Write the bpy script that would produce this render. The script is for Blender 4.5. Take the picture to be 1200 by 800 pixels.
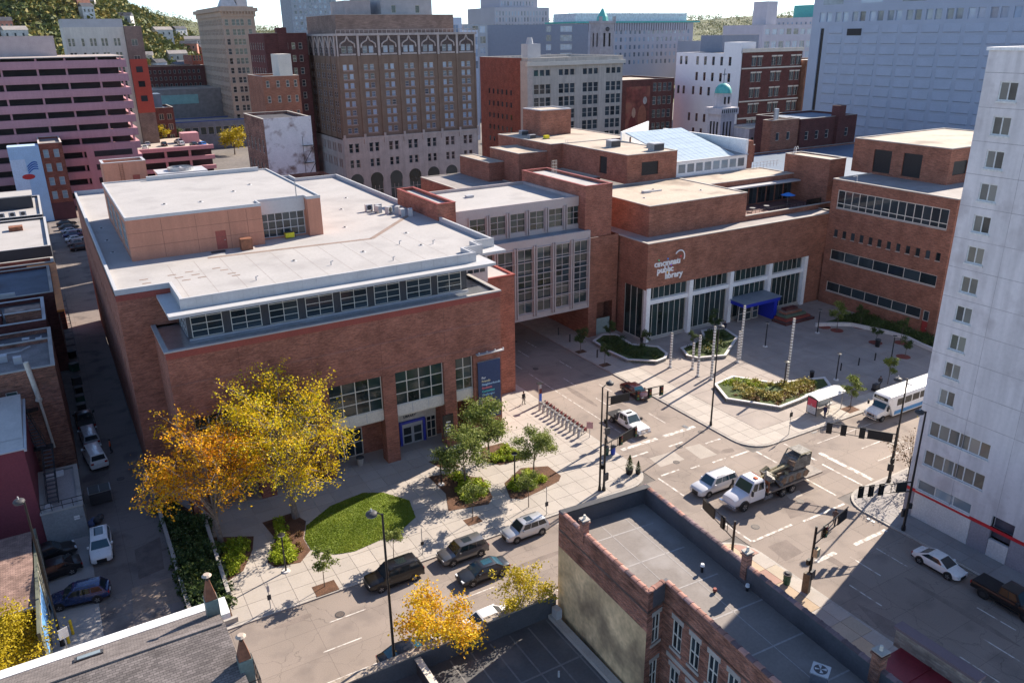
import bpy, math, random
import numpy as np
from mathutils import Matrix, Vector
R = math.radians
S = bpy.context.scene
for _o in list(bpy.data.objects): bpy.data.objects.remove(_o)
# ---------------------------------------------------------------- camera, sky, sun, exposure
# X runs along the cross street, Y along the main street (away from the camera), metres
HEAD, PITCH, ROLL = 0.52481, 0.36701, -0.013906
cam = bpy.data.cameras.new('camera'); camo = bpy.data.objects.new('camera', cam)
S.collection.objects.link(camo); S.camera = camo
cam.sensor_width = 36; cam.lens = 935.03*36/1200; cam.clip_start = 0.5; cam.clip_end = 9000
_f = Vector((math.sin(HEAD)*math.cos(PITCH), math.cos(HEAD)*math.cos(PITCH), -math.sin(PITCH)))
_r = Vector((math.cos(HEAD), -math.sin(HEAD), 0)); _u = _r.cross(_f)
_r2 = _r*math.cos(ROLL)+_u*math.sin(ROLL); _u2 = -_r*math.sin(ROLL)+_u*math.cos(ROLL)
_m = Matrix((_r2, _u2, -_f)).transposed().to_4x4(); _m.translation = (0, 0, 45)
camo.matrix_world = _m
SUN_AZ, SUN_EL = R(16.8), R(33.0)          # azimuth from +X towards +Y
w = bpy.data.worlds.new('World'); S.world = w; w.use_nodes = True
nt = w.node_tree; nt.nodes.clear()
sky = nt.nodes.new('ShaderNodeTexSky'); sky.sky_type = 'NISHITA'; sky.sun_disc = False
sky.sun_elevation = SUN_EL; sky.sun_rotation = R(90)-SUN_AZ
sky.air_density = 0.6; sky.dust_density = 0.12; sky.ozone_density = 1.3; sky.altitude = 300
bg = nt.nodes.new('ShaderNodeBackground'); bg.inputs['Strength'].default_value = 0.12
wo = nt.nodes.new('ShaderNodeOutputWorld')
nt.links.new(sky.outputs[0], bg.inputs[0]); nt.links.new(bg.outputs[0], wo.inputs[0])
sun = bpy.data.lights.new('sun', 'SUN'); sun.energy = 5.0; sun.angle = R(0.5); sun.color = (1.0, 0.88, 0.74)
suno = bpy.data.objects.new('sun', sun); S.collection.objects.link(suno)
_d = Vector((math.cos(SUN_AZ)*math.cos(SUN_EL), math.sin(SUN_AZ)*math.cos(SUN_EL), math.sin(SUN_EL)))
suno.rotation_euler = _d.to_track_quat('Z', 'Y').to_euler(); suno.location = (60, 40, 120)
S.view_settings.view_transform = 'Standard'; S.view_settings.look = 'None'
S.view_settings.exposure = 1.1; S.view_settings.gamma = 1.0; S.view_settings.use_curve_mapping = False
S.render.engine = 'CYCLES'
# ---------------------------------------------------------------- helpers
COL = S.collection
I4 = Matrix.Identity(4)
WM = {}
def put(o, parent=None, world=True, loc=(0,0,0), rz=0.0, rot=None, scale=(1,1,1)):
    COL.objects.link(o)
    o.location = loc; o.rotation_euler = rot if rot else (0, 0, rz); o.scale = scale
    B = Matrix.LocRotScale(Vector(loc), o.rotation_euler, Vector(scale))
    if parent is not None:
        o.parent = parent
        if world:
            o.matrix_parent_inverse = WM[parent].inverted(); WM[o] = B
        else: WM[o] = WM[parent] @ B
    else: WM[o] = B
    return o
def tag(o, label=None, cat=None, group=None, kind=None):
    if label: o['label'] = label
    if cat: o['category'] = cat
    if group: o['group'] = group
    if kind: o['kind'] = kind
    return o
def thing(name, label, cat, loc=(0,0,0), rz=0.0, group=None, scale=(1,1,1)):
    o = put(bpy.data.objects.new(name, None), loc=loc, rz=rz, scale=scale)
    o.empty_display_size = .3
    return tag(o, label, cat, group)
def inst(name, me, parent=None, world=False, loc=(0,0,0), rz=0.0, rot=None, scale=(1,1,1)):
    return put(bpy.data.objects.new(name, me), parent, world, loc, rz, rot, scale)
def copy_thing(src, loc, rz=0.0, label=None, scale=None):
    r = src.copy(); COL.objects.link(r); r.location = loc; r.rotation_euler = (0, 0, rz)
    if scale: r.scale = scale
    if label: r['label'] = label
    for ch in src.children:
        c = ch.copy(); COL.objects.link(c); c.parent = r; c.matrix_parent_inverse = ch.matrix_parent_inverse
        for g in ch.children:
            d = g.copy(); COL.objects.link(d); d.parent = c; d.matrix_parent_inverse = g.matrix_parent_inverse
    return r
class MB:
    def __init__(s): s.v = []; s.f = []; s.m = []; s.T = None
    def add(s, vs, fs, m=0):
        n = len(s.v)
        if s.T is not None: vs = [tuple(s.T @ Vector(p)) for p in vs]
        s.v += vs; s.f += [tuple(i+n for i in f) for f in fs]; s.m += [m]*len(fs); return s
    def box(s, x0, x1, y0, y1, z0, z1, m=0):
        return s.add([(x0,y0,z0),(x1,y0,z0),(x1,y1,z0),(x0,y1,z0),(x0,y0,z1),(x1,y0,z1),(x1,y1,z1),(x0,y1,z1)],
              [(3,2,1,0),(4,5,6,7),(0,1,5,4),(1,2,6,5),(2,3,7,6),(3,0,4,7)], m)
    def quad(s, a, b, c, d, m=0): return s.add([a,b,c,d], [(0,1,2,3)], m)
    def prism(s, poly, z0, z1, m=0, top=True, bottom=True):
        a = sum(poly[i][0]*poly[(i+1)%len(poly)][1]-poly[(i+1)%len(poly)][0]*poly[i][1] for i in range(len(poly)))
        if a < 0: poly = poly[::-1]
        n = len(poly); vs = [(p[0],p[1],z0) for p in poly]+[(p[0],p[1],z1) for p in poly]
        fs = [(i,(i+1)%n,n+(i+1)%n,n+i) for i in range(n)]
        if top: fs.append(tuple(range(n,2*n)))
        if bottom: fs.append(tuple(range(n-1,-1,-1)))
        return s.add(vs, fs, m)
    def cyl(s, p, q, r0, r1=None, n=8, m=0, cap=True):
        r1 = r0 if r1 is None else r1
        p, q = Vector(p), Vector(q); d = (q-p).normalized()
        a = d.orthogonal().normalized(); b = d.cross(a); vs = []
        for c, r in ((p,r0),(q,r1)):
            for i in range(n):
                t = 2*math.pi*i/n; vs.append(tuple(c+a*(r*math.cos(t))+b*(r*math.sin(t))))
        fs = [(i,(i+1)%n,n+(i+1)%n,n+i) for i in range(n)]
        if cap: fs += [tuple(range(n-1,-1,-1)), tuple(range(n,2*n))]
        return s.add(vs, fs, m)
    def tube(s, pts, r, n=6, m=0):
        for a, b in zip(pts, pts[1:]): s.cyl(a, b, r, r, n, m)
        return s
    def loft(s, rings, m=0, caps=True, closed=True):
        n = len(rings[0]); vs = [tuple(p) for r in rings for p in r]; fs = []
        for k in range(len(rings)-1):
            for i in range(n if closed else n-1):
                j = (i+1) % n; fs.append((k*n+i, k*n+j, (k+1)*n+j, (k+1)*n+i))
        if caps: fs += [tuple(range(n-1,-1,-1)), tuple(range((len(rings)-1)*n, len(rings)*n))]
        return s.add(vs, fs, m)
    def ball(s, c, r, n=10, k=6, m=0, sz=1.0):
        rings = []
        for i in range(1, k):
            t = math.pi*i/k-math.pi/2
            rings.append([(c[0]+r*math.cos(t)*math.cos(2*math.pi*j/n), c[1]+r*math.cos(t)*math.sin(2*math.pi*j/n), c[2]+r*sz*math.sin(t)) for j in range(n)])
        return s.loft(rings, m)
    def mesh(s, name, mats, smooth=None):
        me = bpy.data.meshes.new(name); me.from_pydata(s.v, [], s.f)
        for mt in (mats if isinstance(mats, (list, tuple)) else [mats]): me.materials.append(mt)
        if any(s.m): me.polygons.foreach_set('material_index', s.m)
        if smooth is not None:
            me.polygons.foreach_set('use_smooth', [True]*len(s.f)); me.set_sharp_from_angle(angle=R(smooth))
        me.validate(); me.update(); return me
    def build(s, name, mats, parent=None, world=True, loc=(0,0,0), rz=0.0, rot=None, smooth=None, kind=None, label=None):
        o = inst(name, s.mesh(name, mats, smooth), parent, world, loc, rz, rot)
        if kind: o['kind'] = kind
        if label: o['label'] = label
        return o
def box(name, mat, parent, x0, x1, y0, y1, z0, z1, world=True, **k):
    return MB().box(min(x0,x1),max(x0,x1),min(y0,y1),max(y0,y1),z0,z1).build(name, mat, parent, world, **k)
# ---------------------------------------------------------------- materials
MATS = {}
def _nodes(name):
    m = bpy.data.materials.new(name); m.use_nodes = True; n = m.node_tree.nodes; l = m.node_tree.links
    return m, n, l, n['Principled BSDF']
def _pos(n, l, scale=1.0):
    g = n.new('ShaderNodeNewGeometry'); mp = n.new('ShaderNodeMapping'); mp.inputs['Scale'].default_value = (scale,)*3
    l.new(g.outputs['Position'], mp.inputs['Vector']); return g, mp
def mat(name, col, rough=.75, var=.18, scale=.6, fine=6.0, fvar=.12, metal=0.0, spec=.4, bump=.0, stain=None, streak=0.0, coat=0.0, sth=(.52,.68)):
    if name in MATS: return MATS[name]
    m, n, l, b = _nodes(name); g, mp = _pos(n, l)
    def noise(sc, det=3.0, vec=None):
        t = n.new('ShaderNodeTexNoise'); t.inputs['Scale'].default_value = sc; t.inputs['Detail'].default_value = det
        l.new(vec or mp.outputs[0], t.inputs['Vector']); return t
    n1 = noise(scale, 4); n2 = noise(fine, 3)
    def rng(src, lo, hi, a=.3, bb=.7):
        r = n.new('ShaderNodeMapRange'); r.inputs[1].default_value = a; r.inputs[2].default_value = bb
        r.inputs[3].default_value = lo; r.inputs[4].default_value = hi; l.new(src, r.inputs[0]); return r.outputs[0]
    f1 = rng(n1.outputs['Fac'], 1-var, 1+var); f2 = rng(n2.outputs['Fac'], 1-fvar, 1+fvar)
    mul = n.new('ShaderNodeMath'); mul.operation = 'MULTIPLY'; l.new(f1, mul.inputs[0]); l.new(f2, mul.inputs[1]); cur = mul.outputs[0]
    if streak:
        mp2 = n.new('ShaderNodeMapping'); mp2.inputs['Scale'].default_value = (1.6, 1.6, .12); l.new(g.outputs['Position'], mp2.inputs['Vector'])
        n3 = noise(1.0, 5, mp2.outputs[0]); f3 = rng(n3.outputs['Fac'], 1-streak, 1+streak*.4, .35, .62)
        mu2 = n.new('ShaderNodeMath'); mu2.operation = 'MULTIPLY'; l.new(cur, mu2.inputs[0]); l.new(f3, mu2.inputs[1]); cur = mu2.outputs[0]
    hs = n.new('ShaderNodeMix'); hs.data_type = 'RGBA'; hs.blend_type = 'MULTIPLY'; hs.inputs['Factor'].default_value = 1
    hs.inputs['A'].default_value = (*col, 1); l.new(cur, hs.inputs['B']); out = hs.outputs['Result']
    if stain:
        scol, amt, ssc = stain
        n4 = noise(ssc, 6); f4 = rng(n4.outputs['Fac'], 0, amt, *sth)
        mx = n.new('ShaderNodeMix'); mx.data_type = 'RGBA'; l.new(f4, mx.inputs['Factor']); l.new(out, mx.inputs['A'])
        mx.inputs['B'].default_value = (*scol, 1); out = mx.outputs['Result']
    l.new(out, b.inputs['Base Color']); b.inputs['Roughness'].default_value = rough
    b.inputs['Metallic'].default_value = metal; b.inputs['Specular IOR Level'].default_value = spec
    b.inputs['Coat Weight'].default_value = coat
    if bump:
        bp = n.new('ShaderNodeBump'); bp.inputs['Strength'].default_value = bump; bp.inputs['Distance'].default_value = .05
        l.new(n2.outputs['Fac'], bp.inputs['Height']); l.new(bp.outputs[0], b.inputs['Normal'])
    MATS[name] = m; return m
def brick(name, c1, c2, mortar, bw=.21, bh=.075, var=.2, roof=False):
    m, n, l, b = _nodes(name); g, mp = _pos(n, l)
    sx = n.new('ShaderNodeSeparateXYZ'); l.new(g.outputs['Position'], sx.inputs[0])
    sn = n.new('ShaderNodeSeparateXYZ'); l.new(g.outputs['Normal'], sn.inputs[0])
    ab = n.new('ShaderNodeMath'); ab.operation = 'ABSOLUTE'; l.new(sn.outputs[0], ab.inputs[0])
    gt = n.new('ShaderNodeMath'); gt.operation = 'GREATER_THAN'; gt.inputs[1].default_value = .7; l.new(ab.outputs[0], gt.inputs[0])
    mx = n.new('ShaderNodeMix'); l.new(gt.outputs[0], mx.inputs[0]); l.new(sx.outputs[0], mx.inputs[2]); l.new(sx.outputs[1], mx.inputs[3])
    cb = n.new('ShaderNodeCombineXYZ'); l.new(mx.outputs[0], cb.inputs[0]); l.new(sx.outputs[1 if roof else 2], cb.inputs[1])
    t = n.new('ShaderNodeTexBrick'); l.new(cb.outputs[0], t.inputs['Vector'])
    t.inputs['Color1'].default_value = (*c1,1); t.inputs['Color2'].default_value = (*c2,1); t.inputs['Mortar'].default_value = (*mortar,1)
    t.inputs['Scale'].default_value = 1; t.inputs['Brick Width'].default_value = bw; t.inputs['Row Height'].default_value = bh
    t.inputs['Mortar Size'].default_value = .006 if bh < .1 else .012; t.inputs['Bias'].default_value = -.1
    ns = n.new('ShaderNodeTexNoise'); ns.inputs['Scale'].default_value = .5; ns.inputs['Detail'].default_value = 5; l.new(mp.outputs[0], ns.inputs['Vector'])
    n2 = n.new('ShaderNodeTexNoise'); n2.inputs['Scale'].default_value = 1; n2.inputs['Detail'].default_value = 5; m2 = n.new('ShaderNodeMapping'); m2.inputs['Scale'].default_value = (1.1,1.1,6.5); l.new(g.outputs['Position'], m2.inputs['Vector']); l.new(m2.outputs[0], n2.inputs['Vector'])
    r = n.new('ShaderNodeMapRange'); r.inputs[1].default_value=.3; r.inputs[2].default_value=.7; r.inputs[3].default_value=1-var; r.inputs[4].default_value=1+var
    l.new(ns.outputs['Fac'], r.inputs[0])
    r2 = n.new('ShaderNodeMapRange'); r2.inputs[1].default_value=.3; r2.inputs[2].default_value=.7; r2.inputs[3].default_value=1-var*1.3; r2.inputs[4].default_value=1+var*1.3
    l.new(n2.outputs['Fac'], r2.inputs[0])
    mm = n.new('ShaderNodeMath'); mm.operation='MULTIPLY'; l.new(r.outputs[0], mm.inputs[0]); l.new(r2.outputs[0], mm.inputs[1])
    hs = n.new('ShaderNodeMix'); hs.data_type='RGBA'; hs.blend_type='MULTIPLY'; hs.inputs['Factor'].default_value=1
    l.new(t.outputs['Color'], hs.inputs['A']); l.new(mm.outputs[0], hs.inputs['B']); l.new(hs.outputs['Result'], b.inputs['Base Color'])
    b.inputs['Roughness'].default_value = .85; b.inputs['Specular IOR Level'].default_value = .2
    MATS[name] = m; return m
def glass(name, col=(.015,.022,.026), rough=.06, tintvar=.5, spec=.6):
    m, n, l, b = _nodes(name)
    oi = n.new('ShaderNodeObjectInfo'); g, mp = _pos(n, l)
    ns = n.new('ShaderNodeTexNoise'); ns.inputs['Scale'].default_value = .35; ns.inputs['Detail'].default_value = 4; l.new(mp.outputs[0], ns.inputs['Vector'])
    ad = n.new('ShaderNodeMath'); l.new(oi.outputs['Random'], ad.inputs[0]); l.new(ns.outputs['Fac'], ad.inputs[1])
    r = n.new('ShaderNodeMapRange'); r.inputs[1].default_value=.3; r.inputs[2].default_value=1.4; r.inputs[3].default_value=1-tintvar; r.inputs[4].default_value=1+tintvar*3
    l.new(ad.outputs[0], r.inputs[0])
    hs = n.new('ShaderNodeMix'); hs.data_type='RGBA'; hs.blend_type='MULTIPLY'; hs.inputs['Factor'].default_value=1
    hs.inputs['A'].default_value=(*col,1); l.new(r.outputs[0], hs.inputs['B']); l.new(hs.outputs['Result'], b.inputs['Base Color'])
    b.inputs['Roughness'].default_value = rough; b.inputs['Specular IOR Level'].default_value = spec
    MATS[name] = m; return m
def leafmat(name, c1, c2, c3, trans=.25, clump=.8):
    m, n, l, b = _nodes(name); g, mp = _pos(n, l)
    ns = n.new('ShaderNodeTexNoise'); ns.inputs['Scale'].default_value = clump; ns.inputs['Detail'].default_value = 3; l.new(mp.outputs[0], ns.inputs['Vector'])
    ad = n.new('ShaderNodeMath'); ad.operation='MULTIPLY_ADD'; l.new(g.outputs['Random Per Island'], ad.inputs[0]); ad.inputs[1].default_value=.55
    sb = n.new('ShaderNodeMath'); sb.operation='MULTIPLY_ADD'; l.new(ns.outputs['Fac'], sb.inputs[0]); sb.inputs[1].default_value=1.3; sb.inputs[2].default_value=-.42
    l.new(sb.outputs[0], ad.inputs[2])
    cr = n.new('ShaderNodeValToRGB'); e = cr.color_ramp.elements; e[0].color=(*c1,1); e[0].position=.1; e[1].color=(*c3,1); e[1].position=.9
    k = e.new(.5); k.color=(*c2,1); l.new(ad.outputs[0], cr.inputs[0]); l.new(cr.outputs[0], b.inputs['Base Color'])
    b.inputs['Roughness'].default_value=.6; b.inputs['Specular IOR Level'].default_value=.25
    if trans:
        tr = n.new('ShaderNodeBsdfTranslucent'); l.new(cr.outputs[0], tr.inputs[0]); mx = n.new('ShaderNodeMixShader'); mx.inputs[0].default_value=trans
        l.new(b.outputs[0], mx.inputs[1]); l.new(tr.outputs[0], mx.inputs[2]); l.new(mx.outputs[0], n['Material Output'].inputs[0])
    MATS[name] = m; return m
def paint(name, col, rough=.25, metal=.0, coat=.8):
    m, n, l, b = _nodes(name); b.inputs['Base Color'].default_value=(*col,1); b.inputs['Roughness'].default_value=rough
    b.inputs['Metallic'].default_value=metal; b.inputs['Coat Weight'].default_value=coat; b.inputs['Coat Roughness'].default_value=.06
    g, mp = _pos(n, l); ns = n.new('ShaderNodeTexNoise'); ns.inputs['Scale'].default_value=3; l.new(mp.outputs[0], ns.inputs['Vector'])
    r = n.new('ShaderNodeMapRange'); r.inputs[3].default_value=rough*.8; r.inputs[4].default_value=rough*1.5; l.new(ns.outputs['Fac'], r.inputs[0]); l.new(r.outputs[0], b.inputs['Roughness'])
    MATS[name] = m; return m
# library
BR_N = brick('brick_library', (.345,.125,.08),(.195,.067,.046),(.30,.195,.155))
BR_S = brick('brick_library_south', (.325,.128,.08),(.19,.073,.049),(.28,.18,.14))
BR_R = brick('brick_red', (.30,.075,.045),(.2,.045,.03),(.22,.14,.11))
BR_O = brick('brick_orange', (.34,.13,.075),(.26,.09,.05),(.25,.18,.14))
BR_D = brick('brick_dark', (.13,.04,.035),(.09,.028,.027),(.11,.07,.065))
BR_W = brick('brick_worn', (.3,.12,.075),(.13,.06,.05),(.3,.22,.18), var=.35)
BR_T = brick('brick_taupe', (.235,.16,.13),(.19,.13,.105),(.22,.17,.15))
ROOFW = mat('roof_white', (.395,.38,.37), .8, .06, .25, 3, .05, stain=((.30,.285,.28),.6,.22))
ROOFT = mat('roof_tan', (.46,.385,.31), .9, .1, .3, 4, .1, stain=((.2,.16,.13),.8,.16))
ROOFG = mat('roof_grey', (.30,.275,.265), .85, .1, .4, 5, .08, stain=((.2,.18,.17),.5,.25))
ROOFD = mat('roof_dark', (.07,.07,.08), .6, .2, .4, 5, .1, stain=((.16,.15,.15),.5,.3))
ROOFB = mat('roof_blue', (.12,.16,.22), .6, .2, .4)
CONC = mat('concrete', (.42,.39,.35), .85, .1, .4, 8, .08, stain=((.25,.22,.2),.5,.3))
STONE = mat('stone_pale', (.55,.50,.47), .8, .1, .3, 5, .08, streak=.15)
METALW = mat('metal_white', (.46,.46,.465), .5, .05, .5, 4, .04, metal=.0)
METALG = mat('metal_grey', (.42,.42,.43), .45, .08, .5, 4, .05)
METALP = mat('metal_panel', (.43,.375,.36), .5, .06, .5, 4, .05)
BLACK = mat('black_metal', (.014,.014,.016), .45, .1, .8)
DARK = mat('dark_grey', (.05,.05,.055), .6, .2, .8)
STEEL = mat('galvanised', (.38,.39,.40), .4, .15, 2, metal=.6)
PINK = mat('pink_panel', (.48,.22,.145), .8, .07, .4, 5, .06, streak=.08)
REDCOPE = mat('red_metal', (.27,.06,.045), .6, .1, .5)
WHITE = mat('white_paint', (.8,.8,.79), .6, .06, .6)
CREAM = mat('cream_frame', (.62,.57,.49), .6, .06, .6)
GLASS = glass('glass_dark'); GLASSB = glass('glass_blue', (.03,.06,.085), .05)
GLASSG = glass('glass_green', (.012,.022,.022), .05); GLASSL = glass('glass_light', (.12,.15,.17), .12, .5)
RUST = mat('rust', (.22,.09,.05), .8, .3, 2)
TERRA = mat('terracotta', (.42,.15,.09), .7, .25, 1.2, 5, .2)
# ---------------------------------------------------------------- walls with real openings, windows
def dirs(rz): return (math.cos(rz), math.sin(rz)), (math.sin(rz), -math.cos(rz))     # along, outward
def facade(mb, P, rz, W, z0, z1, holes=(), rec=.22, m=0):
    d, n = dirs(rz)
    pt = lambda u, z, k=0.0: (P[0]+d[0]*u-n[0]*k, P[1]+d[1]*u-n[1]*k, z)
    us = sorted({0.0, round(W,3), *[round(h[0],3) for h in holes], *[round(h[1],3) for h in holes]})
    zs = sorted({round(z0,3), round(z1,3), *[round(h[2],3) for h in holes], *[round(h[3],3) for h in holes]})
    ins = set()
    for h in holes:
        for i in range(len(us)-1):
            if us[i] >= round(h[0],3)-1e-6 and us[i+1] <= round(h[1],3)+1e-6:
                for j in range(len(zs)-1):
                    if zs[j] >= round(h[2],3)-1e-6 and zs[j+1] <= round(h[3],3)+1e-6: ins.add((i,j))
    idx = {}
    def V(i, j):
        if (i,j) not in idx: idx[(i,j)] = len(mb.v); mb.v.append(pt(us[i], zs[j]))
        return idx[(i,j)]
    for i in range(len(us)-1):
        for j in range(len(zs)-1):
            if (i,j) not in ins: mb.f.append((V(i,j),V(i+1,j),V(i+1,j+1),V(i,j+1))); mb.m.append(m)
    for a, b, c, e in [h[:4] for h in holes]:
        mb.quad(pt(a,c),pt(a,e),pt(a,e,rec),pt(a,c,rec),m); mb.quad(pt(b,c,rec),pt(b,e,rec),pt(b,e),pt(b,c),m)
        mb.quad(pt(a,e),pt(b,e),pt(b,e,rec),pt(a,e,rec),m); mb.quad(pt(a,c,rec),pt(b,c,rec),pt(b,c),pt(a,c),m)
WC = {}
def frame_mesh(w, h, cols, rows, bar, fm, gm, glazed):
    k = (round(w,2), round(h,2), cols, rows, bar, fm.name, gm.name, glazed)
    if k in WC: return WC[k]
    b = MB(); t = bar
    b.box(0,w,-.05,.03,0,t); b.box(0,w,-.05,.03,h-t,h); b.box(0,t,-.048,.028,t,h-t); b.box(w-t,w,-.048,.028,t,h-t)
    for i in range(1, cols): x = w*i/cols; b.box(x-t/2,x+t/2,-.045,.026,t,h-t)
    for j in range(1, rows): z = h*j/rows; b.box(t,w-t,-.043,.024,z-t/2,z+t/2)
    if glazed: b.quad((0,.0,0),(w,.0,0),(w,.0,h),(0,.0,h),1)
    WC[k] = b.mesh('window', [fm, gm]); return WC[k]
def pane_mesh(w, h, gm):
    k = ('p', round(w,2), round(h,2), gm.name)
    if k not in WC:
        b = MB().box(0,w,-.008,.008,0,h); WC[k] = b.mesh('pane', gm)
    return WC[k]
def win(parent, P, rz, u, z, w, h, cols=1, rows=1, bar=.07, rec=.15, fm=None, gm=None, near=False, name='window', world=True):
    d, n = dirs(rz); fm = fm or CREAM; gm = gm or GLASS
    loc = (P[0]+d[0]*u-n[0]*rec, P[1]+d[1]*u-n[1]*rec, z)
    o = inst(name, frame_mesh(w,h,cols,rows,bar,fm,gm,not near), parent, world, loc, rz)
    if near:
        pw, ph = w/cols, h/rows; pm = pane_mesh(pw-bar*.9, ph-bar*.9, gm)
        for i in range(cols):
            for j in range(rows): inst('pane', pm, o, False, (i*pw+bar*.45, 0, j*ph+bar*.45))
    return o
def spread(a, b, n, w): return [a+(b-a-w)*i/max(1,n-1) for i in range(n)]
def building(name, label, cat, x0, x1, y0, y1, h, wall, roof=None, front=(), left=(), right=(), z0=0.0, par=.8, cope=None, rec=.2,
             fm=None, gm=None, near=False, bar=.08, group=None, parent=None, parmat=None, copeh=.08, over=.06):
    # a block with openings cut in its faces; each window spec: (us, w, zs, h, cols, rows)
    root = parent or thing(name, label, cat, (x0, y0, z0), group=group)
    mb = MB()
    faces = [((x0,y0),0.0,x1-x0,front), ((x0,y1),-math.pi/2,y1-y0,left), ((x1,y0),math.pi/2,y1-y0,right), ((x1,y1),math.pi,x1-x0,())]
    for P, rz, W, spec in faces:
        holes = [(u,u+s[1],z,z+s[3]) for s in spec for u in s[0] for z in s[2]]
        facade(mb, P, rz, W, z0, h, holes, rec)
        for s in spec:
            for u in s[0]:
                for z in s[2]: win(root, P, rz, u, z, s[1], s[3], s[4], s[5], bar, rec*.7, s[6] if len(s)>6 and s[6] else fm, s[7] if len(s)>7 and s[7] else gm, near)
    mb.build('wall', wall, root)
    rm = roof or ROOFT; t = .3
    box('roof', rm, root, x0+.01, x1-.01, y0+.01, y1-.01, h-.2, h)
    if par:
        p = MB(); p.box(x0,x1,y0,y0+t,h,h+par); p.box(x0,x1,y1-t,y1,h,h+par); p.box(x0,x0+t,y0+t,y1-t,h,h+par); p.box(x1-t,x1,y0+t,y1-t,h,h+par)
        p.build('parapet', parmat or wall, root)
        o = over; c = MB(); zt = h+par
        c.box(x0-o,x1+o,y0-o,y0+t+o,zt,zt+copeh); c.box(x0-o,x1+o,y1-t-o,y1+o,zt,zt+copeh); c.box(x0-o,x0+t+o,y0+t+o,y1-t-o,zt,zt+copeh); c.box(x1-t-o,x1+o,y0+t+o,y1-t-o,zt,zt+copeh)
        c.build('coping', cope or CONC, root)
    return root
TXT = {}
def text_mesh(body, size, m, extr=.02, bold=0.0, align='LEFT'):
    k = (body, size)
    if k not in TXT:
        c = bpy.data.curves.new('lettering', 'FONT'); c.body = body; c.size = size; c.extrude = extr; c.offset = bold; c.align_x = align; c.resolution_u = 2
        t = bpy.data.objects.new('lettering', c); COL.objects.link(t)
        me = bpy.data.meshes.new_from_object(t.evaluated_get(bpy.context.evaluated_depsgraph_get()))
        bpy.data.objects.remove(t); me.materials.clear(); me.materials.append(m); TXT[k] = me
    return TXT[k]
def text(name, body, size, parent, loc, rz=0.0, spin=0.0, world=True):
    q = Matrix.Rotation(rz,4,'Z') @ Matrix.Rotation(math.pi/2,4,'X') @ Matrix.Rotation(spin,4,'Z')
    return put(bpy.data.objects.new(name, TXT[(body,size)]), parent, world, loc, rot=q.to_euler())
_wl = mat('letter_white', (.85,.85,.85), .5); _dl = mat('letter_dark', (.05,.05,.07), .5)
for _b in ('c\u0131nc\u0131nnat\u0131', 'publ\u0131c', 'l\u0131brary'): text_mesh(_b, 1.35, _wl, .06, .03)
text_mesh('LIBRARY', .42, _dl, .02, .01)
_bc = [(.85,.85,.85),(.8,.7,.4),(.45,.65,.85),(.8,.2,.22),(.1,.6,.6),(.2,.45,.8),(.75,.7,.4),(.8,.2,.22),(.55,.6,.85),(.85,.85,.85)]
BANNER = ['For','Friends','Neighborhoods','Students','Curiosities','Challenges','Dreams','Inspirations','Minds','of all kinds.']
for _i, _b in enumerate(BANNER): text_mesh(_b, .385, mat('banner_text%d' % _i, _bc[_i], .5, .02), .006, .006)
text_mesh('Get more', .3, _wl, .004, .006); text_mesh('NO PARKING', .12, _dl, .003); text_mesh('ONE WAY', .2, _wl, .003)
text_mesh('Access', .42, mat('letter_amber', (.85,.8,.6), .5), .004, .008)
text_mesh('Exit Only', .3, mat('letter_red', (.6,.05,.05), .5), .003)
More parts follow.
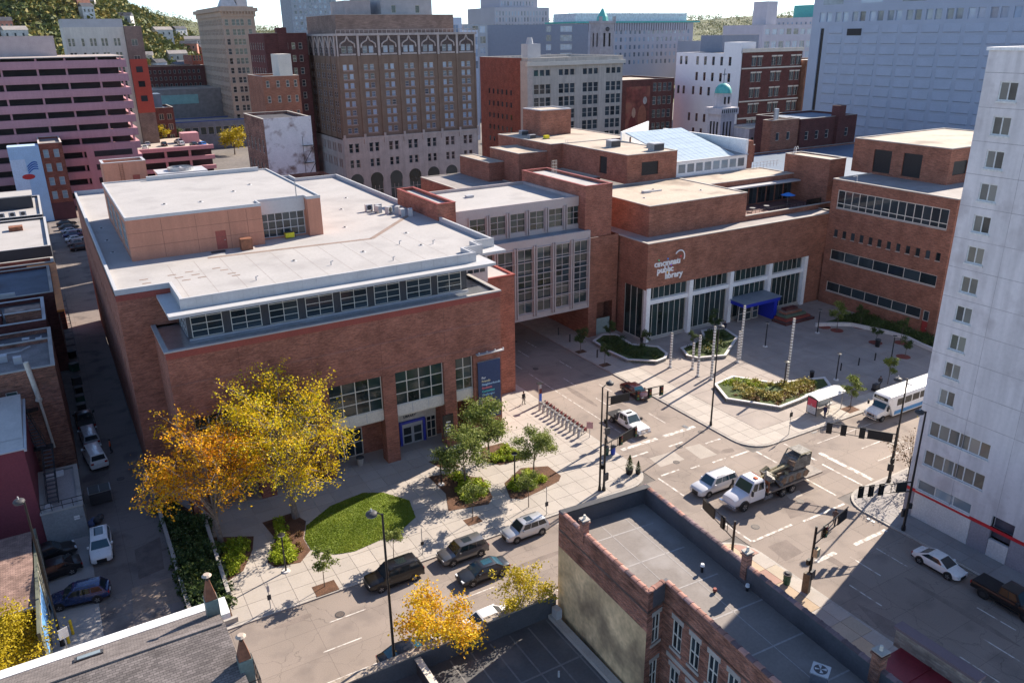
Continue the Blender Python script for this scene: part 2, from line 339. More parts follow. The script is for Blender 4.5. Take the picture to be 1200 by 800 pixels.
# ---------------------------------------------------------------- ground, roads, pavements
def slabmat(name, col, rv=.07, stain=None, var=.08):
    m = mat(name, col, .85, var, .5, 9, .06, stain=stain); n = m.node_tree.nodes; l = m.node_tree.links; b = n['Principled BSDF']
    src = b.inputs['Base Color'].links[0].from_socket; oi = n.new('ShaderNodeObjectInfo')
    r = n.new('ShaderNodeMapRange'); r.inputs[3].default_value = 1-rv; r.inputs[4].default_value = 1+rv; l.new(oi.outputs['Random'], r.inputs[0])
    hs = n.new('ShaderNodeMix'); hs.data_type='RGBA'; hs.blend_type='MULTIPLY'; hs.inputs['Factor'].default_value=1
    l.new(src, hs.inputs['A']); l.new(r.outputs[0], hs.inputs['B']); l.new(hs.outputs['Result'], b.inputs['Base Color']); return m
def roadmat(name, col, crack=.55, stainamt=.5):
    m = mat(name, col, .9, .12, .12, 12, .1, stain=((col[0]*.55,col[1]*.55,col[2]*.58),stainamt,.35), bump=.15)
    n = m.node_tree.nodes; l = m.node_tree.links; b = n['Principled BSDF']; src = b.inputs['Base Color'].links[0].from_socket
    g, mp = _pos(n, l); nz = n.new('ShaderNodeTexNoise'); nz.inputs['Scale'].default_value = .9; nz.inputs['Detail'].default_value = 6; l.new(mp.outputs[0], nz.inputs['Vector'])
    va = n.new('ShaderNodeVectorMath'); va.operation='MULTIPLY_ADD'; l.new(nz.outputs['Color'], va.inputs[0]); va.inputs[1].default_value=(1.6,1.6,0); l.new(mp.outputs[0], va.inputs[2])
    v = n.new('ShaderNodeTexVoronoi'); v.feature='DISTANCE_TO_EDGE'; v.inputs['Scale'].default_value=.24; l.new(va.outputs[0], v.inputs['Vector'])
    r = n.new('ShaderNodeMapRange'); r.inputs[1].default_value=.002; r.inputs[2].default_value=.006; r.inputs[3].default_value=crack; r.inputs[4].default_value=1; l.new(v.outputs['Distance'], r.inputs[0])
    hs = n.new('ShaderNodeMix'); hs.data_type='RGBA'; hs.blend_type='MULTIPLY'; hs.inputs['Factor'].default_value=1
    t = n.new('ShaderNodeTexBrick'); t.offset = 0; t.inputs['Scale'].default_value = 1; t.inputs['Brick Width'].default_value = 6.1; t.inputs['Row Height'].default_value = 3.35; t.inputs['Mortar Size'].default_value = .022; t.inputs['Mortar Smooth'].default_value = .4
    t.inputs['Color1'].default_value = (1,1,1,1); t.inputs['Color2'].default_value = (.92,.92,.92,1); t.inputs['Mortar'].default_value = (.62,.62,.62,1)
    v2 = n.new('ShaderNodeVectorMath'); v2.operation='MULTIPLY_ADD'; l.new(nz.outputs['Color'], v2.inputs[0]); v2.inputs[1].default_value=(.08,.08,0); l.new(mp.outputs[0], v2.inputs[2]); l.new(v2.outputs[0], t.inputs['Vector'])
    h2 = n.new('ShaderNodeMix'); h2.data_type='RGBA'; h2.blend_type='MULTIPLY'; h2.inputs['Factor'].default_value=1; l.new(src, h2.inputs['A']); l.new(t.outputs['Color'], h2.inputs['B']); src = h2.outputs['Result']
    l.new(src, hs.inputs['A']); l.new(r.outputs[0], hs.inputs['B']); l.new(hs.outputs['Result'], b.inputs['Base Color']); return m
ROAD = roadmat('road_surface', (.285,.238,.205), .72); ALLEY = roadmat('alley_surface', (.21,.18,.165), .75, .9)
PATCH = mat('road_patch', (.205,.168,.147), .9, .15, .8, 9, .12); PATCHL = mat('road_patch_pale', (.37,.33,.29), .9, .1, .6, 9, .1)
MARK = mat('road_paint', (.62,.59,.55), .7, .1, 1.5, 7, .12, stain=((.30,.25,.215),1.0,1.9), sth=(.44,.60))
SLAB = slabmat('paving', (.41,.37,.33), stain=((.33,.29,.25),.35,.5)); SLABP = slabmat('plaza_paving', (.33,.285,.255), .05, stain=((.22,.19,.18),.5,.25), var=.12)
SLABT = slabmat('paving_tan', (.43,.33,.23), .22); KERB = mat('kerb_stone', (.40,.37,.335), .85, .15, 1)
GROUND = mat('ground', (.16,.145,.135), .95, .25, .05, .8, .2)
def flat(name, poly, z, m, kind='structure', parent=None, thick=.3, label=None):
    o = MB().prism(poly, z-thick, z).build(name, m, parent); 
    if kind and parent is None: o['kind'] = kind
    if label: o['label'] = label
    return o
def arc(cx, cy, r, a0, a1, n=7): return [(cx+r*math.cos(R(a0+(a1-a0)*i/n)), cy+r*math.sin(R(a0+(a1-a0)*i/n))) for i in range(n+1)]
flat('ground', [(-2500,-400),(4000,-400),(4000,5000),(-2500,5000)], -.03, GROUND)
flat('road', [(-80,45.2),(50.6,45.2),(50.6,-60),(64.3,-60),(64.3,44.6),(260,44.6),(260,56.0),(64.1,56.0),(64.1,165),(50.7,165),(50.7,57.07),(-80,57.07)], 0, ROAD)
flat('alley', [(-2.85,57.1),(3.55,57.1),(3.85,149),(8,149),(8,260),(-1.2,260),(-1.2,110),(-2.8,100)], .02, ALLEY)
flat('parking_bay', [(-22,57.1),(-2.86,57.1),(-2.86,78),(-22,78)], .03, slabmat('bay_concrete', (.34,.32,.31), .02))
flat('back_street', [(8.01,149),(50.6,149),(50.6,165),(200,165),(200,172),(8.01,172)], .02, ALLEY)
def clip(poly, x0, x1, y0, y1):
    for ax, val, sg in ((0,x0,1),(0,x1,-1),(1,y0,1),(1,y1,-1)):
        out = []
        for i in range(len(poly)):
            a, b = poly[i-1], poly[i]; ia, ib = (a[ax]-val)*sg >= 0, (b[ax]-val)*sg >= 0
            if ia != ib:
                t = (val-a[ax])/(b[ax]-a[ax]); out.append((a[0]+t*(b[0]-a[0]), a[1]+t*(b[1]-a[1])))
            if ib: out.append(b)
        poly = out
        if len(poly) < 3: return []
    return poly
def area(p): return abs(sum(p[i-1][0]*p[i][1]-p[i][0]*p[i-1][1] for i in range(len(p))))/2
def paving(parent, poly, dx, dy, m, z0=.12, z1=.15, ox=0, oy=0, gap=.035, name='paving_slab', skip=None, mats=None):
    xs = [p[0] for p in poly]; ys = [p[1] for p in poly]; rnd = random.Random(4)
    i0 = math.floor((min(xs)-ox)/dx); i1 = math.ceil((max(xs)-ox)/dx); j0 = math.floor((min(ys)-oy)/dy); j1 = math.ceil((max(ys)-oy)/dy)
    for i in range(i0, i1):
        for j in range(j0, j1):
            x, y = ox+i*dx, oy+j*dy
            if skip and skip(x+dx/2, y+dy/2): continue
            c = clip(poly, x+gap/2, x+dx-gap/2, y+gap/2, y+dy-gap/2)
            if len(c) >= 3 and area(c) > .05:
                MB().prism(c, z0, z1+rnd.uniform(-.004,.004)).build(name, mats[rnd.randrange(len(mats))] if mats else m, parent)
def inset_poly(kind):
    k = .28
    return kind
# library side pavement
P_NW = [(3.6,57.07)]+arc(47.5,60.27,3.2,-90,0)+[(50.7,150),(49.6,150),(49.6,84),(3.6,84)]
pv = flat('pavement', P_NW, .12, KERB)
paving(pv, [(3.7,57.35)]+arc(47.5,60.27,2.92,-90,0)+[(50.42,96),(43,96),(43,80.5),(8,80.5),(3.7,74)], 1.95, 1.95, SLAB, ox=.2, oy=57.35,
       skip=lambda x, y: (x > 49.6 and y > 86) or (x < 7 and y > 61.5) or (x > 15.5 and x < 24.5 and y > 62.8 and y < 69.5))
P_SE = arc(67.4,59.4,3.3,180,270)+[(230,56.1),(230,112),(64.1,112)]
pz = flat('plaza', P_SE, .12, KERB)
paving(pz, arc(67.4,59.4,3.02,180,270)+[(112,56.38),(112,59.4),(68.6,59.4),(68.6,98),(64.38,98)], 1.95, 1.95, SLAB, ox=64.3, oy=56.38)
paving(pz, [(68.64,59.44),(114.5,59.44),(114.5,90),(68.64,96)], 4.2, 3.9, SLABP, ox=68.64, oy=59.44, gap=.05, name='plaza_slab')
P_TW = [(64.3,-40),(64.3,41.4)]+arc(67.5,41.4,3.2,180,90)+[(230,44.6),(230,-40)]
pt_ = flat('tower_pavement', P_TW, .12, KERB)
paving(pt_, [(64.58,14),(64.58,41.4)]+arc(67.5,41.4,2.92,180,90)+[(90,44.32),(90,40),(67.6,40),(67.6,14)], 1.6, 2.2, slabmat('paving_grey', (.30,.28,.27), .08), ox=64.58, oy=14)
P_SW = [(-60,45.2)]+arc(47.4,42.0,3.2,90,0)+[(50.6,-40),(-60,-40)]
ps = flat('corner_pavement', P_SW, .12, KERB)
paving(ps, [(37,44.9)]+arc(47.4,42.0,2.92,90,0)+[(50.32,12),(37,12)], 1.5, 2.0, SLABT, ox=37, oy=12,
       mats=[SLABT, SLABT, slabmat('paving_pink', (.36,.22,.18), .1), slabmat('paving_buff', (.42,.36,.28), .15), SLAB])
# kerb face strip on far streets and road markings
def marks(name, lab, rects):
    for x0,x1,y0,y1 in rects:
        o = box(name, MARK, None, x0,x1,y0,y1,.002,.007); o['kind'] = 'structure'
marks('lane_line', '', [(54.2,54.32,65,89)]+[(54.2,54.32,y,y+3.1) for y in (91,99,107,116)]
  +[(57.45,57.57,y,y+3.1) for y in (66.5,74.3,82,94.4,104)]+[(60.45,60.57,y,y+3.2) for y in (67,77.5,87.4,97)]
  +[(x-.06,x+.06,y,y+3.2) for x,ys in ((60.25,(33.8,24.2,14)),(57.1,(34.2,21.8,12)),(53.7,(31.6,21.6,11.5))) for y in ys]
  +[(x,x+3.2,53.65,53.77) for x in (-10,.5,13.3,25,37)]+[(x,x+3.2,50.58,50.7) for x in (-9,1.5,11.8,24,36)]+[(-20,46,47.3,47.42)]
  +[(75.4,79.2,50.1,50.22),(86,89.5,50.1,50.22),(74.5,82,47.3,47.42),(88,94,47.3,47.42),(72,96,53.6,53.7)])
marks('stop_line', '', [(51.7,57,64.1,64.65),(58,62.9,64.1,64.65),(70.2,70.75,45,52),(53.9,56.5,38.3,38.75),(59,63.6,38.2,38.6)])
marks('crossing_line', '', [(51.6,54,62.3,62.55),(56.9,59,62,62.25),(61,63.3,60.3,60.55),(51.8,54.4,57.4,57.62),(55.6,56.9,56.9,57.1),(58.6,60.5,56.6,56.85),(61.2,64,56.4,56.65),
  (51.1,51.32,53.2,57.3),(51.1,51.32,43.8,50.5),(51.34,56.6,43.6,43.85),(58,64,43.4,43.65),(64.5,64.72,52.9,56),(64.5,64.72,45,50),(68.6,68.85,51,55.6),(68.5,68.75,44.9,50.1)])
for poly, m in (([(57.3,44.5),(58.4,46.5),(61.5,46.2),(61.6,44.2)],PATCH),([(51.6,40),(51.9,42.4),(54.2,42.3),(54,40.1)],PATCH),([(60,46.9),(60.4,48),(62.2,47.7),(61.7,46.8)],PATCHL),
   *[([(x+w*math.cos(t)*(1+.18*math.sin(3*t+x)),y+l*math.sin(t)*(1+.15*math.cos(2*t+y))) for t in [k*.449 for k in range(14)]],m_) for x,y,w,l,m_ in ((58.9,73,.5,4.2,PATCH),(56.2,79,.45,3.4,PATCH),(62,57.8,.9,.5,PATCH),(11,55.4,1.6,.35,PATCH),(33,51.9,3.0,.3,PATCH),(2,48.6,2.2,.45,PATCH),(59.3,51.2,2.8,.3,PATCH),(66.6,48.8,2.6,.35,PATCH),(75,54.6,3,.35,PATCH),(58.7,28,.35,4.5,PATCH),(55.4,38,.4,2.2,PATCH),(80,49,1.4,.6,PATCHL),(38.5,55.6,1.5,.5,PATCHL),(5,53,1.2,.7,PATCHL))],
   ([(53,59),(53.2,61.2),(56.6,61),(56.4,58.9)],PATCHL),([(58,58),(58.3,61),(60.4,60.8),(60.3,57.8)],PATCHL),([(51,29.5),(52.2,33),(53.2,28),(53.9,22),(52.9,22)],PATCH),
   ([(-.5,63),(-.2,67),(3,66.8),(3.2,63)],mat('alley_patch',(.27,.21,.17),.9,.2,1)),([(.5,68),(.7,73),(3.1,74),(2.7,68.5)],mat('alley_wet',(.11,.085,.075),.5,.3,1))):
    o = MB().prism(poly,.021,.026 if m.name.startswith('alley') else .0245).build('road_patch', m) if m.name.startswith('alley') else MB().prism(poly,.001,.004).build('road_patch', m); o['kind'] = 'structure'
for (x,y,r) in ((14.4,54.2,.42),(60.6,46.2,.4),(57.9,61.5,.42),(62.6,62.9,.4),(55.2,58.9,.38),(53.3,45.3,.42),(56,90,.4),(59,101,.4),(1,88,.4)):
    mb = MB().cyl((0,0,0),(0,0,.012),r,r,20); mb.cyl((0,0,.012),(0,0,.02),r*.8,r*.8,20,1)
    o = mb.build('manhole_cover',[DARK,mat('cast_iron',(.11,.09,.08),.6,.2,8)],None,True,loc=(x,y,.0225 if x<4 else .002)); tag(o, 'round iron manhole cover '+{14.4:'in the roadway beside the parked black SUV',60.6:'beside the dark patch near the salvage truck',57.9:'between the pale patches in the junction',62.6:'by the stop line at the plaza kerb',55.2:'in the pale patch of the junction',53.3:'inside the corner of the painted crossing lines',56:'in the shaded lane before the link bridge',59:'under the link bridge',1:'in the shaded alley near the dumpster'}[x], 'manhole cover', 'manhole covers in the streets')
for x,y,w,h,lab in ((61.9,64.9,.5,.9,'at the plaza kerb by the stop line'),(40.5,56.75,.9,.28,'in the gutter beside the rack bed'),(5.2,56.8,.9,.28,'in the gutter near the alley mouth'),(63.75,40.2,.3,.9,'in the gutter at the tower corner'),(74,55.7,.9,.28,'in the gutter by the pedestrian signal')):
    dn=thing('storm_drain','dark iron storm drain grate '+lab,'drain',(x,y,.002)); box('frame',DARK,dn,-w/2,w/2,-h/2,h/2,.0,.012,world=False); [box('bar',STEEL,dn,-w/2+.04+i*(w-.1)/6,-w/2+.08+i*(w-.1)/6,-h/2+.03,h/2-.03,.012,.02,world=False) for i in range(7)]
# ---------------------------------------------------------------- north library building
H2 = math.pi/2
def ring(mb, poly, z0, z1, t=.3, m=0):
    n = len(poly); a2 = sum(poly[i-1][0]*poly[i][1]-poly[i][0]*poly[i-1][1] for i in range(n)); s = 1 if a2 > 0 else -1
    inn = []
    for i in range(n):
        p, q, r = Vector(poly[i-1]), Vector(poly[i]), Vector(poly[(i+1)%n]); d1 = (q-p).normalized(); d2 = (r-q).normalized()
        n1 = Vector((-d1.y,d1.x))*s; n2 = Vector((-d2.y,d2.x))*s; b = (n1+n2); b = b/max(.2,b.dot(n1)); inn.append(tuple(q+b*t))
    for i in range(n):
        a, b = poly[i], poly[(i+1)%n]; c, d = inn[(i+1)%n], inn[i]
        vs = [(*a,z0),(*b,z0),(*c,z0),(*d,z0),(*a,z1),(*b,z1),(*c,z1),(*d,z1)]
        mb.add(vs, [(0,1,5,4),(1,2,6,5),(2,3,7,6),(3,0,4,7),(4,5,6,7)], m)
ZR = 21.6
LN = thing('library_building', 'long red brick library with flat white roof, pink rooftop block and brick piers', 'building', (6.6,75.4,0))
NF = 75.4
mb = MB()
facade(mb, (6.64,NF), 0, 42.15-6.64, 10.85, 17.9)
facade(mb, (6.64,84.15), -H2, 84.15-NF, 0, 17.9); facade(mb, (42.15,NF), H2, 84.7-NF, 0, 17.9)
mb.quad((6.64,NF,10.85),(6.64,79,10.85),(42.15,79,10.85),(42.15,NF,10.85))
mb.quad((42.15,84.15,0),(6.64,84.15,0),(6.64,84.15,17.9),(42.15,84.15,17.9))
hl = [(2.2+4.2*i, 3.2+4.2*i, 3.5+3.9*j, 5.2+3.9*j) for i in range(15) for j in range(4)]
facade(mb, (3.87,148), -H2, 148-84.15, 0, ZR, hl); facade(mb, (3.87,84.15), 0, 9.2-3.87, 0, ZR); facade(mb, (9.2,84.15), 0, 45-9.2, 17.9, ZR)
facade(mb, (42.15,84.7), 0, 49.5-42.15, 0, 16.3, [(.5,2.3,7,13)])
facade(mb, (49.5,84.7), H2, 150-84.7, 0, 16.3); facade(mb, (45.3,84.2), H2, 148-84.2, 16.3, ZR); facade(mb, (45.3,148), math.pi, 45.3-3.87, 0, ZR)
mb.build('wall', BR_N, LN)
for a in hl: win(LN, (3.87,148), -H2, a[0], a[2], 1.0, 1.7, 1, 2, .08, .15)
win(LN, (42.15,84.7), 0, .5, 7, 1.8, 6, 1, 6, .12, .12, CREAM, GLASS, True)
for _x in (13,20,27.5,35): box('control_joint', mat('joint_brown',(.13,.06,.045),.9), LN, _x, _x+.03, NF-.004, NF-.001, 10.9, 17.2)
for _z in (11.6,14.5): box('soldier_course', brick('brick_soldier',(.30,.10,.07),(.2,.065,.05),(.26,.17,.14),.075,.22) if 'brick_soldier' not in MATS else MATS['brick_soldier'], LN, 6.66, 42.13, NF-.006, NF-.001, _z, _z+.22)
PIER = [(6.64,8.1),(13.4,14.9),(20.0,21.45),(27.4,28.9),(34.75,36.2)]
for a, b in PIER: box('pier', BR_N, LN, a, b, NF, NF+1.5, 0, 10.848)
box('wall_panel', BR_N, LN, 38.5, 42.148, NF+.01, NF+3.6, 0, 10.848)
for k, (a, b) in enumerate(((8.1,13.4),(14.9,20.0),(21.45,27.4),(28.9,34.75),(36.2,38.5))):
    win(LN, (a,NF), 0, 0, 6.75, b-a, 4.1, max(2,round((b-a)/1.5)), 3, .1, .45, CREAM, GLASSG, True)
    box('spandrel', CREAM, LN, a, b, NF+.3, NF+.55, 5.55, 6.75)
    n = max(1, round((b-a)/2)); 
    for i in range(1, n): box('panel_joint', METALG, LN, a+(b-a)*i/n-.03, a+(b-a)*i/n+.03, NF+.28, NF+.3, 5.6, 6.7)
box('soffit', CREAM, LN, 8.1, 38.5, NF+.56, 79, 5.3, 5.5)
bw = MB(); facade(bw, (6.64,79), 0, 31.86, 0, 5.3, [(23.1,28.3,.15,3.9),(16.2,19.2,.15,3.6),(29.2,31.4,.4,4.2),(8,11,.15,3.6)], .2); bw.build('loggia_wall', BR_N, LN)
win(LN, (6.64,79), 0, 16.2, .15, 3.0, 3.45, 3, 2, .12, .1, CREAM, GLASS, True); win(LN, (6.64,79), 0, 8, .15, 3.0, 3.45, 3, 2, .12, .1, CREAM, GLASS, True)
win(LN, (6.64,79), 0, 29.2, .4, 2.2, 3.8, 2, 4, .1, .1, CREAM, GLASS, True)
box('door_surround', CREAM, LN, 29.76, 34.9, 78.6, 79.1, 2.95, 4.6); box('door_jamb', CREAM, LN, 29.76, 30.1, 78.6, 79.1, .15, 2.95)
win(LN, (33.6,78.62), 0, 0, .2, 1.25, 3.3, 2, 3, .1, 0, CREAM, GLASS, True)
BLUEF = mat('blue_paint', (.03,.05,.42), .4, .05); db = MB(); db.box(30.15,30.45,78.35,78.6,.15,3.15); db.box(33.1,33.4,78.35,78.6,.15,3.15); db.box(30.45,33.1,78.35,78.6,2.85,3.15); db.build('door_frame', BLUEF, LN)
for x in (30.5,31.8): win(LN, (x,78.5), 0, 0, .16, 1.25, 2.3, 1, 2, .14, 0, METALW, GLASS, True, name='door')
box('transom', METALW, LN, 30.47, 33.08, 78.45, 78.56, 2.5, 2.84)
text('lettering', 'LIBRARY', .42, LN, (30.75,78.57,3.55))
dp = MB().box(34.3,35.6,NF-.16,NF-.01,1.6,4.3); dp.build('notice_board', mat('board_dark', (.02,.025,.03), .3), LN)
for i in range(4): box('notice', WHITE, LN, 34.55+.1*(i%2), 35.2, NF-.18, NF-.165, 2.2+i*.38, 2.35+i*.38)
# hanging banner
BAN = thing('wall_banner', 'tall navy blue banner with coloured lines of lettering on brick wall', 'banner', (39,NF-.2,2.5))
box('cloth', mat('banner_navy', (.028,.05,.125), .6, .05), BAN, 38.95, 41.9, NF-.2, NF-.12, 2.6, 9.85)
for i, b in enumerate(BANNER): text('lettering', b, .385, BAN, (39.4,NF-.215,7.75-i*.43))
box('fixing', STEEL, BAN, 38.95, 41.9, NF-.14, NF-.02, 9.8, 9.9)
text('lettering', 'Get more', .3, BAN, (39.5,NF-.215,2.95))
sb_ = MB(); sb_.box(38.8,42.3,NF-.5,NF-.02,10.85,10.95); [sb_.ball((39+i*1.05,NF-.5,11.15),.12) for i in range(4)]; sb_.build('light_bar', METALG, LN)
# ledge and top-storey glazing
box('ledge', mat('ledge_metal',(.62,.66,.72),.28,.1,.6,metal=.85), LN, 6.9, 42.1, NF+.35, 84.1, 17.6, 17.75)
cp = MB(); cp.box(6.5,42.3,NF-.1,NF+.35,17.9,18.05); cp.box(6.5,6.95,NF+.35,84.1,17.9,18.05); cp.box(41.8,42.3,NF+.35,84.1,17.9,18.05); cp.build('coping', ROOFW, LN)
box('red_band', REDCOPE, LN, 6.6, 42.2, NF-.035, NF-.001, 17.25, 17.9)
cw = MB(); facade(cw, (9.2,78.2), 0, 30.2, 17.75, 20.8, [(.35+3.74*i,3.3+3.74*i,17.95,20.7) for i in range(8)], .1); facade(cw, (9.2,84.1), -H2, 5.9, 17.75, 20.8, [(1,5.4,17.95,20.7)], .1); facade(cw, (39.4,78.2), H2, 5.9, 17.75, 20.8)
cw.build('curtain_wall', mat('dark_panel', (.05,.05,.055), .4), LN)
for i in range(8): win(LN, (9.2,78.2), 0, .35+3.74*i, 17.95, 2.95, 2.75, 2, 4, .065, .0, CREAM, GLASS, True)
win(LN, (9.2,84.1), -H2, 1, 17.95, 4.4, 2.75, 4, 4, .09, 0, METALW, GLASS, True)
box('eave', METALW, LN, 7.5, 42.1, 76.0, 84.0, 20.82, 21.12); box('eave_step', METALW, LN, 42.1, 45.9, 80.4, 86, 20.82, 21.12)
box('gutter_ledge', METALW, LN, 9.2, 39.4, 77.9, 78.15, 17.78, 17.93)
RP = [(3.87,84.15),(8.9,84.15),(8.9,77.7),(40.3,77.7),(40.3,80.4),(42.6,80.4),(42.6,82.6),(45.35,82.6),(45.35,140),(38,140),(38,144),(30,144),(30,148),(3.87,148)]
MB().prism(RP, 21.13, ZR).build('roof', ROOFW, LN)
p = MB(); ring(p, RP, ZR, ZR+.55); p.build('parapet', METALW, LN)
p = MB(); p.box(8.82,40.4,77.56,77.68,21.125,ZR+.6); p.box(40.32,40.4,77.68,80.3,21.125,ZR+.6); p.box(40.4,42.7,80.3,80.38,21.125,ZR+.6); p.box(42.62,42.7,80.38,82.5,21.125,ZR+.6); p.box(42.7,45.45,82.5,82.58,21.125,ZR+.6); p.build('fascia', METALW, LN)
for i in range(1,22): x = 8.85+i*1.46; box('fascia_joint', METALG, LN, x-.025, x+.025, 77.545, 77.559, 21.14, ZR+.58)
box('coping', REDCOPE, LN, 3.84, 8.9, 84.1, 84.14, 21.0, 21.58)
# right hand brick block top
box('block_roof', ROOFW, LN, 42.2, 49.45, 84.75, 96, 16.1, 16.32); p = MB(); p.box(42.1,49.62,84.62,85.0,16.3,16.5); p.box(49.2,49.62,85.0,96,16.3,16.5); p.build('block_coping', REDCOPE, LN)
p = MB(); facade(p, (42.15,84.1), 0, 3.2, 16.3, 20.8, [(.3,2.9,17.6,20.6)], .1); p.build('end_wall', METALW, LN); win(LN, (42.15,84.1), 0, .3, 17.6, 2.6, 3, 3, 5, .1, 0, METALW, GLASS, True)
# brown walkway, seams and little roof patches
WALK = mat('walk_pad', (.25,.19,.16), .9, .12, 1)
for a, b in (((14.5,94.2),(33.7,92.6)),((33.7,92.6),(42.9,102.6))):
    dx, dy = b[0]-a[0], b[1]-a[1]; L = math.hypot(dx,dy); o = MB().box(0,L,-.32,.32,0,.012).build('walkway', WALK, LN, True, (a[0],a[1],ZR+.004), math.atan2(dy,dx))
for i in range(11):
    for j in range(3): box('roof_seam', mat('seam',(.31,.28,.265),.9,.05), LN, 10+i*2.8, 10.07+i*2.8, 78.4+j*5.1, 83.3+j*5.1, ZR+.001, ZR+.004)
for i, (x,y) in enumerate([(6.6,88.6),(6.7,87),(6.6,85.2),(9.4,88.8),(9.9,87.4),(11.2,89.1),(11.6,87.6),(10.4,86),(12,86.2),(14,89),(14.6,87.8),(15,86),(15.2,84.9)]): box('roof_patch', WALK, LN, x, x+.85, y, y+.35, ZR+.001, ZR+.007)
dr = MB().cyl((0,0,0),(0,0,.04),.35,.32,12); dr.cyl((0,0,.04),(0,0,.12),.13,.13,10,1)
dm = dr.mesh('roof_drain',[METALW,DARK])
for x,y in ((22.5,87.5),(30.5,87),(37.5,86.2),(33,100.5),(38.5,93),(36.5,112),(30.5,106),(5.4,110),(5.4,118),(5.4,103),(40,120)): inst('roof_drain', dm, LN, True, (x,y,ZR+.002))
vp = MB().cyl((0,0,0),(0,0,.45),.06,.06,8); vp.cyl((0,0,.4),(.25,0,.45),.05,.05,6); vm = vp.mesh('vent_pipe',METALG)
for x,y in ((17,82),(25.5,83.5),(32,81.5),(35.5,88),(39,86)): inst('vent_pipe', vm, LN, True, (x,y,ZR))
# pink penthouse
PH = thing('rooftop_plant_room', 'pink panelled plant room with white roof on top of the brick library', 'plant room', (6.9,97.3,ZR))
x0,x1,y0,y1,zt = 6.9,21.8,97.2,124.5,26.3
pm = MB(); facade(pm,(x0,y0),0,x1-x0,ZR,zt,[(9.3,10.5,ZR+.1,ZR+2.3)],.12); facade(pm,(x0,y1),-H2,y1-y0,ZR,zt,[(3+6*i,7.6+6*i,ZR+.8,zt-.8) for i in range(4)],.15)
facade(pm,(x1,y0),H2,2.2,ZR,zt); facade(pm,(27.7,99.4),0,.01,ZR,zt); facade(pm,(27.7,98.2),0,1.7,ZR,zt); facade(pm,(27.7,99.4),-H2,1.2,ZR,zt); facade(pm,(29.4,98.2),H2,26,ZR,zt); facade(pm,(29.4,124.2),math.pi,22.5,ZR,zt)
facade(pm,(x1,99.4),0,5.9,ZR,zt,[(.2,5.7,ZR+.2,zt-1.5)],.1); pm.build('wall', PINK, PH)
for z in (ZR+1.55,ZR+3.1): box('panel_joint', mat('joint_dark',(.2,.1,.075),.9), PH, x0-.004, x1+.004, y0-.006, y0-.001, z, z+.04)
for x in (10.5,14.2,17.9,20): box('panel_joint', MATS['joint_dark'], PH, x, x+.04, y0-.005, y0-.001, ZR+.1, zt-.2)
dd = box('door', mat('red_door',(.33,.08,.06),.6,.08), PH, x0+9.3, x0+10.5, y0+.06, y0+.1, ZR+.1, ZR+2.3); box('handle', STEEL, dd, x0+10.25,x0+10.35,y0+.0,y0+.055,ZR+1.1,ZR+1.2)
for i in range(4): win(PH,(x0,y1),-H2,3+6*i,ZR+.8,4.6,zt-.8-ZR-.8,4,3,.1,.1,METALG,GLASS)
win(PH,(x1,99.4),0,.2,ZR+.2,5.5,zt-1.7-ZR,6,3,.09,0,METALW,GLASS,True); box('white_panel', METALW, PH, x1+.05, 27.65, 99.3, 99.395, zt-1.5, zt+.1)
MB().prism([(x0,y0),(x1,y0),(x1,99.4),(27.7,99.4),(27.7,98.2),(29.4,98.2),(29.4,124.2),(x0,124.5)],zt,zt+.12).build('roof',ROOFW,PH)
p = MB(); ring(p,[(x0-.03,y0-.03),(x1+.03,y0-.03),(x1+.03,99.37),(27.67,99.37),(27.67,98.17),(29.43,98.17),(29.43,124.3),(x0-.03,124.6)],zt-.05,zt+.3,.2); p.build('coping',METALW,PH)
p = MB(); p.box(26.5,26.6,98.5,98.6,zt,zt+2.2); p.build('antenna',STEEL,PH)
for x,y in ((12,104),(16,103),(21,108),(24,112)): inst('roof_drain', dm, PH, True, (x,y,zt+.121))
box('kerb_wall', METALW, PH, 12.5, 28, 123.4, 123.9, zt+.12, zt+.7)
box('roof_hatch', RUST, LN, 18.6, 19.9, 95.3, 96.3, ZR, ZR+1.35); box('mat', DARK, LN, 15.3, 16.9, 96, 96.8, ZR+.002, ZR+.06)
G_ = mat('machine_yellow',(.65,.55,.02),.5); gen = thing('generator','small yellow machine standing on the white library roof by the plant room','machine',(25,98.6,ZR))
box('body', G_, gen, 24.6, 25.7, 98.2, 98.9, ZR+.15, ZR+.75); box('lid', DARK, gen, 24.7, 25.6, 98.3, 98.8, ZR+.751, ZR+.82); fm_ = MB(); fm_.tube([(24.5,98.1,ZR+.1),(24.5,98.1,ZR+.9),(25.8,98.1,ZR+.9),(25.8,98.1,ZR+.1)],.03); fm_.build('frame',BLACK,gen)
# stair tower and cooling tower at the back
ST = building('stair_tower','pink rooftop stair tower with red door and open white top','stair tower',8.7,15.3,148.3,153,25.6,PINK,ROOFW,front=[((4.3,),1.1,(ZR+.2,),2.1,1,1,REDCOPE,MATS['red_door'])],z0=ZR-.5,par=.5,cope=METALW)
lad = MB(); lad.tube([(11.2,148.2,ZR),(11.2,148.2,25.9)],.03); lad.tube([(11.7,148.2,ZR),(11.7,148.2,25.9)],.03); [lad.tube([(11.2,148.2,ZR+.3*i),(11.7,148.2,ZR+.3*i)],.02) for i in range(1,14)]; lad.build('ladder',RUST,ST)
CT = thing('cooling_tower','grey cooling tower with big round fan behind pink plant room','cooling tower',(16.7,145,ZR))
box('casing', mat('casing_blue',(.40,.43,.46),.5,.1), CT, 16.7, 24.2, 144.8, 150, ZR-.3, ZR+2.4); box('deck', METALW, CT, 16.5, 24.4, 144.6, 150.2, ZR+2.4, ZR+2.6)
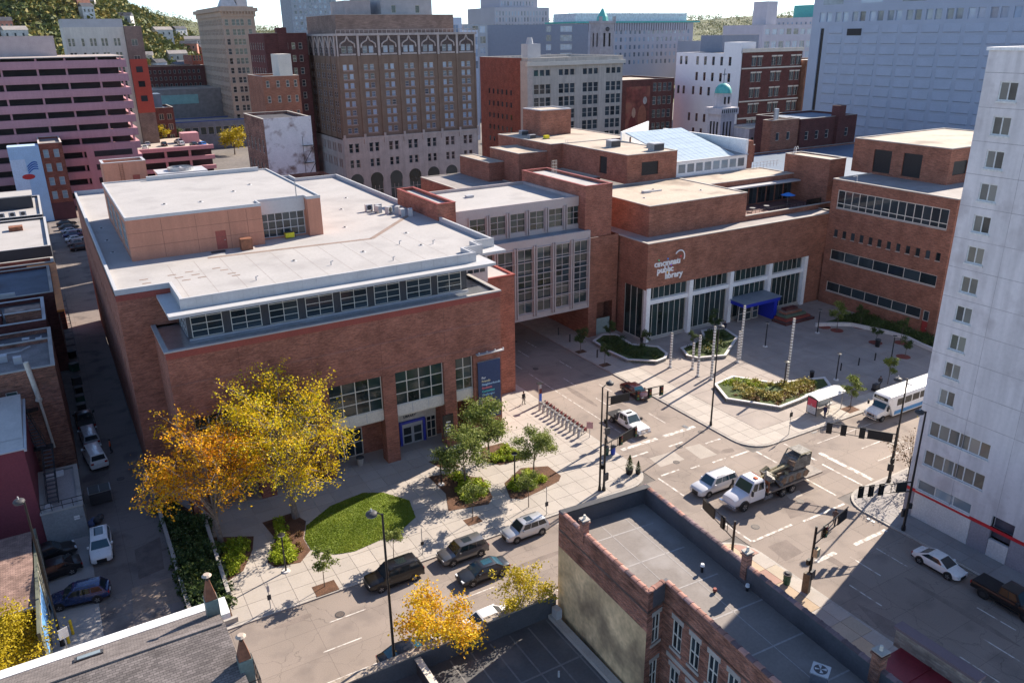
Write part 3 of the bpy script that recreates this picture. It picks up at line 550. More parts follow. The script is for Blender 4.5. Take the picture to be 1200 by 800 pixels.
fr = MB(); fr.cyl((20.5,147.4,ZR+2.6),(20.5,147.4,ZR+3.1),2.1,2.1,24,cap=False); fr.cyl((20.5,147.4,ZR+2.62),(20.5,147.4,ZR+2.64),2.05,2.05,24); fr.build('fan_ring',STEEL,CT)
bl = MB(); [bl.box(20.5+math.cos(a)*.2-.15,20.5+math.cos(a)*.2+.15,147.4-1.9,147.4+1.9,ZR+2.85,ZR+2.9) for a in (0,)]; bl.box(18.6,22.4,147.25,147.55,ZR+2.9,ZR+2.95); bl.build('fan_blade',METALG,CT)
pp = MB(); pp.tube([(21,144.5,ZR),(21,144.5,ZR+2),(22.5,144.5,ZR+2),(22.5,144.5,ZR)],.12); pp.build('pipe',STEEL,CT)
# condensers
cu = MB(); cu.box(-.5,.5,-.3,.3,.2,1.0); cu.cyl((0,-.32,.6),(0,-.3,.6),.33,.33,14,1); cu.box(-.5,-.4,-.3,.3,0,.2); cu.box(.4,.5,-.3,.3,0,.2); cum = cu.mesh('condenser',[METALG,DARK])
for i,(x,y) in enumerate(((39.4,108.5),(40.6,108),(41.2,105.4),(42.4,105.0),(43.2,102.4),(42.2,103),(40.2,106.8))):
    c = thing('condenser_unit','small grey condenser on the white library roof by the brick stair block','condenser',(x,y,ZR),.3*i,'condensers on the library roof'); inst('casing', cum, c); 
# brick stair block at the bridge
building('stair_block','narrow brick stair block with white roof and red coping between library and link','stair block',44.9,47.6,97,111,23.5,BR_N,ROOFW,front=(),z0=16,par=.35,cope=REDCOPE,parmat=BR_N)
# ---------------------------------------------------------------- link bridge
BG = thing('link_bridge','glazed link bridge over the street clad in pale panels with tall windows','bridge',(49.6,96,5))
bx = [50.1+3.28*i for i in range(6)]
mb = MB(); facade(mb,(47.6,96),0,69.5-47.6,5.2,17.4,[(x-47.6,x-47.6+2.62,6.2,16) for x in bx],.35)
mb.quad((47.6,96,5.2),(47.6,114,5.2),(69.5,114,5.2),(69.5,96,5.2)); mb.quad((69.5,114,5.2),(47.6,114,5.2),(47.6,114,22),(69.5,114,22)); mb.quad((47.6,96,17.4),(69.5,96,17.4),(69.5,98,17.4),(47.6,98,17.4))
facade(mb,(47.6,98),0,68.6-47.6,17.4,22.2,[(x-47.6,x-47.6+2.62,18.1,20.9) for x in bx],.3); mb.build('cladding',METALP,BG)
for x in bx:
    win(BG,(47.6,96),0,x-47.6,6.2,2.62,9.8,2,6,.09,.2,METALP,GLASS,True); win(BG,(47.6,98),0,x-47.6,18.1,2.62,2.8,2,3,.08,.18,METALP,GLASSG,True)
    for dx in (-.2,2.66):
        box('fin',METALP,BG,x+dx,x+dx+.16,95.72,95.995,5.6,16.4); box('fin',METALP,BG,x+dx,x+dx+.15,97.72,97.995,17.6,21.2)
for z in (6.05,8.16,10.12,12.08,14.04,16.05): box('rail',METALP,BG,49.6,69.3,95.8,95.99,z,z+.1)
box('roof',ROOFW,BG,47.7,68.5,98.3,114,21.7,21.85); p=MB(); ring(p,[(47.6,97.97),(68.63,97.97),(68.63,114),(47.6,114)],21.6,22.3,.3); p.build('parapet',METALP,BG)
for i in range(15): box('panel_joint',METALG,BG,48.5+i*1.4,48.54+i*1.4,95.99,95.999,16.6,17.38)
box('ledge_sheet',mat('ledge_blue',(.2,.25,.3),.4),BG,47.7,69.4,96.1,97.9,17.402,17.45)
box('vent',METALG,BG,55,56.2,108,108.8,21.85,22.2)
# ---------------------------------------------------------------- south library building
LS = thing('public_library','brown brick public library with white columned glass front and terraced roofs','building',(75.4,89.5,0))
SZ, SY = 15.75, 89.46
mb = MB(); facade(mb,(75.35,SY),0,44.6,8.85,SZ); facade(mb,(75.35,101.3),-H2,11.84,8.6,SZ); facade(mb,(75.35,101.3),-H2,6.7,0,8.6)
mb.quad((75.35,SY,8.85),(75.35,94.6,8.85),(120,94.6,8.85),(120,SY,8.85))
facade(mb,(74.9,101.3),-H2,5.2,0,SZ+.4); facade(mb,(69.5,96.1),0,5.4,5.6,SZ+.4,[(1.4,4.4,6,6.01)]); facade(mb,(69.5,96.1),0,1.6,0,5.6); facade(mb,(74.1,96.1),0,.8,0,5.6); facade(mb,(71.1,98.3),0,3,0,5.6); facade(mb,(71.1,98.3),-H2,0.01,0,5.6)
mb.quad((71.1,96.1,0),(71.1,96.1,5.6),(71.1,98.3,5.6),(71.1,98.3,0)); facade(mb,(111.2,SY+.3),0,8.5,0,8.85)
mb.quad((69.5,96.1,5.6),(69.5,101,5.6),(74.9,101,5.6),(74.9,96.1,5.6)); facade(mb,(69.5,112),-H2,15.9,0,SZ+.4)
mb.build('wall',BR_S,LS)
box('service_gate',mat('gate_green',(.33,.42,.40),.5,.06),LS,71.15,74.05,96.6,96.7,.15,2.7)
for i in range(5):
    x = (75.45,84.0,92.7,101.5,110.1)[i]; box('column',WHITE,LS,x,x+.75,SY-.1,SY+.65,.15,8.85)
xs = [75.45,84.0,92.7,101.5,110.1]
for i in range(4):
    a, b = xs[i]+.75, xs[i+1]; W = b-a
    win(LS,(a,SY+.75),0,0,6.75,W,2.1,7,1,.07,0,CREAM,GLASSG,True); win(LS,(a,SY+.75),0,0,.5,W,5.6,7,1,.09,0,CREAM,GLASSG,True); box('beam',WHITE,LS,a,b,SY+.2,SY+.7,6.1,6.75); box('sill',CONC,LS,a,b,SY+.4,SY+.9,.13,.5)
win(LS,(75.5,94.7),-H2,0,.5,4.4,8.2,3,1,.09,.02,CREAM,GLASSG,True); box('sill',CONC,LS,75.3,75.7,90.1,94.7,.13,.5)
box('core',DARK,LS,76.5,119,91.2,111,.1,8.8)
box('ledge',ROOFG,LS,75.6,119.6,SY+.2,112,SZ-.25,SZ-.05); p=MB(); p.box(75.3,119.6,SY-.06,SY+.35,SZ,SZ+.12); p.box(75.3,75.7,SY+.35,101,SZ,SZ+.12); p.build('coping',CONC,LS)
q = math.radians(0)
# sign: three lines of white letters, loop and coloured dots
SG = thing('library_sign','white lettered library sign with loop and coloured dots on brown brick wall','sign',(76.8,SY-.1,10.3))
sp = 0.0
text('lettering','c\u0131nc\u0131nnat\u0131',1.35,SG,(76.6,SY-.08,12.05)); text('lettering','publ\u0131c',1.35,SG,(77.2,SY-.08,11.0)); text('lettering','l\u0131brary',1.35,SG,(78.8,SY-.08,9.95))
lp = MB(); pts=[(81.55+.95*math.sin(t),SY-.1,13.05+1.0*math.cos(t)) for t in [(-1.0+i*.26) for i in range(13)]]; lp.tube(pts,.1,6); lp.build('loop',_wl,SG)
for (x,z,c) in ((77.45,13.05,(.1,.6,.25)),(79.2,13.05,(.1,.3,.8)),(81.75,13.1,(.85,.08,.12)),(79.9,12.0,(.35,.1,.7)),(79.25,10.95,(.85,.5,.03))): MB().cyl((x,SY-.16,z),(x,SY-.04,z),.13,.13,10).build('dot',mat('dot%.2f'%x,c,.5,0),SG)
# entrance canopy
EN = thing('entrance_canopy','bright blue flat entrance canopy over the glass doors of the library','canopy',(95,87,0))
BLUE = mat('canopy_blue',(.012,.03,.42),.4,.04); box('fascia',BLUE,EN,93.2,101.2,86.2,90,3.45,4.1); box('roof',mat('canopy_roof',(.2,.24,.28),.5,.1),EN,93.0,101.4,86.0,90.05,4.1,4.22); box('wall',BLUE,EN,100.3,101,86.5,89.9,.15,3.45)
for i in range(3): win(EN,(94.6+i*1.6,88.8),0,0,.15,1.3,2.6,1,2,.1,0,CREAM,GLASS,True,name='door')
# upper storeys
def blockpart(root,x0,x1,y0,y1,z0,z1,wall,roof,par=.12,cope=None,faces=(1,1,1,1),name='upper_wall',holesf=(),holesl=(),rec=.2):
    mb=MB()
    if faces[0]: facade(mb,(x0,y0),0,x1-x0,z0,z1,holesf,rec)
    if faces[1]: facade(mb,(x0,y1),-H2,y1-y0,z0,z1,holesl,rec)
    if faces[2]: facade(mb,(x1,y0),H2,y1-y0,z0,z1)
    if faces[3]: facade(mb,(x1,y1),math.pi,x1-x0,z0,z1)
    mb.build(name,wall,root); box('roof',roof,root,x0+.01,x1-.01,y0+.01,y1-.01,z1-.15,z1)
    if par:
        p=MB(); ring(p,[(x0-.04,y0-.04),(x1+.04,y0-.04),(x1+.04,y1+.04),(x0-.04,y1+.04)],z1,z1+par,.35); p.build('coping',cope or CONC,root)
blockpart(LS,78.3,98.7,93.1,110.3,SZ-.1,20.4,BR_S,ROOFT); 
th=[(1+2.2*i,3.0+2.2*i,15.9,19.1) for i in range(9)]
blockpart(LS,98.75,119.6,102,110.3,SZ-.1,20.4,BR_S,ROOFT,holesf=th)
for a in th: win(LS,(98.75,102),0,a[0],a[2],2.0,3.2,2,1,.09,.12,DARK,GLASS,True)
box('terrace_eave',METALW,LS,98.8,119.5,100.2,101.95,19.3,19.55); box('terrace_floor',mat('terrace_tile',(.17,.09,.08),.8,.15,1),LS,98.8,119.4,93.6,101.9,SZ-.04,SZ+.03)
box('terrace_wall',BR_S,LS,98.75,119.6,93.1,93.4,SZ-.04,16.5); box('terrace_coping',CONC,LS,98.8,119.6,93.04,93.46,16.5,16.62)
rl=MB(); [rl.box(99+i*.9,99.04+i*.9,94.6,94.64,SZ,SZ+1.05) for i in range(22)]; rl.box(98.9,118.2,94.59,94.65,SZ+1.05,SZ+1.12); rl.box(98.9,118.2,94.6,94.64,SZ+.5,SZ+.54); rl.build('railing',BLACK,LS)
box('privacy_screen',BLACK,LS,115.5,119.3,95.0,95.06,SZ+.1,SZ+1.35)
UM=thing('garden_umbrella','blue umbrella over a table on the library roof terrace','umbrella',(113.6,97.6,SZ)); um=MB(); um.cyl((113.6,97.6,SZ),(113.6,97.6,SZ+2.4),.04,.04,6); um.build('pole',STEEL,UM); c=MB(); c.cyl((113.6,97.6,SZ+2.0),(113.6,97.6,SZ+2.5),1.3,.05,8); c.build('canopy',mat('umbrella_blue',(.02,.2,.6),.6),UM); t_=MB(); t_.cyl((113.6,97.6,SZ+.7),(113.6,97.6,SZ+.75),.6,.6,12); t_.build('table_top',DARK,UM)
for i in range(3):
    tb=thing('cafe_table',('first','second','third')[i]+' small café table from the tan roof end of the terrace','table',(101.5+i*3.4,97.5,SZ),group='terrace tables'); t_=MB().cyl((0,0,.7),(0,0,.74),.5,.5,12); t_.build('top',STEEL,tb,False); MB().cyl((0,0,0),(0,0,.7),.05,.05,6).build('leg',DARK,tb,False)
lv=[(3.2,7.0,21.6,23.9)]
blockpart(LS,87.3,98.5,110.3,130.5,20.4,25.3,BR_S,ROOFT,holesf=lv,holesl=[(12.2,14.4,21.4,24.4)]); blockpart(LS,84.7,104,130.5,151,18,25.3,BR_S,ROOFT)
LOUV=mat('louvre_dark',(.02,.02,.024),.6)
def louvre(root,P,rz,u0,u1,za,zb):
    d,n=dirs(rz)
    for i in range(int((zb-za)/.22)):
        b=MB(); L=u1-u0; b.box(0,L,0,.14,0,.04); b.build('louvre',LOUV,root,True,(P[0]+d[0]*u0-n[0]*.16,P[1]+d[1]*u0-n[1]*.16,za+.1+i*.22),rz)
    b=MB().box(0,u1-u0,0,.02,0,zb-za); b.build('louvre_back',BLACK,root,True,(P[0]+d[0]*u0-n[0]*.19,P[1]+d[1]*u0-n[1]*.19,za),rz)
louvre(LS,(87.3,110.3),0,3.2,7.0,21.6,23.9); louvre(LS,(87.3,130.5),-H2,12.2,14.4,21.4,24.4)
blockpart(LS,90.3,97.8,143,150,25.3,30.3,BR_S,ROOFT,.2,METALW,name='lift_tower'); blockpart(LS,78.3,86.5,131.8,143,15,23.9,BR_S,ROOFT); blockpart(LS,75,78.28,137.5,150,14,21.8,BR_S,ROOFT); blockpart(LS,66,78.2,127,150,0,18.2,BR_S,ROOFG); blockpart(LS,84.7,87.28,118,130.4,18,20.6,BR_S,ROOFT)
louvre(LS,(78.3,131.75),0,1.8,5.2,15.4,17.4)
lad=MB(); [lad.tube([(88.0+dx,130.35,18),(88.0+dx,130.35,26)],.035) for dx in (0,.5)]; [lad.tube([(88,130.35,18.3+i*.35),(88.5,130.35,18.3+i*.35)],.02) for i in range(21)]; lad.build('ladder',METALW,LS)
hv=MB(); hv.box(-1.1,1.1,-.9,.9,0,1.25); [hv.box(-1.12,1.12,-.91+.2*i,-.86+.2*i,.1,1.15,1) for i in range(9)]; hv.box(-1.15,1.15,-.95,.95,1.25,1.33); hvm=hv.mesh('casing',[METALG,DARK])
for x,y,z,s in ((92.3,121,25.3,.95),(95.6,112.8,25.3,1),(97.6,116.6,25.3,.55),(88.6,147,25.3,.7),(86.9,141,25.3,.6)):
    o=thing('rooftop_unit',{92.3:'grey ventilation unit in the middle of the tan upper roof',95.6:'largest grey ventilation unit at the front edge of the tan upper roof',97.6:'smallest grey ventilation unit near the glass skylight',88.6:'grey ventilation unit beside the brick lift tower',86.9:'grey ventilation unit at the rear corner of the tan upper roof'}[x],'ventilation unit',(x,y,z),group='ventilation units on library roof',scale=(s,s,s)); inst('casing',hvm,o)
o=thing('yellow_machine','yellow machine on the tan library roof beside the brick lift tower','machine',(88.9,138.6,25.3)); box('body',G_,o,88.4,89.4,138.2,139,25.4,26); box('base',DARK,o,88.3,89.5,138.1,139.1,25.3,25.4)
for i in range(3): inst('roof_drain',dm,LS,True,((82,99,20.401),(88,104,20.401),(94,99,20.401))[i])
box('duct',METALW,LS,84.5,86,102,102.8,20.4,20.75); box('duct',METALW,LS,86,88.5,102.3,102.6,20.4,20.6)
# brick stair block on the street side
building('brick_stair_block','tall narrow brick stair block with red coping between link bridge and library','stair block',68.65,73.6,96.3,114.5,23.6,BR_N,ROOFW,z0=16.15,par=.35,cope=REDCOPE,parmat=BR_N)
cg=MB(); [cg.tube([(71+dx,109,23.95),(71+dx,109,26)],.03) for dx in (0,.3,.6,.9)]; [cg.tube([(71,109,z),(71.9,109,z)],.03) for z in (24.5,25,25.5,26)]; cg.build('ladder_cage',CREAM,LS)
# atrium with skylight
AT=thing('atrium','white walled atrium with sloping glass skylight on the library roof','atrium',(99,110.6,20.4))
mb=MB(); facade(mb,(98.8,110.7),0,17.6,20.4,23.1,[(.5+2.1*i,2.3+2.1*i,21,22.7) for i in range(8)],.12); facade(mb,(116.4,110.7),H2,24,20.4,23.1); mb.build('wall',WHITE,AT)
for i in range(8): win(AT,(98.8,110.7),0,.5+2.1*i,21,1.8,1.7,1,1,.08,.08,WHITE,GLASSL,True)
SKY_=mat('skylight_glass',(.46,.54,.58),.2,.06,.5,spec=.6)
for i in range(11):
    for j in range(6):
        xa=99.4+i*1.3; a=(xa+.04,111+j*2.6+.04,23.2+j*.62); b=(xa+1.26,111+j*2.6+.04,23.2+j*.62); c=(xa+1.26,111+(j+1)*2.6-.04,23.2+(j+1)*.62-.01); d=(xa+.04,111+(j+1)*2.6-.04,23.2+(j+1)*.62-.01)
        MB().add([a,b,c,d,*[(q[0],q[1],q[2]-.05) for q in (a,b,c,d)]],[(0,1,2,3),(7,6,5,4),(0,4,5,1),(1,5,6,2),(2,6,7,3),(3,7,4,0)]).build('pane',SKY_,AT)
g1=MB(); g1.add([(99.2,110.75,23.12),(113.8,110.75,23.12),(113.8,126.8,26.85),(99.2,126.8,26.85)],[(0,1,2,3)]); g1.build('skylight_frame',METALG,AT)
for i in range(5): MB().add([(113.9,111+.1,23.2+.35*i),(116,111+.1+i*.5,23.2+.5*i),(116,126,24.4+.5*i),(113.9,126.5,26.8)],[(0,1,2,3)]).build('side_glazing',GLASSB,AT) if i==0 else None
MB().prism([(116.1,110.9),(116.6,110.9),(116.6,135),(116.1,135)],23.1,25.9).build('end_wall',WHITE,AT); MB().prism([(98.9,127),(98.9,127.4),(116,140),(116,139.6)],23,27).build('back_wall',WHITE,AT)
box('eave',METALW,AT,98.7,116.6,110.55,111.1,23.1,23.22); box('upper_wall',BR_S,AT,116.7,118,110.9,114.5,20.4,25.6); box('roof',ROOFW,AT,98.9,119.5,128,150,22.5,23)
blockpart(LS,118.1,126,118,124,20,23.4,BR_S,ROOFT)
gr=MB(); [gr.box(117.2+i*.9,117.24+i*.9,109.7,109.74,20.5,21.6) for i in range(8)]; gr.box(117,124,109.69,109.75,21.55,21.6); gr.box(117,124,109.7,109.74,21,21.04); gr.build('guard_rail',METALW,LS)
# right wing with plaza front
RX=114.7
RW=thing('library_wing','red brick library wing with rows of windows facing the plaza','building',(RX,67.4,0))
Y1=89.4; uo=lambda y:Y1-y
hs=[(uo(88.1)+0,uo(68.4),17.0,20.0),(uo(88)+0,uo(68.5),8.1,9.83),(uo(88),uo(70.1),2.53,4.16)]
sm=[(uo(87.9)+i*1.69,uo(87.9)+i*1.69+.75,12.1,13.35) for i in range(12)]
dr_=[(uo(69.7),uo(68.65),.15,4.05)]
blockpart(RW,RX,150,67.4,Y1,0,21.6,BR_S,ROOFG,.15,CONC,holesl=hs+sm+dr_,name='wall')
win(RW,(RX,Y1),-H2,hs[0][0],17.0,hs[0][1]-hs[0][0],3.0,14,1,.12,.1,CREAM,GLASS,True); box('transom',CREAM,RW,RX+.04,RX+.13,68.4,88.1,17.75,17.87)
win(RW,(RX,Y1),-H2,hs[1][0],8.1,hs[1][1]-hs[1][0],1.73,7,1,.08,.1,CREAM,GLASS,True); win(RW,(RX,Y1),-H2,hs[2][0],2.53,hs[2][1]-hs[2][0],1.63,7,1,.08,.1,CREAM,GLASS,True)
for a in sm: win(RW,(RX,Y1),-H2,a[0],a[2],.75,1.25,1,1,.06,.12,DARK,GLASS); 
for a in sm: box('sill',CONC,RW,RX-.06,RX+.05,Y1-a[1]-.05,Y1-a[0]+.05,11.98,12.09)
for h in hs: box('sill',CONC,RW,RX-.1,RX+.05,Y1-h[1],Y1-h[0],h[2]-.16,h[2]-.01)
dd=box('door',mat('door_red',(.34,.045,.04),.5,.06),RW,RX+.1,RX+.15,68.7,69.65,.15,2.3); box('handle',STEEL,dd,RX+.05,RX+.1,68.8,68.9,1.1,1.25); win(RW,(RX,Y1),-H2,uo(69.65),2.35,.95,1.65,1,1,.07,.1,CREAM,GLASS)
ss=MB(); facade(ss,(RX+.3,67.38),0,3.2,0,20.4,[(.2,1.1,1+2.4*i,3.1+2.4*i) for i in range(8)],.1); ss.build('stair_glazing',BR_S,RW)
for i in range(8): win(RW,(RX+.3,67.38),0,.2,1+2.4*i,.9,2.1,1,2,.07,.05,METALG,GLASS)
box('camera_arm',METALW,RW,RX-.2,RX+.9,85.4,85.5,22.5,22.6); box('camera_post',METALW,RW,RX+.8,RX+.9,85.4,85.5,21.7,22.5)
blockpart(RW,124.3,150,75.6,93.5,21.6,27.2,BR_S,ROOFT,.15,CONC,name='penthouse_wall',holesl=[(4.2,7.6,22,25.8),(9.8,13.2,22,25.8)],holesf=[(1.2,5,23,25.2)])
louvre(RW,(124.3,93.5),-H2,4.2,7.6,22,25.8); louvre(RW,(124.3,93.5),-H2,9.8,13.2,22,25.8); louvre(RW,(124.3,75.6),0,1.2,5,23,25.2)
building('brick_tower','plain brick tower with ladder hoops on top at the end of the terrace','tower',119.7,123.9,94.4,104.5,23.6,BR_S,ROOFT,z0=0,par=.15)
hp=MB(); [hp.tube([(120.4+dx+.25*math.cos(t),103,24.6+.5*math.sin(t)) for t in [math.pi*k/6 for k in range(7)]]+[(120.15+dx,103,23.8)],.04) for dx in (0,.6)]; hp.tube([(120.65,103,23.8),(120.65,103,24.6)],.04); hp.build('ladder_hoop',WHITE,LS)
building('brick_infill','low brick block joining library terrace and wing beside the tower','block',116.4,124.2,89.5,94.3,15.7,BR_S,ROOFG,z0=0,par=.12)
# ---------------------------------------------------------------- white tower block
TWM = mat('tower_render', (.68,.65,.65), .85, .06, .15, 3, .04, streak=.12, stain=((.40,.36,.36),.5,.45))
TX, TY = 67.7, 39.6
TW = thing('tower_block', 'tall white rendered tower block with paired windows and red stripe', 'building', (TX,TY,0))
wz = [39.5-2.69*i for i in range(11)]
hol = [(TY-y1, TY-y0, z, z+1.5) for z in wz for y0,y1 in ((36.7,38.2),(27.5,29),(20,21.5))]
st = [(TY-38.5,TY-32.7,9.07,10.66),(TY-38.5,TY-32.6,6.0,7.6),(TY-38.6,TY-33.2,3.15,4.3)]
rc = [(TY-31.3,TY-29.3,1.9,4.2)]
mb = MB(); facade(mb,(TX,TY),-H2,34,3.1,43.3,hol+[s for s in st]+[(rc[0][0],rc[0][1],3.1,4.2)],.25); facade(mb,(TX,TY-34),0,30,0,43.3); facade(mb,(TX+30,TY),math.pi,30,0,43.3); facade(mb,(TX+30,TY-34),H2,34,0,43.3); mb.build('wall',TWM,TW)
TGL=glass('glass_tower_block',(.075,.075,.068),.07,.8)
TWW = mat('tower_frame',(.66,.66,.64),.5,.05)
for h in hol: win(TW,(TX,TY),-H2,h[0],h[2],1.5,1.5,2,1,.1,.12,TWW,TGL,True); box('sill',TWW,TW,TX-.12,TX+.1,TY-h[1]-.08,TY-h[0]+.08,h[2]-.16,h[2]-.005)
for s,n in zip(st,(6,6,3)): win(TW,(TX,TY),-H2,s[0],s[2],s[1]-s[0],s[3]-s[2],n,1,.11,.12,TWW,GLASSL if n==3 else TGL,True); box('sill',TWW,TW,TX-.1,TX+.08,TY-s[1],TY-s[0],s[2]-.12,s[2]-.005)
box('red_stripe',mat('stripe_red',(.55,.02,.03),.5,.05),TW,TX-.06,TX+.2,TY-34,TY+.05,2.78,3.1)
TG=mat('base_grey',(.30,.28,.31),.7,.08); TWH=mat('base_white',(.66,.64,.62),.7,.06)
for a,b,m in ((39.6,38.7,TG),(38.7,33.0,TWH),(33.0,31.2,TG),(31.2,29.4,TWH),(29.4,27.4,TG),(27.4,22,TWH),(22,5.6,TG)): box('base_panel',m,TW,TX-.02,TX+.3,b+.02,a-.02,0,2.775 if m is not TWH or a!=31.2 else 1.85)
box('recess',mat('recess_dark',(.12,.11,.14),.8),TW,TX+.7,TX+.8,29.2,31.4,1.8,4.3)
box('roof',ROOFT,TW,TX+.2,TX+29.8,TY-33.8,TY-.2,43,43.28); p=MB(); ring(p,[(TX-.15,TY-34.1),(TX+30.1,TY-34.1),(TX+30.1,TY+.15),(TX-.15,TY+.15)],43.3,43.55,.45); p.build('coping',WHITE,TW)
for y in (35.2,31.0,26,22.5,18): box('panel_joint',mat('joint_grey',(.4,.37,.38),.9),TW,TX-.003,TX+.05,y,y+.035,3.2,43.2)
for z in (41.6,38.9,36.2,33.5,30.8,28,25.4,22.7,20,17.3,14.6,12): box('string_joint',mat('joint_grey',(.4,.37,.38),.9),TW,TX-.004,TX+.05,TY-33.9,TY-.02,z,z+.05)
# ---------------------------------------------------------------- foreground brick building (slightly skewed to the street)
FB = thing('corner_building', 'narrow old brick building with dark flat roof and terracotta coping tiles', 'building', (29.1,43.5,0))
FP = [(29.1,43.5),(37.2,43.0),(36.0,21.2),(35.5,8),(29.0,8),(30.45,32.75),(28.75,32.4)]
Z1, ZP = 9.55, 11.0
STUC = mat('stucco', (.66,.49,.28), .9, .28, .35, 3, .15, stain=((.15,.11,.075),.75,.30), streak=.1)
def seg(a, b): return a, math.atan2(b[1]-a[1], b[0]-a[0]), math.hypot(b[0]-a[0], b[1]-a[1])
mb = MB(); wf = mat('sash_white',(.62,.60,.53),.6,.08)
A, rz, W = seg(FP[0],FP[6]); facade(mb,A,rz,W,7.9,ZP); sm_=MB(); facade(sm_,A,rz,W,0,7.9); sm_.build('stucco_wall',STUC,FB)
A, rz, W = seg(FP[6],FP[5]); hh=[(.62,1.42,z,z+2.3) for z in (6.5,2.6)]; facade(mb,A,rz,W,0,ZP,hh)
for h in hh: win(FB,A,rz,h[0],h[2],.8,2.3,2,2,.09,.1,wf,GLASS,True); b=MB().box(-.15,.95,-.06,.12,-.22,-.01); d,n=dirs(rz); b.build('sill',CONC,FB,True,(A[0]+d[0]*h[0],A[1]+d[1]*h[0],h[2]),rz); b=MB().box(-.12,.92,-.03,.1,2.31,2.65); b.build('lintel',CONC,FB,True,(A[0]+d[0]*h[0],A[1]+d[1]*h[0],h[2]),rz)
A, rz, W = seg(FP[5],FP[4]); hh=[(1.05+1.78*i,2.0+1.78*i,z,z+2.3) for i in range(12) for z in (6.55,2.65)]; facade(mb,A,rz,W,0,ZP,hh)
for h in hh:
    win(FB,A,rz,h[0],h[2],.95,2.3,2,2,.09,.1,wf,GLASS,True); d,n=dirs(rz)
    for nm,z0,z1,k in (('sill',-.2,-.01,.08),('lintel',2.31,2.7,.03)): MB().box(-.13,1.08,-k,.12,z0,z1).build(nm,CONC,FB,True,(A[0]+d[0]*h[0],A[1]+d[1]*h[0],h[2]),rz)
    if h[2]<4: MB().box(-.4,1.35,-.05,.1,2.9,3.25).build('band_course',CONC,FB,True,(A[0]+d[0]*h[0],A[1]+d[1]*h[0],h[2]),rz)
for i,j in ((0,1),(1,2),(2,3),(3,4)): A, rz, W = seg(FP[j],FP[i]); facade(mb,A,rz,W,0,ZP)
mb.build('wall',BR_W,FB)
FROOF=mat('bitumen_roof',(.20,.175,.16),.7,.1,.3,6,.08,stain=((.30,.28,.27),.6,.35)); MB().prism(FP,Z1-.2,Z1).build('roof',FROOF,FB)
ip = MB(); ring(ip,[(29.12,43.46),(37.16,42.97),(35.97,21.2),(35.47,8.02),(29.05,8.02),(30.48,32.72),(28.78,32.42)],Z1,ZP,.32); ip.build('parapet',mat('parapet_felt',(.085,.085,.095),.6,.2,.6),FB)
for k in range(6): y=40.5-k*3.6; a=MB().box(0,6.0-.1*k,-.06,.06,0,.006); a.build('roof_seam',mat('seam_pale',(.33,.31,.30),.8,.1),FB,True,(29.75-.02*k+(1.25 if y<32.3 else 0),y,Z1+.002),-.055)
for k in range(2): MB().box(0,30,-.03,.03,0,.005).build('roof_seam',MATS['seam_pale'],FB,True,(32+k*2.2,41.9,Z1+.003),-H2-.05)
# coping tiles along the parapet, one by one
ct=MB(); pr_=[(-.2,0),(-.17,.06),(-.05,.11),(.05,.11),(.17,.06),(.2,0)]
ct.loft([[(0,y,z) for y,z in pr_],[(.5,y,z) for y,z in pr_]]); ct.loft([[(.46,y*1.12,z*1.15+.01) for y,z in pr_],[(.6,y*1.12,z*1.15+.01) for y,z in pr_]])
TERR=slabmat('coping_tile',(.37,.19,.15),.35); TERP=slabmat('coping_tile_dark',(.17,.115,.12),.3)
tms=[ct.mesh('coping_tile',TERR),ct.mesh('coping_tile',TERP)]
rr=random.Random(2)
for i,j,k in ((0,6,0),(6,5,0),(5,4,0),(1,0,2),(2,1,1),(3,2,1)):
    a,b=FP[i],FP[j]; A,rz,W=seg(a,b); n=int(W/.62); d=(math.cos(rz),math.sin(rz)); nl=(-d[1],d[0])
    s = 1 if k==0 else -1
    if k==2: continue
    s = 1
    for q_ in range(n):
        t=q_*W/n+.01; p=(A[0]+d[0]*t+nl[0]*.16*s, A[1]+d[1]*t+nl[1]*.16*s, ZP)
        inst('coping_tile',tms[0] if (k==0 and rr.random()<.8) or rr.random()<.2 else tms[1],FB,True,p,rz,scale=(W/n/.62,1,1))
MB().box(0,8.1,-.3,.25,0,.12).build('front_coping',DARK,FB,True,(29.1,43.2,ZP),-.062)
def chimney(x,y,z,h,lab,s=.5):
    c=thing('chimney_stack',lab,'chimney',(x,y,z),-.05,group='parapet chimneys')
    b=MB(); b.box(-s/2,s/2,-s/2,s/2,0,h); b.box(-s/2-.08,s/2+.08,-s/2-.08,s/2+.08,h-.25,h-.1); b.build('shaft',BR_W,c,False); box('cap',CONC,c,-s/2-.06,s/2+.06,-s/2-.06,s/2+.06,h,h+.08,world=False); MB().cyl((0,0,h+.08),(0,0,h+.4),.11,.09,8).build('pot',CREAM,c,False); return c
chimney(29.15,40.2,10.2,1.9,'brick chimney on the parapet above the stained stucco wall'); chimney(36.35,31.3,10.0,2.1,'brick chimney on the street parapet next to white vent'); chimney(35.75,20.6,10.0,2.2,'stout brick chimney beside the red metal penthouse roof',.6)
def vent(x,y,lab,m,h=.5):
    v=thing('roof_vent',lab,'vent',(x,y,Z1)); MB().cyl((0,0,0),(0,0,h),.1,.09,8).build('pipe',BLACK,v,False); MB().cyl((0,0,h),(0,0,h+.18),.16,.12,10).build('cowl',m,v,False)
vent(34.7,33.7,'white capped vent pipe on the dark roof at the edge of sunlight',WHITE); vent(35.9,30.6,'white capped vent pipe on the dark roof next to brick chimney',WHITE,.35); vent(33.9,31.6,'squat red vent cap lying in shade on the dark roof',REDCOPE,.15)
AC=thing('air_conditioner','square white air conditioner with round fan grille on the dark shaded roof','air conditioner',(33.2,22.4,Z1),.5)
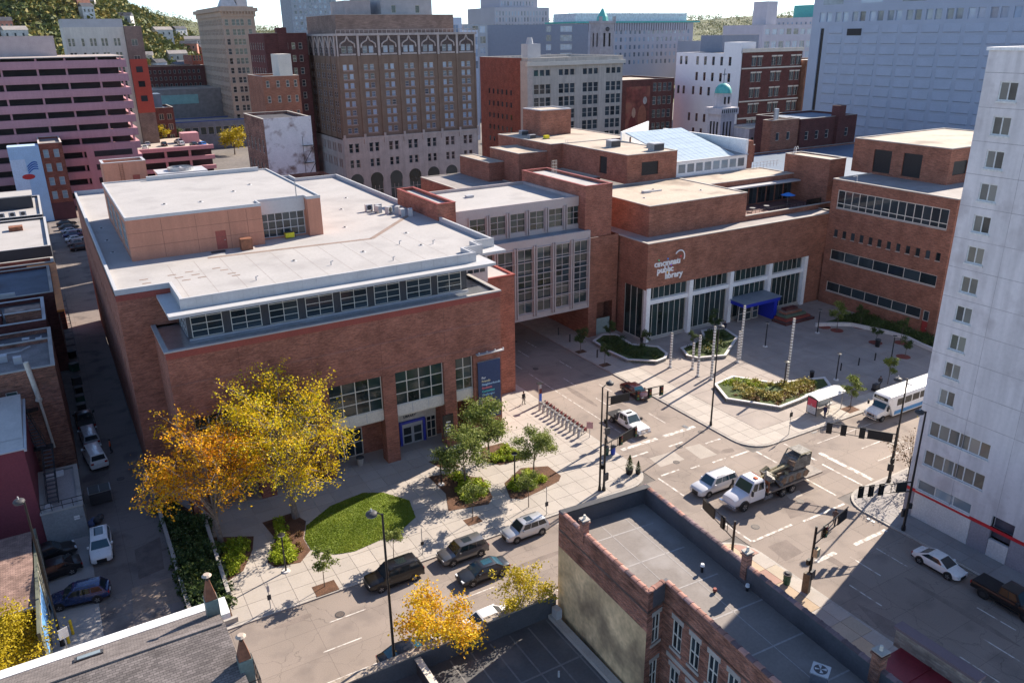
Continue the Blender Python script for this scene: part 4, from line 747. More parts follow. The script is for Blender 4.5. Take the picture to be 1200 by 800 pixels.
box('casing',mat('ac_side',(.2,.2,.22),.5),AC,-.45,.45,-.45,.45,.05,1.05,world=False); box('top',METALW,AC,-.5,.5,-.5,.5,1.05,1.13,world=False); g=MB(); g.cyl((0,0,1.131),(0,0,1.15),.38,.38,20); g.build('fan_grille',DARK,AC,False); fb=MB(); [fb.add([(0,0,1.16),(.34*math.cos(a),.34*math.sin(a),1.16),(.34*math.cos(a+.6),.34*math.sin(a+.6),1.18)],[(0,1,2)]) for a in (0,1.57,3.14,4.71)]; fb.build('fan_blade',METALG,AC,False)
RA=thing('penthouse','small penthouse with red metal roof and stone-faced parapet beside street','penthouse',(36.5,16,0))
box('roof',mat('red_roof',(.24,.02,.03),.45,.15,1),RA,36.1,39.35,15.0,21.5,9.9,10.1); [box('roof_seam',MATS['red_roof'],RA,36.1,39.35,y,y+.06,10.1,10.16) for y in (16.5,18,19.5)]; box('wall',BR_W,RA,36.4,39.9,12,21.4,0,9.88); box('parapet',brick('stone_face',(.42,.33,.25),(.3,.22,.17),(.3,.26,.22),.3,.16),RA,39.36,39.85,17,22,9.9,11.2); box('coping',TERP,RA,39.2,40.0,16.9,22.1,11.2,11.38)
# low flat building beside it
LB=thing('low_building','low flat roofed building with dark membrane roof and tall parapet','building',(12,43,0))
LR=mat('membrane_dark',(.10,.098,.10),.6,.2,.35,5,.1,stain=((.2,.18,.17),.5,.4)); box('roof',LR,LB,-2,28.7,18,43.3,0,1.6)
pw=MB(); pw.box(22.5,28.8,43.3,43.7,0,3.5); pw.box(-2,22.5,43.3,43.75,0,3.2); pw.build('parapet',mat('parapet_dark',(.085,.085,.095),.7,.15,.6),LB); box('coping',mat('cope_stone',(.32,.27,.22),.9,.3,2,8,.25),LB,-2,22.5,43.2,43.85,3.2,3.32); box('coping',MATS['cope_stone'],LB,22.5,28.7,43.2,43.8,3.5,3.62)
box('curb',CONC,LB,28.0,28.6,20,43.2,1.6,1.95); box('step_wall',DARK,LB,16.6,16.9,36,43.2,1.6,2.9); box('step_coping',CREAM,LB,16.5,17.0,36,43.25,2.9,2.96)
for i in range(7): box('roof_seam',MATS['seam_pale'] if i<0 else mat('seam_mid',(.2,.19,.185),.8,.1),LB,17.5+i*1.7,17.62+i*1.7,28,43.1,1.602,1.61)
box('roof_seam',MATS['seam_mid'],LB,17,28,38.4,38.55,1.603,1.612); MB().cyl((25.3,37.6,1.6),(25.3,37.6,2.1),.09,.08,8).build('vent_pipe',METALW,LB)
box('utility_box',METALG,LB,28.2,28.7,42.3,43,1.95,2.8)
# ---------------------------------------------------------------- grey shingled house
SH=mat('shingle',(.20,.175,.165),.9,.15,.5,14,.3); 
shb=brick('shingle_grey',(.21,.185,.175),(.13,.115,.11),(.07,.06,.06),.32,.14,.15,roof=True)
HS=thing('shingled_house','grey shingled house with long white cornice and two chimney pots','house',(4,45,0))
ze,zrd=11.4,12.9
mb=MB(); mb.quad((-20,45.2,ze),(4.2,45.2,ze),(4.2,41.6,zrd),(-20,41.6,zrd)); mb.quad((-20,41.6,zrd),(4.2,41.6,zrd),(4.6,36,ze-.4),(-20,36,ze-.4)); mb.add([(4.2,45.2,ze),(4.6,36,ze-.4),(4.2,41.6,zrd)],[(0,1,2)]); mb.build('roof',shb,HS)
box('wall',BR_W,HS,-20,4.1,36.2,45.0,0,ze-.45); 
co=MB(); co.box(-20,4.9,45.21,45.95,ze-.35,ze+.05); co.box(4.3,4.9,44.2,45.2,ze-.35,ze+.05); co.box(-20,4.7,45.21,45.6,ze-.8,ze-.35); co.build('cornice',WHITE,HS)
for i in range(44): MB().box(-.14,.14,-.12,.12,-.03,.05).build('ridge_tile',SH,HS,True,(-8+i*.278,41.6,zrd+.02),0,None) 
rs=thing('roof_skylight','small flat skylight set in the grey shingled roof','skylight',(-3.1,43.7,ze)); 
M_=Matrix.Translation((-3.0,43.9,11.98)) @ Matrix.Rotation(math.atan2(zrd-ze,-3.6)+math.pi,4,'X')
for nm,m,s,z in (('frame',DARK,.5,.06),('pane',GLASSL,.4,.09)): b=MB(); b.T=M_; b.box(-s*1.5,s*1.5,-s*.8,s*.8,-.05,z); b.build(nm,m,rs)
def flue(x,y,z,h,lab):
    c=thing('chimney_flue',lab,'chimney',(x,y,z)); box('base',mat('copper_green',(.13,.18,.17),.6,.2,1),c,-.38,.38,-.4,.4,-.6,h*.45,world=False); b=MB(); b.cyl((0,0,h*.45),(0,0,h*.9),.5,.14,4); b.build('hood',RUST,c,False); b=MB(); b.cyl((0,0,h*.85),(0,0,h),.12,.1,8); b.build('flue_pipe',BLACK,c,False); MB().cyl((0,0,h),(0,0,h+.12),.3,.18,10).build('cowl',mat('cowl_tan',(.4,.33,.27),.7),c,False)
flue(3.9,43.9,11.9,2.9,'square green chimney with tapering rusty hood at the white cornice'); flue(4.6,38.6,11.3,2.6,'rusty tapering chimney hood at the gable end of shingled roof')
fe=MB(); [fe.tube([(5.2,38+.45*i,10),(5.2,38+.45*i,11.1)],.025) for i in range(6)]; fe.tube([(5.2,38,11.1),(5.2,40.3,11.1)],.03); fe.tube([(5.2,38,10),(5.2,40.3,10)],.03); fe.tube([(4.2,38,11.1),(5.2,38,11.1)],.03); fe.build('balcony_rail',BLACK,HS)
# ---------------------------------------------------------------- buildings along the left side of the alley
BS=thing('brown_roofed_house','low house with brown shingle roof and posters on its dark side wall','house',(-7,62,0))
brs=brick('shingle_brown',(.30,.20,.165),(.2,.13,.11),(.1,.07,.06),.35,.15,.2,roof=True)
mb=MB(); mb.quad((-26,61.8,4.6),(-6.8,61.8,4.6),(-6.8,70.5,5.2),(-26,70.5,5.2)); mb.quad((-26,70.5,5.2),(-6.8,70.5,5.2),(-6.8,73,4.8),(-26,73,4.8)); mb.build('roof',brs,BS)
box('wall',mat('wall_dark',(.07,.062,.06),.8,.2),BS,-26,-6.9,62.2,72.6,0,4.55); box('gutter',METALG,BS,-26,-6.75,61.6,61.8,4.45,4.62)
box('side_wall',mat('wall_green',(.12,.13,.10),.7,.2),BS,-6.72,-6.5,57.6,73,0,5.0); box('poster',mat('poster_blue',(.12,.3,.62),.5,.3,2,6,.3),BS,-6.49,-6.47,59.2,65,1.6,4.4); box('poster_frame',METALW,BS,-6.48,-6.46,59,65.2,4.41,4.5)
for i in range(5): box('batten',CREAM,BS,-6.49,-6.45,66+i*1.3,66.12+i*1.3,.5,4.9)
MR=building('maroon_building','maroon painted building with pale sheet metal roof','building',-30,-6.3,78.3,91,10.3,mat('maroon_paint',(.20,.045,.06),.8,.08,.4),mat('sheet_metal',(.50,.46,.42),.45,.12,.5,5,.08,metal=.3),par=0,near=False)
box('roof_edge',METALW,MR,-30,-6.2,78.15,78.45,10.3,10.42); box('gutter',METALG,MR,-6.28,-6.05,78.2,91,10.1,10.3)
MB().add([(-30,81,10.32),(-6.35,81,10.32),(-6.35,91,10.9),(-30,91,10.9),(-6.35,91,10.32),(-30,91,10.32)],[(0,1,2,3),(1,4,2),(0,3,5)]).build('metal_roof',MATS['sheet_metal'],MR)
GB=building('annex','low grey painted block annex under a steel fire stair','annex',-6.28,-2.75,77.9,87,3.3,mat('block_grey',(.27,.29,.30),.8,.08),mat('annex_roof',(.40,.36,.34),.8,.15),par=.15,cope=CONC)
box('notice',WHITE,GB,-3.7,-3.2,77.85,77.89,2.1,2.5); text('lettering','NO PARKING',.12,GB,(-3.68,77.84,2.25)); [box('roof_box',WHITE,GB,-5.6+i*.9,-4.9+i*.9,85.4,86.2,3.3,3.6) for i in range(2)]
L1=building('brick_workshop','worn brick building with green door, wall pipe and fire stair','building',-24,-2.8,93,103,12.2,BR_W,mat('roof_patchy',(.22,.20,.195),.8,.3,.4,5,.2),front=[((16.2,),1.1,(8.3,),2.2,1,1,CREAM,mat('door_green',(.06,.1,.09),.6))],par=.4,cope=CONC,rec=.12)
box('door_sign',WHITE,L1,-7.6,-6.9,92.95,92.98,9.7,10.1)
pp=MB(); pp.cyl((-4.6,92.6,3.4),(-4.9,92.6,9.2),.13,.13,8); pp.cyl((-4.9,92.6,9.2),(-5.3,92.7,13.6),.24,.26,8); pp.cyl((-5,92.6,9.1),(-4.9,92.6,9.4),.33,.33,10); pp.build('flue_pipe',CREAM,L1)
ac=MB(); ac.box(-12,-11,95,95.8,12.2,13.6); ac.box(-8.2,-7.2,98,99,12.2,12.9); ac.tube([(-14,100,12.4),(-6,100.4,12.4),(-5,101.5,12.4)],.1); ac.box(-6.6,-5.8,96.5,97.2,12.2,13.0); ac.box(-14,-13.4,95.4,96,12.2,13.1); ac.tube([(-10.5,95.5,12.3),(-9,95.5,12.6),(-8.6,96,13)],.15); ac.build('roof_plant',METALW,L1)
FS=thing('fire_stair','black steel fire stair climbing from annex roof to green door','fire stair',(-6,88,0))
def flight(p,q,w,n,root):
    p,q=Vector(p),Vector(q); sd=Vector((w,0,0)) if abs(q.y-p.y)>abs(q.x-p.x) else Vector((0,w,0)); b=MB(); b.cyl(p,q,.06,.06,4); b.cyl(p+sd,q+sd,.06,.06,4); up=Vector((0,0,.95)); b.cyl(p+up,q+up,.035,.035,4); b.cyl(p+sd+up,q+sd+up,.035,.035,4)
    for i in range(0,n+1,3): a=p.lerp(q,i/n); b.cyl(a,a+up,.025,.025,4); b.cyl(a+sd,a+sd+up,.025,.025,4)
    b.build('handrail',BLACK,root)
    for i in range(n): a=p.lerp(q,(i+.5)/n); MB().box(a.x,a.x+sd.x+(.0 if sd.x else .28),a.y-.13,a.y+.13+sd.y,a.z-.02,a.z+.03).build('tread',mat('tread_grey',(.10,.10,.11),.7),root)
flight((-5.6,79.5,3.5),(-5.4,87.2,5.9),.9,14,FS); flight((-5.9,87.6,5.9),(-7.3,92.4,8.3),.9,13,FS); box('landing',BLACK,FS,-6.2,-4.4,87.2,88.2,5.82,5.9); box('landing',BLACK,FS,-7.7,-5.2,92.0,92.95,8.22,8.3)
gl=MB(); [gl.tube([(-6.2,78.1,z),(-2.6,78.1,z)],.035) for z in (3.9,4.4)]; [gl.tube([(-6.2+i*.9,78.1,3.4),(-6.2+i*.9,78.1,4.4)],.03) for i in range(5)]; gl.build('guard_rail',BLACK,FS)
MB().cyl((-5.7,78.7,3.6),(-5.5,78.5,3.75),.36,.4,12).build('satellite_dish',METALG,FS)
# further up the alley
def lrow(name,label,x1,y0,y1,h,wall,roof,par=.5,cope=None,**k): return building(name,label,'building',-30,x1,y0,y1,h,wall,roof,par=par,cope=cope or CONC,**k)
L2=lrow('flat_roofed_building','low brick building with cluttered dark patched roof by the alley',-2.9,103.6,112,10.6,BR_W,ROOFD)
_c=MB(); _c.box(-9,-7.8,106,107,10.6,11.5); _c.box(-6,-5.2,108,108.7,10.6,11.3); _c.tube([(-10,105,10.8),(-4,105.2,10.8),(-4,110,10.8)],.09); _c.box(-4.6,-4,105.5,109,10.6,11.0); _c.build('roof_plant',METALG,L2)
L3=lrow('stepped_brick_building','brick building with white coping and a lower brown brick box on its roof',-3.2,113,124,11.4,BR_D,ROOFD,cope=METALW)
[box('roof_wall',BR_W if i else BR_D,L3,-12+i*4.4,-8+i*4.4,115.5,118.5,11.4,12.6) for i in range(2)]; [box('roof_coping',METALW,L3,-12.1+i*4.4,-7.9+i*4.4,115.3,115.6,12.6,12.7) for i in range(2)]
L4=lrow('blue_roofed_building','dark blue felt roofed building edged with an orange trim above the alley',-1.9,126,142.5,11.6,BR_D,mat('felt_blue',(.065,.085,.12),.6,.25,.4,4,.15),par=.3)
OR=mat('orange_trim',(.75,.24,.04),.6,.15,1); box('orange_trim',OR,L4,-1.8,-.9,118,146,11.2,11.45); box('orange_trim',OR,L4,-5,-1.8,144.8,146,11.2,11.45)
fe=MB(); [fe.tube([(-1.7,y,z),(-.6,y,z)],.04) for y in (119,122,125,128,131) for z in (3,6,9)]; [fe.tube([(-.6,119,z),(-.6,131,z)],.04) for z in (3,4,6,7,9,10)]; fe.build('fire_balcony',BLACK,L4)
box('skylight',METALG,L4,-10.5,-8.6,133,136,11.6,12.1); box('skylight',METALW,L4,-8.5,-6.5,127,127.4,11.6,12.3)
L5=lrow('red_brick_terrace','red brick building with stone lintelled windows and black rear yard wall',-1.2,146.2,150,11.0,BR_R,ROOFG,front=[((14.5,18.5,22.5),1.1,(7.6,),1.8,1,2)],near=False)
L6=lrow('white_roofed_building','white membrane roofed building with rows of rooftop condensers',-1.2,158,186,11.4,mat('wall_black',(.03,.032,.04),.7,.1),ROOFW,par=.35,cope=METALW)
L7=lrow('pale_roofed_building','farther white roofed building with dark stair bulkhead',-1.6,188,213,11.6,MATS['wall_black'],ROOFW,par=.35,cope=METALW)
box('bulkhead',MATS['wall_black'],L7,-10,-3,199,206,11.6,14.2); box('bulkhead_roof',ROOFW,L7,-10.2,-2.8,198.8,206.2,14.2,14.4); box('lower_roof',ROOFG,L6,-29,-1.3,150.5,157.5,9,9.2)
box('hatch',RUST,L6,-7.5,-5.2,176,178,11.4,12.2)
for i in range(7):
    c=thing('roof_condenser','white condenser in a row on the flat roofs along the alley','condenser',(-3.2-i*1.9,(154 if i<5 else 170),(9.2 if i<5 else 11.4)),.1*i,'condensers on alley roofs',scale=(1.3,1.3,1.2)); inst('casing',cum,c)
for i in range(4):
    c=thing('roof_condenser','white condenser in a row on the flat roofs along the alley','condenser',(-5-i*1.9,190,11.6),.1,'condensers on alley roofs',scale=(1.2,1.2,1.1)); inst('casing',cum,c)
# brick building with a painted wall
MU=building('painted_wall_building','brick building with pale blue painted end wall','building',.55,5.9,245,262,19.6,BR_R,ROOFG,front=[((.7,3.1),1.25,(5.6,9.2,12.8,16.4),2.1,1,2,STONE,GLASSL)],par=.5,cope=STONE)
box('base_band',mat('maroon_band',(.1,.03,.035),.8),MU,.56,5.95,244.9,244.99,0,4.6)
PB=thing('painted_wall','pale blue painted wall with abstract red and blue shapes','mural wall',(-8,245,0)); box('wall',mat('paint_pale_blue',(.42,.56,.74),.7,.05),PB,-6.6,.5,244.8,250,0,19.7); box('paint_field',mat('paint_paler',(.60,.66,.78),.7,.04),PB,-6.6,-3.2,244.76,244.79,8,16.5)
def blob(pts,m,k): MB().add([(x,244.75-k*.01,z) for x,z in pts]+[(x,244.79,z) for x,z in pts],[tuple(range(len(pts)))]).build('paint_shape',m,PB)
blob([(-3.2+1.5*math.cos(t),12+.7*math.sin(t)) for t in [2*math.pi*i/14 for i in range(14)]],mat('paint_red',(.55,.03,.03),.6,.05),1)
for i in range(4): blob([(-3+2.4*s,12.9+i*.55+1.1*math.sin(2.2*s)+.16) for s in [k/8 for k in range(9)]]+[(-3+2.4*s,12.9+i*.55+1.1*math.sin(2.2*s)-.16) for s in [k/8 for k in range(8,-1,-1)]],mat('paint_blue',(.02,.1,.38),.6,.05),2)
# ---------------------------------------------------------------- background city
PINKG=mat('garage_pink',(.52,.27,.30),.8,.06,.2,3,.04,streak=.06)
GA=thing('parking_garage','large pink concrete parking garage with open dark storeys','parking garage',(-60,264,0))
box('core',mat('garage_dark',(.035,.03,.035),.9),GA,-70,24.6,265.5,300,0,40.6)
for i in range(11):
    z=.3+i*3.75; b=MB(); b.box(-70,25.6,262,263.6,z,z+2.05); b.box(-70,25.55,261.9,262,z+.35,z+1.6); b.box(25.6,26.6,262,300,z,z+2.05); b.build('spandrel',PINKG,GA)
for x in (-58,-49,-40,-31,-22,-13,-4.5,4,11,19,25): box('column',PINKG,GA,x+.0,x+.5,262.7,263.3,0,40.8)
box('roof',mat('garage_deck',(.36,.31,.29),.9),GA,-70,26.4,262.1,300,40.6,40.8); box('side_panel',PINKG,GA,12,25.5,261.8,261.88,0,17.2)
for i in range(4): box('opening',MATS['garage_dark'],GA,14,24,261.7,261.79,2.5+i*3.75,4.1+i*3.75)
TB=building('bulkhead','mauve rendered rooftop block beside the pink garage','rooftop block',-60,10.5,285,300,46,mat('mauve_wall',(.40,.34,.34),.8,.08),ROOFT,z0=40.8,par=.3)
CR=building('cream_office','cream office block with paired windows and grey mansard top','building',15.5,34.5,330,350,49.2,mat('cream_wall',(.62,.58,.50),.8,.06,streak=.1),ROOFG,front=[((.8,2.0,5.0,7.6,8.8,11.2,12.4,15.2,16.4),.9,[20+4.6*k for k in range(6)],2.6,1,2)],par=2.6,parmat=METALG,cope=METALG)
C2=building('red_annex','narrow red and taupe brick block with three windows beside the cream office','building',34.6,40.2,329,348,49,BR_T,ROOFG,front=[((1.7,),2,(37.5,43),2.2,2,1)],par=.4); box('red_wall',mat('red_wall',(.42,.07,.045),.8,.08),C2,34.55,40.3,328.8,329,20,38.5); [box('window',GLASS,C2,36.2,38.4,328.7,328.8,z,z+2) for z in (24,29,34)]
FR=building('brick_warehouse','long dark red brick warehouse with rows of small windows','warehouse',45,78,430,450,32.5,BR_D,ROOFD,front=[([1+2.2*i for i in range(14)],1.0,(23.5,26.6,29.6),1.6,1,1)],par=.5,cope=CREAM)
MA=building('maroon_block','dark maroon brick block with two rows of windows','building',33.7,48.8,345,362,19.6,BR_D,ROOFB,front=[([.9+2.9*i for i in range(5)],1.7,(8,12,15.8),2.2,2,1)],par=.7)
box('upper_wall',ROOFB,MA,34.5,46,352,361,19.6,25)
WL=building('worn_block','low worn grey concrete block behind the garage','building',32.8,44,366,376,32,mat('worn_grey',(.45,.42,.40),.9,.2,.5,stain=((.2,.18,.17),.7,.3)),ROOFT,par=.3)
DP=building('depot','long low depot with teal glazed front band and pale roof','depot',42,95,400,425,23.5,mat('depot_wall',(.24,.23,.22),.8),ROOFT,par=.4); box('glazing',mat('teal_band',(.22,.44,.42),.3,.1),DP,46,68,399.8,400,17.5,21.5); DQ=building('market_hall','low flat hall with blue fascia and open bays','hall',48,90,375,392,11.5,mat('hall_wall',(.2,.2,.22),.8),ROOFT,front=[([2+3.2*i for i in range(12)],2.4,(6,),3.2,1,1)],par=.5,parmat=mat('fascia_blue',(.05,.1,.3),.6))
# parking deck
PD=thing('parking_deck','low pink parking deck with cars on its open top','parking deck',(30,305,0))
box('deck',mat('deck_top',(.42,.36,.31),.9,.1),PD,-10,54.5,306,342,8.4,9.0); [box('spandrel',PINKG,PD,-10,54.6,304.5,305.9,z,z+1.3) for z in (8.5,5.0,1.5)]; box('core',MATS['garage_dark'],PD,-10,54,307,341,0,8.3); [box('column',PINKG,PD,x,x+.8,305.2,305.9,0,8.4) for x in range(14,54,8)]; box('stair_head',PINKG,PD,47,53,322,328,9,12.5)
# tan tower
TN=mat('tan_stone',(.42,.31,.23),.8,.08,.3,4,.06,streak=.08); TT=377
fx=[1.0,3.6,5.2,6.8,9.6]
TA=building('tan_tower','slender tan masonry office tower with projecting cornice and rows of windows','skyscraper',78.3,92,TT,432,57,TN,ROOFT,front=[([1.0,3.9,5.7,7.5,10.6],1.5,[3.3+3.9*k for k in range(13)],2.5,1,2)],left=[([1.5+3.05*i for i in range(18)],1.7,[3.3+3.9*k for k in range(13)],2.5,1,2)],par=.6,rec=.25)
box('cornice',TN,TA,76.9,93.4,TT-1.4,433.4,55.6,57.1); box('frieze',TN,TA,77.8,92.5,TT-.5,432.5,53.6,55.6); [box('cornice_bracket',TN,TA,78.4+i*1.3,78.9+i*1.3,TT-1.2,TT-.5,54.6,55.6) for i in range(11)]; [box('band',TN,TA,78.1,92.2,TT-.2,TT,z,z+.35) for z in (6.6,10.5,22.2,49.6)]
box('penthouse',METALG,TA,87,91.5,385,400,57.6,62); c=MB(); c.cyl((83.5,388,57.6),(83.5,388,65.5),5.2,.3,4); c.build('cupola_roof',mat('lead_grey',(.42,.42,.43),.6),TA); MB().cyl((84,388,65),(84,388,72),.15,.1,6).build('flagpole',STEEL,TA)
building('red_shopfront','narrow red brick building with stone bands squeezed against the tan tower','building',74.7,81.5,440,465,28.3,BR_R,ROOFT,front=[((.5,1.9,3.3),.9,[4+4.4*k for k in range(8)],2.6,1,2)],left=[([1+3.2*i for i in range(7)],1.2,[4+4.4*k for k in range(8)],2.6,1,2)],par=1.2,parmat=CREAM)
# brown hotel
HY=210; HX0,HX1=71.0,111.0; TP=mat('taupe_brick',(.21,.145,.105),.85,.1,.5,6,.12,streak=.08); PAL=mat('terracotta_pale',(.46,.40,.365),.8,.1,.5,5,.1,streak=.12)
bw=(HX1-HX0)/7
fw=[bw*i+1.25 for i in range(7)]+[bw*i+2.95 for i in range(7)]
fl=[20.9+2.28*k for k in range(8)]
lfw=[1.1+4.5*i+dx for i in range(7) for dx in (0,1.7)]
HT=thing('hotel_building','big brown brick hotel block with ornate pale crown and stone base','hotel',(HX0,HY,0))
mb=MB(); h1=[(u,u+1.1,z,z+1.35) for u in fw for z in fl]+[(u,u+1.3,41.0,42.7) for u in fw]; h2=[(u,u+1.1,z,z+1.45) for u in lfw for z in fl]+[(u,u+1.1,41,42.7) for u in lfw]
facade(mb,(HX0,HY),0,HX1-HX0,19.5,40.3,[h for h in h1 if h[2]<40],.25); facade(mb,(HX0,HY+33),-H2,33,19.5,40.3,[h for h in h2 if h[2]<40],.25); facade(mb,(HX1,HY),H2,33,0,45.2); facade(mb,(HX1,HY+33),math.pi,HX1-HX0,0,45.2); mb.build('wall',TP,HT)
cm=MB(); CRN=mat('crown_dark',(.105,.082,.075),.85,.35,2,6,.5); facade(cm,(HX0,HY),0,HX1-HX0,40.3,45.2,[h for h in h1 if h[2]>40],.25); facade(cm,(HX0,HY+33),-H2,33,40.3,45.2,[h for h in h2 if h[2]>40],.25); cm.build('crown_wall',CRN,HT)
GW=glass('glass_hotel',(.09,.115,.15),.08,.9)
for h in h1: win(HT,(HX0,HY),0,h[0],h[2],h[1]-h[0],h[3]-h[2],1,2,.08,.15,METALG,GW)
for h in h2: win(HT,(HX0,HY+33),-H2,h[0],h[2],1.1,h[3]-h[2],1,2,.08,.15,METALG,GLASS)
for i in range(8): box('pilaster',TP,HT,HX0+bw*i-.35*(i>0)+(.0 if i else .0),HX0+bw*i+.35*(i<7),HY-.25,HY-.001,19.5,40.3); box('crown_pier',PAL,HT,HX0+bw*i-.3*(i>0),HX0+bw*i+.3*(i<7),HY-.3,HY-.002,40.3,45.2)
for i in range(8): box('crown_pier',PAL,HT,HX0-.3,HX0-.002,HY+33-4.5*i-.6,HY+33-4.5*i,40.3,45.2); box('pilaster',TP,HT,HX0-.22,HX0-.001,HY+33-4.5*i-.7,HY+33-4.5*i,19.5,40.3)
for i in range(7):
    cx=HX0+bw*(i+.5); a=MB(); pts=[(cx-2.0,HY-.12,42.3),(cx-1.9,HY-.12,43.2),(cx-1.2,HY-.12,43.7),(cx-.5,HY-.12,44.0),(cx,HY-.12,45.1),(cx+.5,HY-.12,44.0),(cx+1.2,HY-.12,43.7),(cx+1.9,HY-.12,43.2),(cx+2.0,HY-.12,42.3)]; a.tube(pts,.2,5); a.build('ogee_arch',PAL,HT); box('sill_band',PAL,HT,cx-2.2,cx+2.2,HY-.15,HY-.003,40.45,40.85)
for i in range(7): cy=HY+33-4.5*(i+.5); a=MB(); a.tube([(HX0-.12,cy-1.6,42.3),(HX0-.12,cy-1.2,43.4),(HX0-.12,cy,44.9),(HX0-.12,cy+1.2,43.4),(HX0-.12,cy+1.6,42.3)],.18,5); a.build('ogee_arch',PAL,HT)
box('cornice',PAL,HT,HX0-.5,HX1+.3,HY-.5,HY+33,45.2,45.75); rl=MB(); [rl.box(HX0+i*1.25,HX0+.1+i*1.25,HY-.3,HY-.2,45.75,46.6) for i in range(33)]; rl.box(HX0,HX1,HY-.3,HY-.2,46.55,46.65); rl.build('balustrade',PAL,HT)
bs=MB(); bh=[(u,u+1.15,15.8,18.2) for u in fw]+[(u,u+1.1,11.8,14) for u in fw]+[(bw*i+1.0,bw*i+4.6,2.5,8.5) for i in range(7)]; facade(bs,(HX0-.25,HY-.3),0,HX1-HX0+.25,0,19.3,bh,.3); facade(bs,(HX0-.25,HY+33),-H2,33.3,0,19.3,[(u,u+1,z,z+2.3) for u in lfw for z in (11.8,15.8)],.3); bs.build('stone_base',PAL,HT)
for h in bh: win(HT,(HX0-.25,HY-.3),0,h[0],h[2],h[1]-h[0],h[3]-h[2],1 if h[1]-h[0]<2 else 3,2,.12,.2,PAL,GLASS)
for u in fw: MB().cyl((HX0-.25+u+.58,HY-.29,18.2),(HX0-.25+u+.58,HY-.28,18.2),.57,.57,14).build('arch_head',GLASS,HT)
for i in range(7): MB().cyl((HX0-.25+bw*i+2.8,HY-.33,8.4),(HX0-.25+bw*i+2.8,HY-.31,8.4),1.85,1.85,18).build('arch_head',GLASS,HT)
box('band',PAL,HT,HX0-.5,HX1+.1,HY-.55,HY,19.3,19.8); [box('finial',PAL,HT,HX0+bw*i-.3,HX0+bw*i+.3,HY-.6,HY-.31,18,20.6) for i in range(8)]
for i in range(7):
    for z in fl[::1]: box('sill_panel',mat('sill_taupe',(.33,.25,.22),.85,.1),HT,HX0+bw*i+1.2,HX0+bw*i+4.25,HY-.08,HY-.002,z-.3,z-.02)
box('roof',ROOFG,HT,HX0+.1,HX1-.1,HY+.1,HY+32.9,45,45.3); building('','','',HX0+2,HX0+36,HY+5,HY+30,50,BR_T,ROOFG,z0=45.3,par=.3,parent=HT); building('','','',HX0+6,HX0+13,HY+8,HY+20,53.5,mat('taupe_render',(.36,.31,.3),.8,.1),ROOFG,z0=50,par=.3,parent=HT); building('','','',HX0+16,HX0+31,HY+8,HY+22,57,mat('grey_render',(.38,.36,.36),.8,.1),ROOFG,z0=50,par=.3,parent=HT,front=[((3,10),1.3,(50.8,),2,1,1)])
# behind the hotel, left
building('dark_brick_block','dark red brick block with white sash windows rising behind hotel','building',57.5,69,228,245,45.5,BR_D,ROOFG,front=[([5.2+1.9*i for i in range(3)],1.0,[26+3.2*k for k in range(6)],1.7,1,2)],left=[([1+2.6*i for i in range(6)],1.2,[26+3.2*k for k in range(6)],1.7,1,2)],par=.6,cope=CONC); box('chimney',BR_D,bpy.data.objects.get('dark_brick_block'),61,63.5,227.6,229.8,0,47.5)
building('orange_brick_block','orange brick block with scattered small windows and rooftop hut','building',46.5,54.8,190,204,36.5,BR_O,ROOFG,front=[((.7,3.0,5.2,7.0),.75,[18+3.3*k for k in range(6)],1.5,1,2)],par=.4,cope=CONC); box('rooftop_hut',CREAM,bpy.data.objects.get('orange_brick_block'),51,54,192,198,36.5,41.5)
PEEL=mat('peeling_white',(.66,.63,.63),.9,.06,.5,4,.05,stain=((.16,.085,.065),.95,.42))
PW=building('peeling_wall_building','brown brick building with whitewashed peeling end wall and fire escape','building',40.3,50,168,185,29.2,BR_W,ROOFD,par=.5,left=[([1+3.2*i for i in range(5)],1.3,(9,13.5,18,22.8),2.6,1,2)]); box('peeling_wall',PEEL,PW,40.32,50,167.9,167.99,0,29.9); fe=MB(); [fe.box(47.6,49.8,167.2,168,z,z+.08) for z in (17,20.5,24)]; [fe.tube([(47.6,167.2,z),(49.8,167.2,z+3.4)],.06) for z in (17,20.5)]; [fe.tube([(x,167.2,16),(x,167.2,26)],.05) for x in (47.6,49.8)]; fe.build('fire_escape',BLACK,PW)
# red flanked cream building
CB=building('loft_building','grey cream loft building with large windows and red brick flank','building',140.5,178.5,230,262,37,mat('cream_grey',(.46,.42,.37),.8,.1,.5,streak=.15),ROOFW,front=[([2.2+9.6*i+dx for i in range(4) for dx in (0,2.25,4.5)],1.95,[2+4.1*k for k in range(7)],3.1,1,2),([2.2+9.6*i+dx for i in range(4) for dx in (0,2.25,4.5)],1.8,(32.2,),2.0,1,1)],par=.8,cope=CREAM,rec=.35)
box('flank',BR_R,CB,140.2,140.48,234,262,0,37.8); box('cornice',CREAM,CB,139.6,179,229,230.2,35.4,36.6); [box('flank_window',GLASS,CB,140.1,140.2,240+3*i,240.8+3*i,z,z+1.6) for i in range(6) for z in (10,14,18,22,26)]; box('pier',mat('corner_stone',(.5,.43,.38),.8,.1),CB,140.0,142,229.6,234,0,37)
wt=thing('rooftop_tank','white metal tank housing on the roof of the loft building','tank',(146,236,37)); box('housing',METALW,wt,144,149,236,240,37.4,42); MB().cyl((146,238,42),(146,238,44),1.2,.8,10).build('cowl',METALW,wt)
MP=building('maroon_mural_building','maroon building whose shaded end wall carries a dark red painting','building',200.5,230,262,290,27,BR_D,ROOFT,front=[([18.5+2.6*i for i in range(4)],1.8,[2+5.2*k for k in range(5)],3.2,1,2)],par=.6); box('painted_panel',mat('paint_maroon',(.19,.05,.04),.8,.35,.12,.6,.4,stain=((.3,.15,.09),.6,.12)),MP,205.5,217.5,261.9,261.99,4,25)
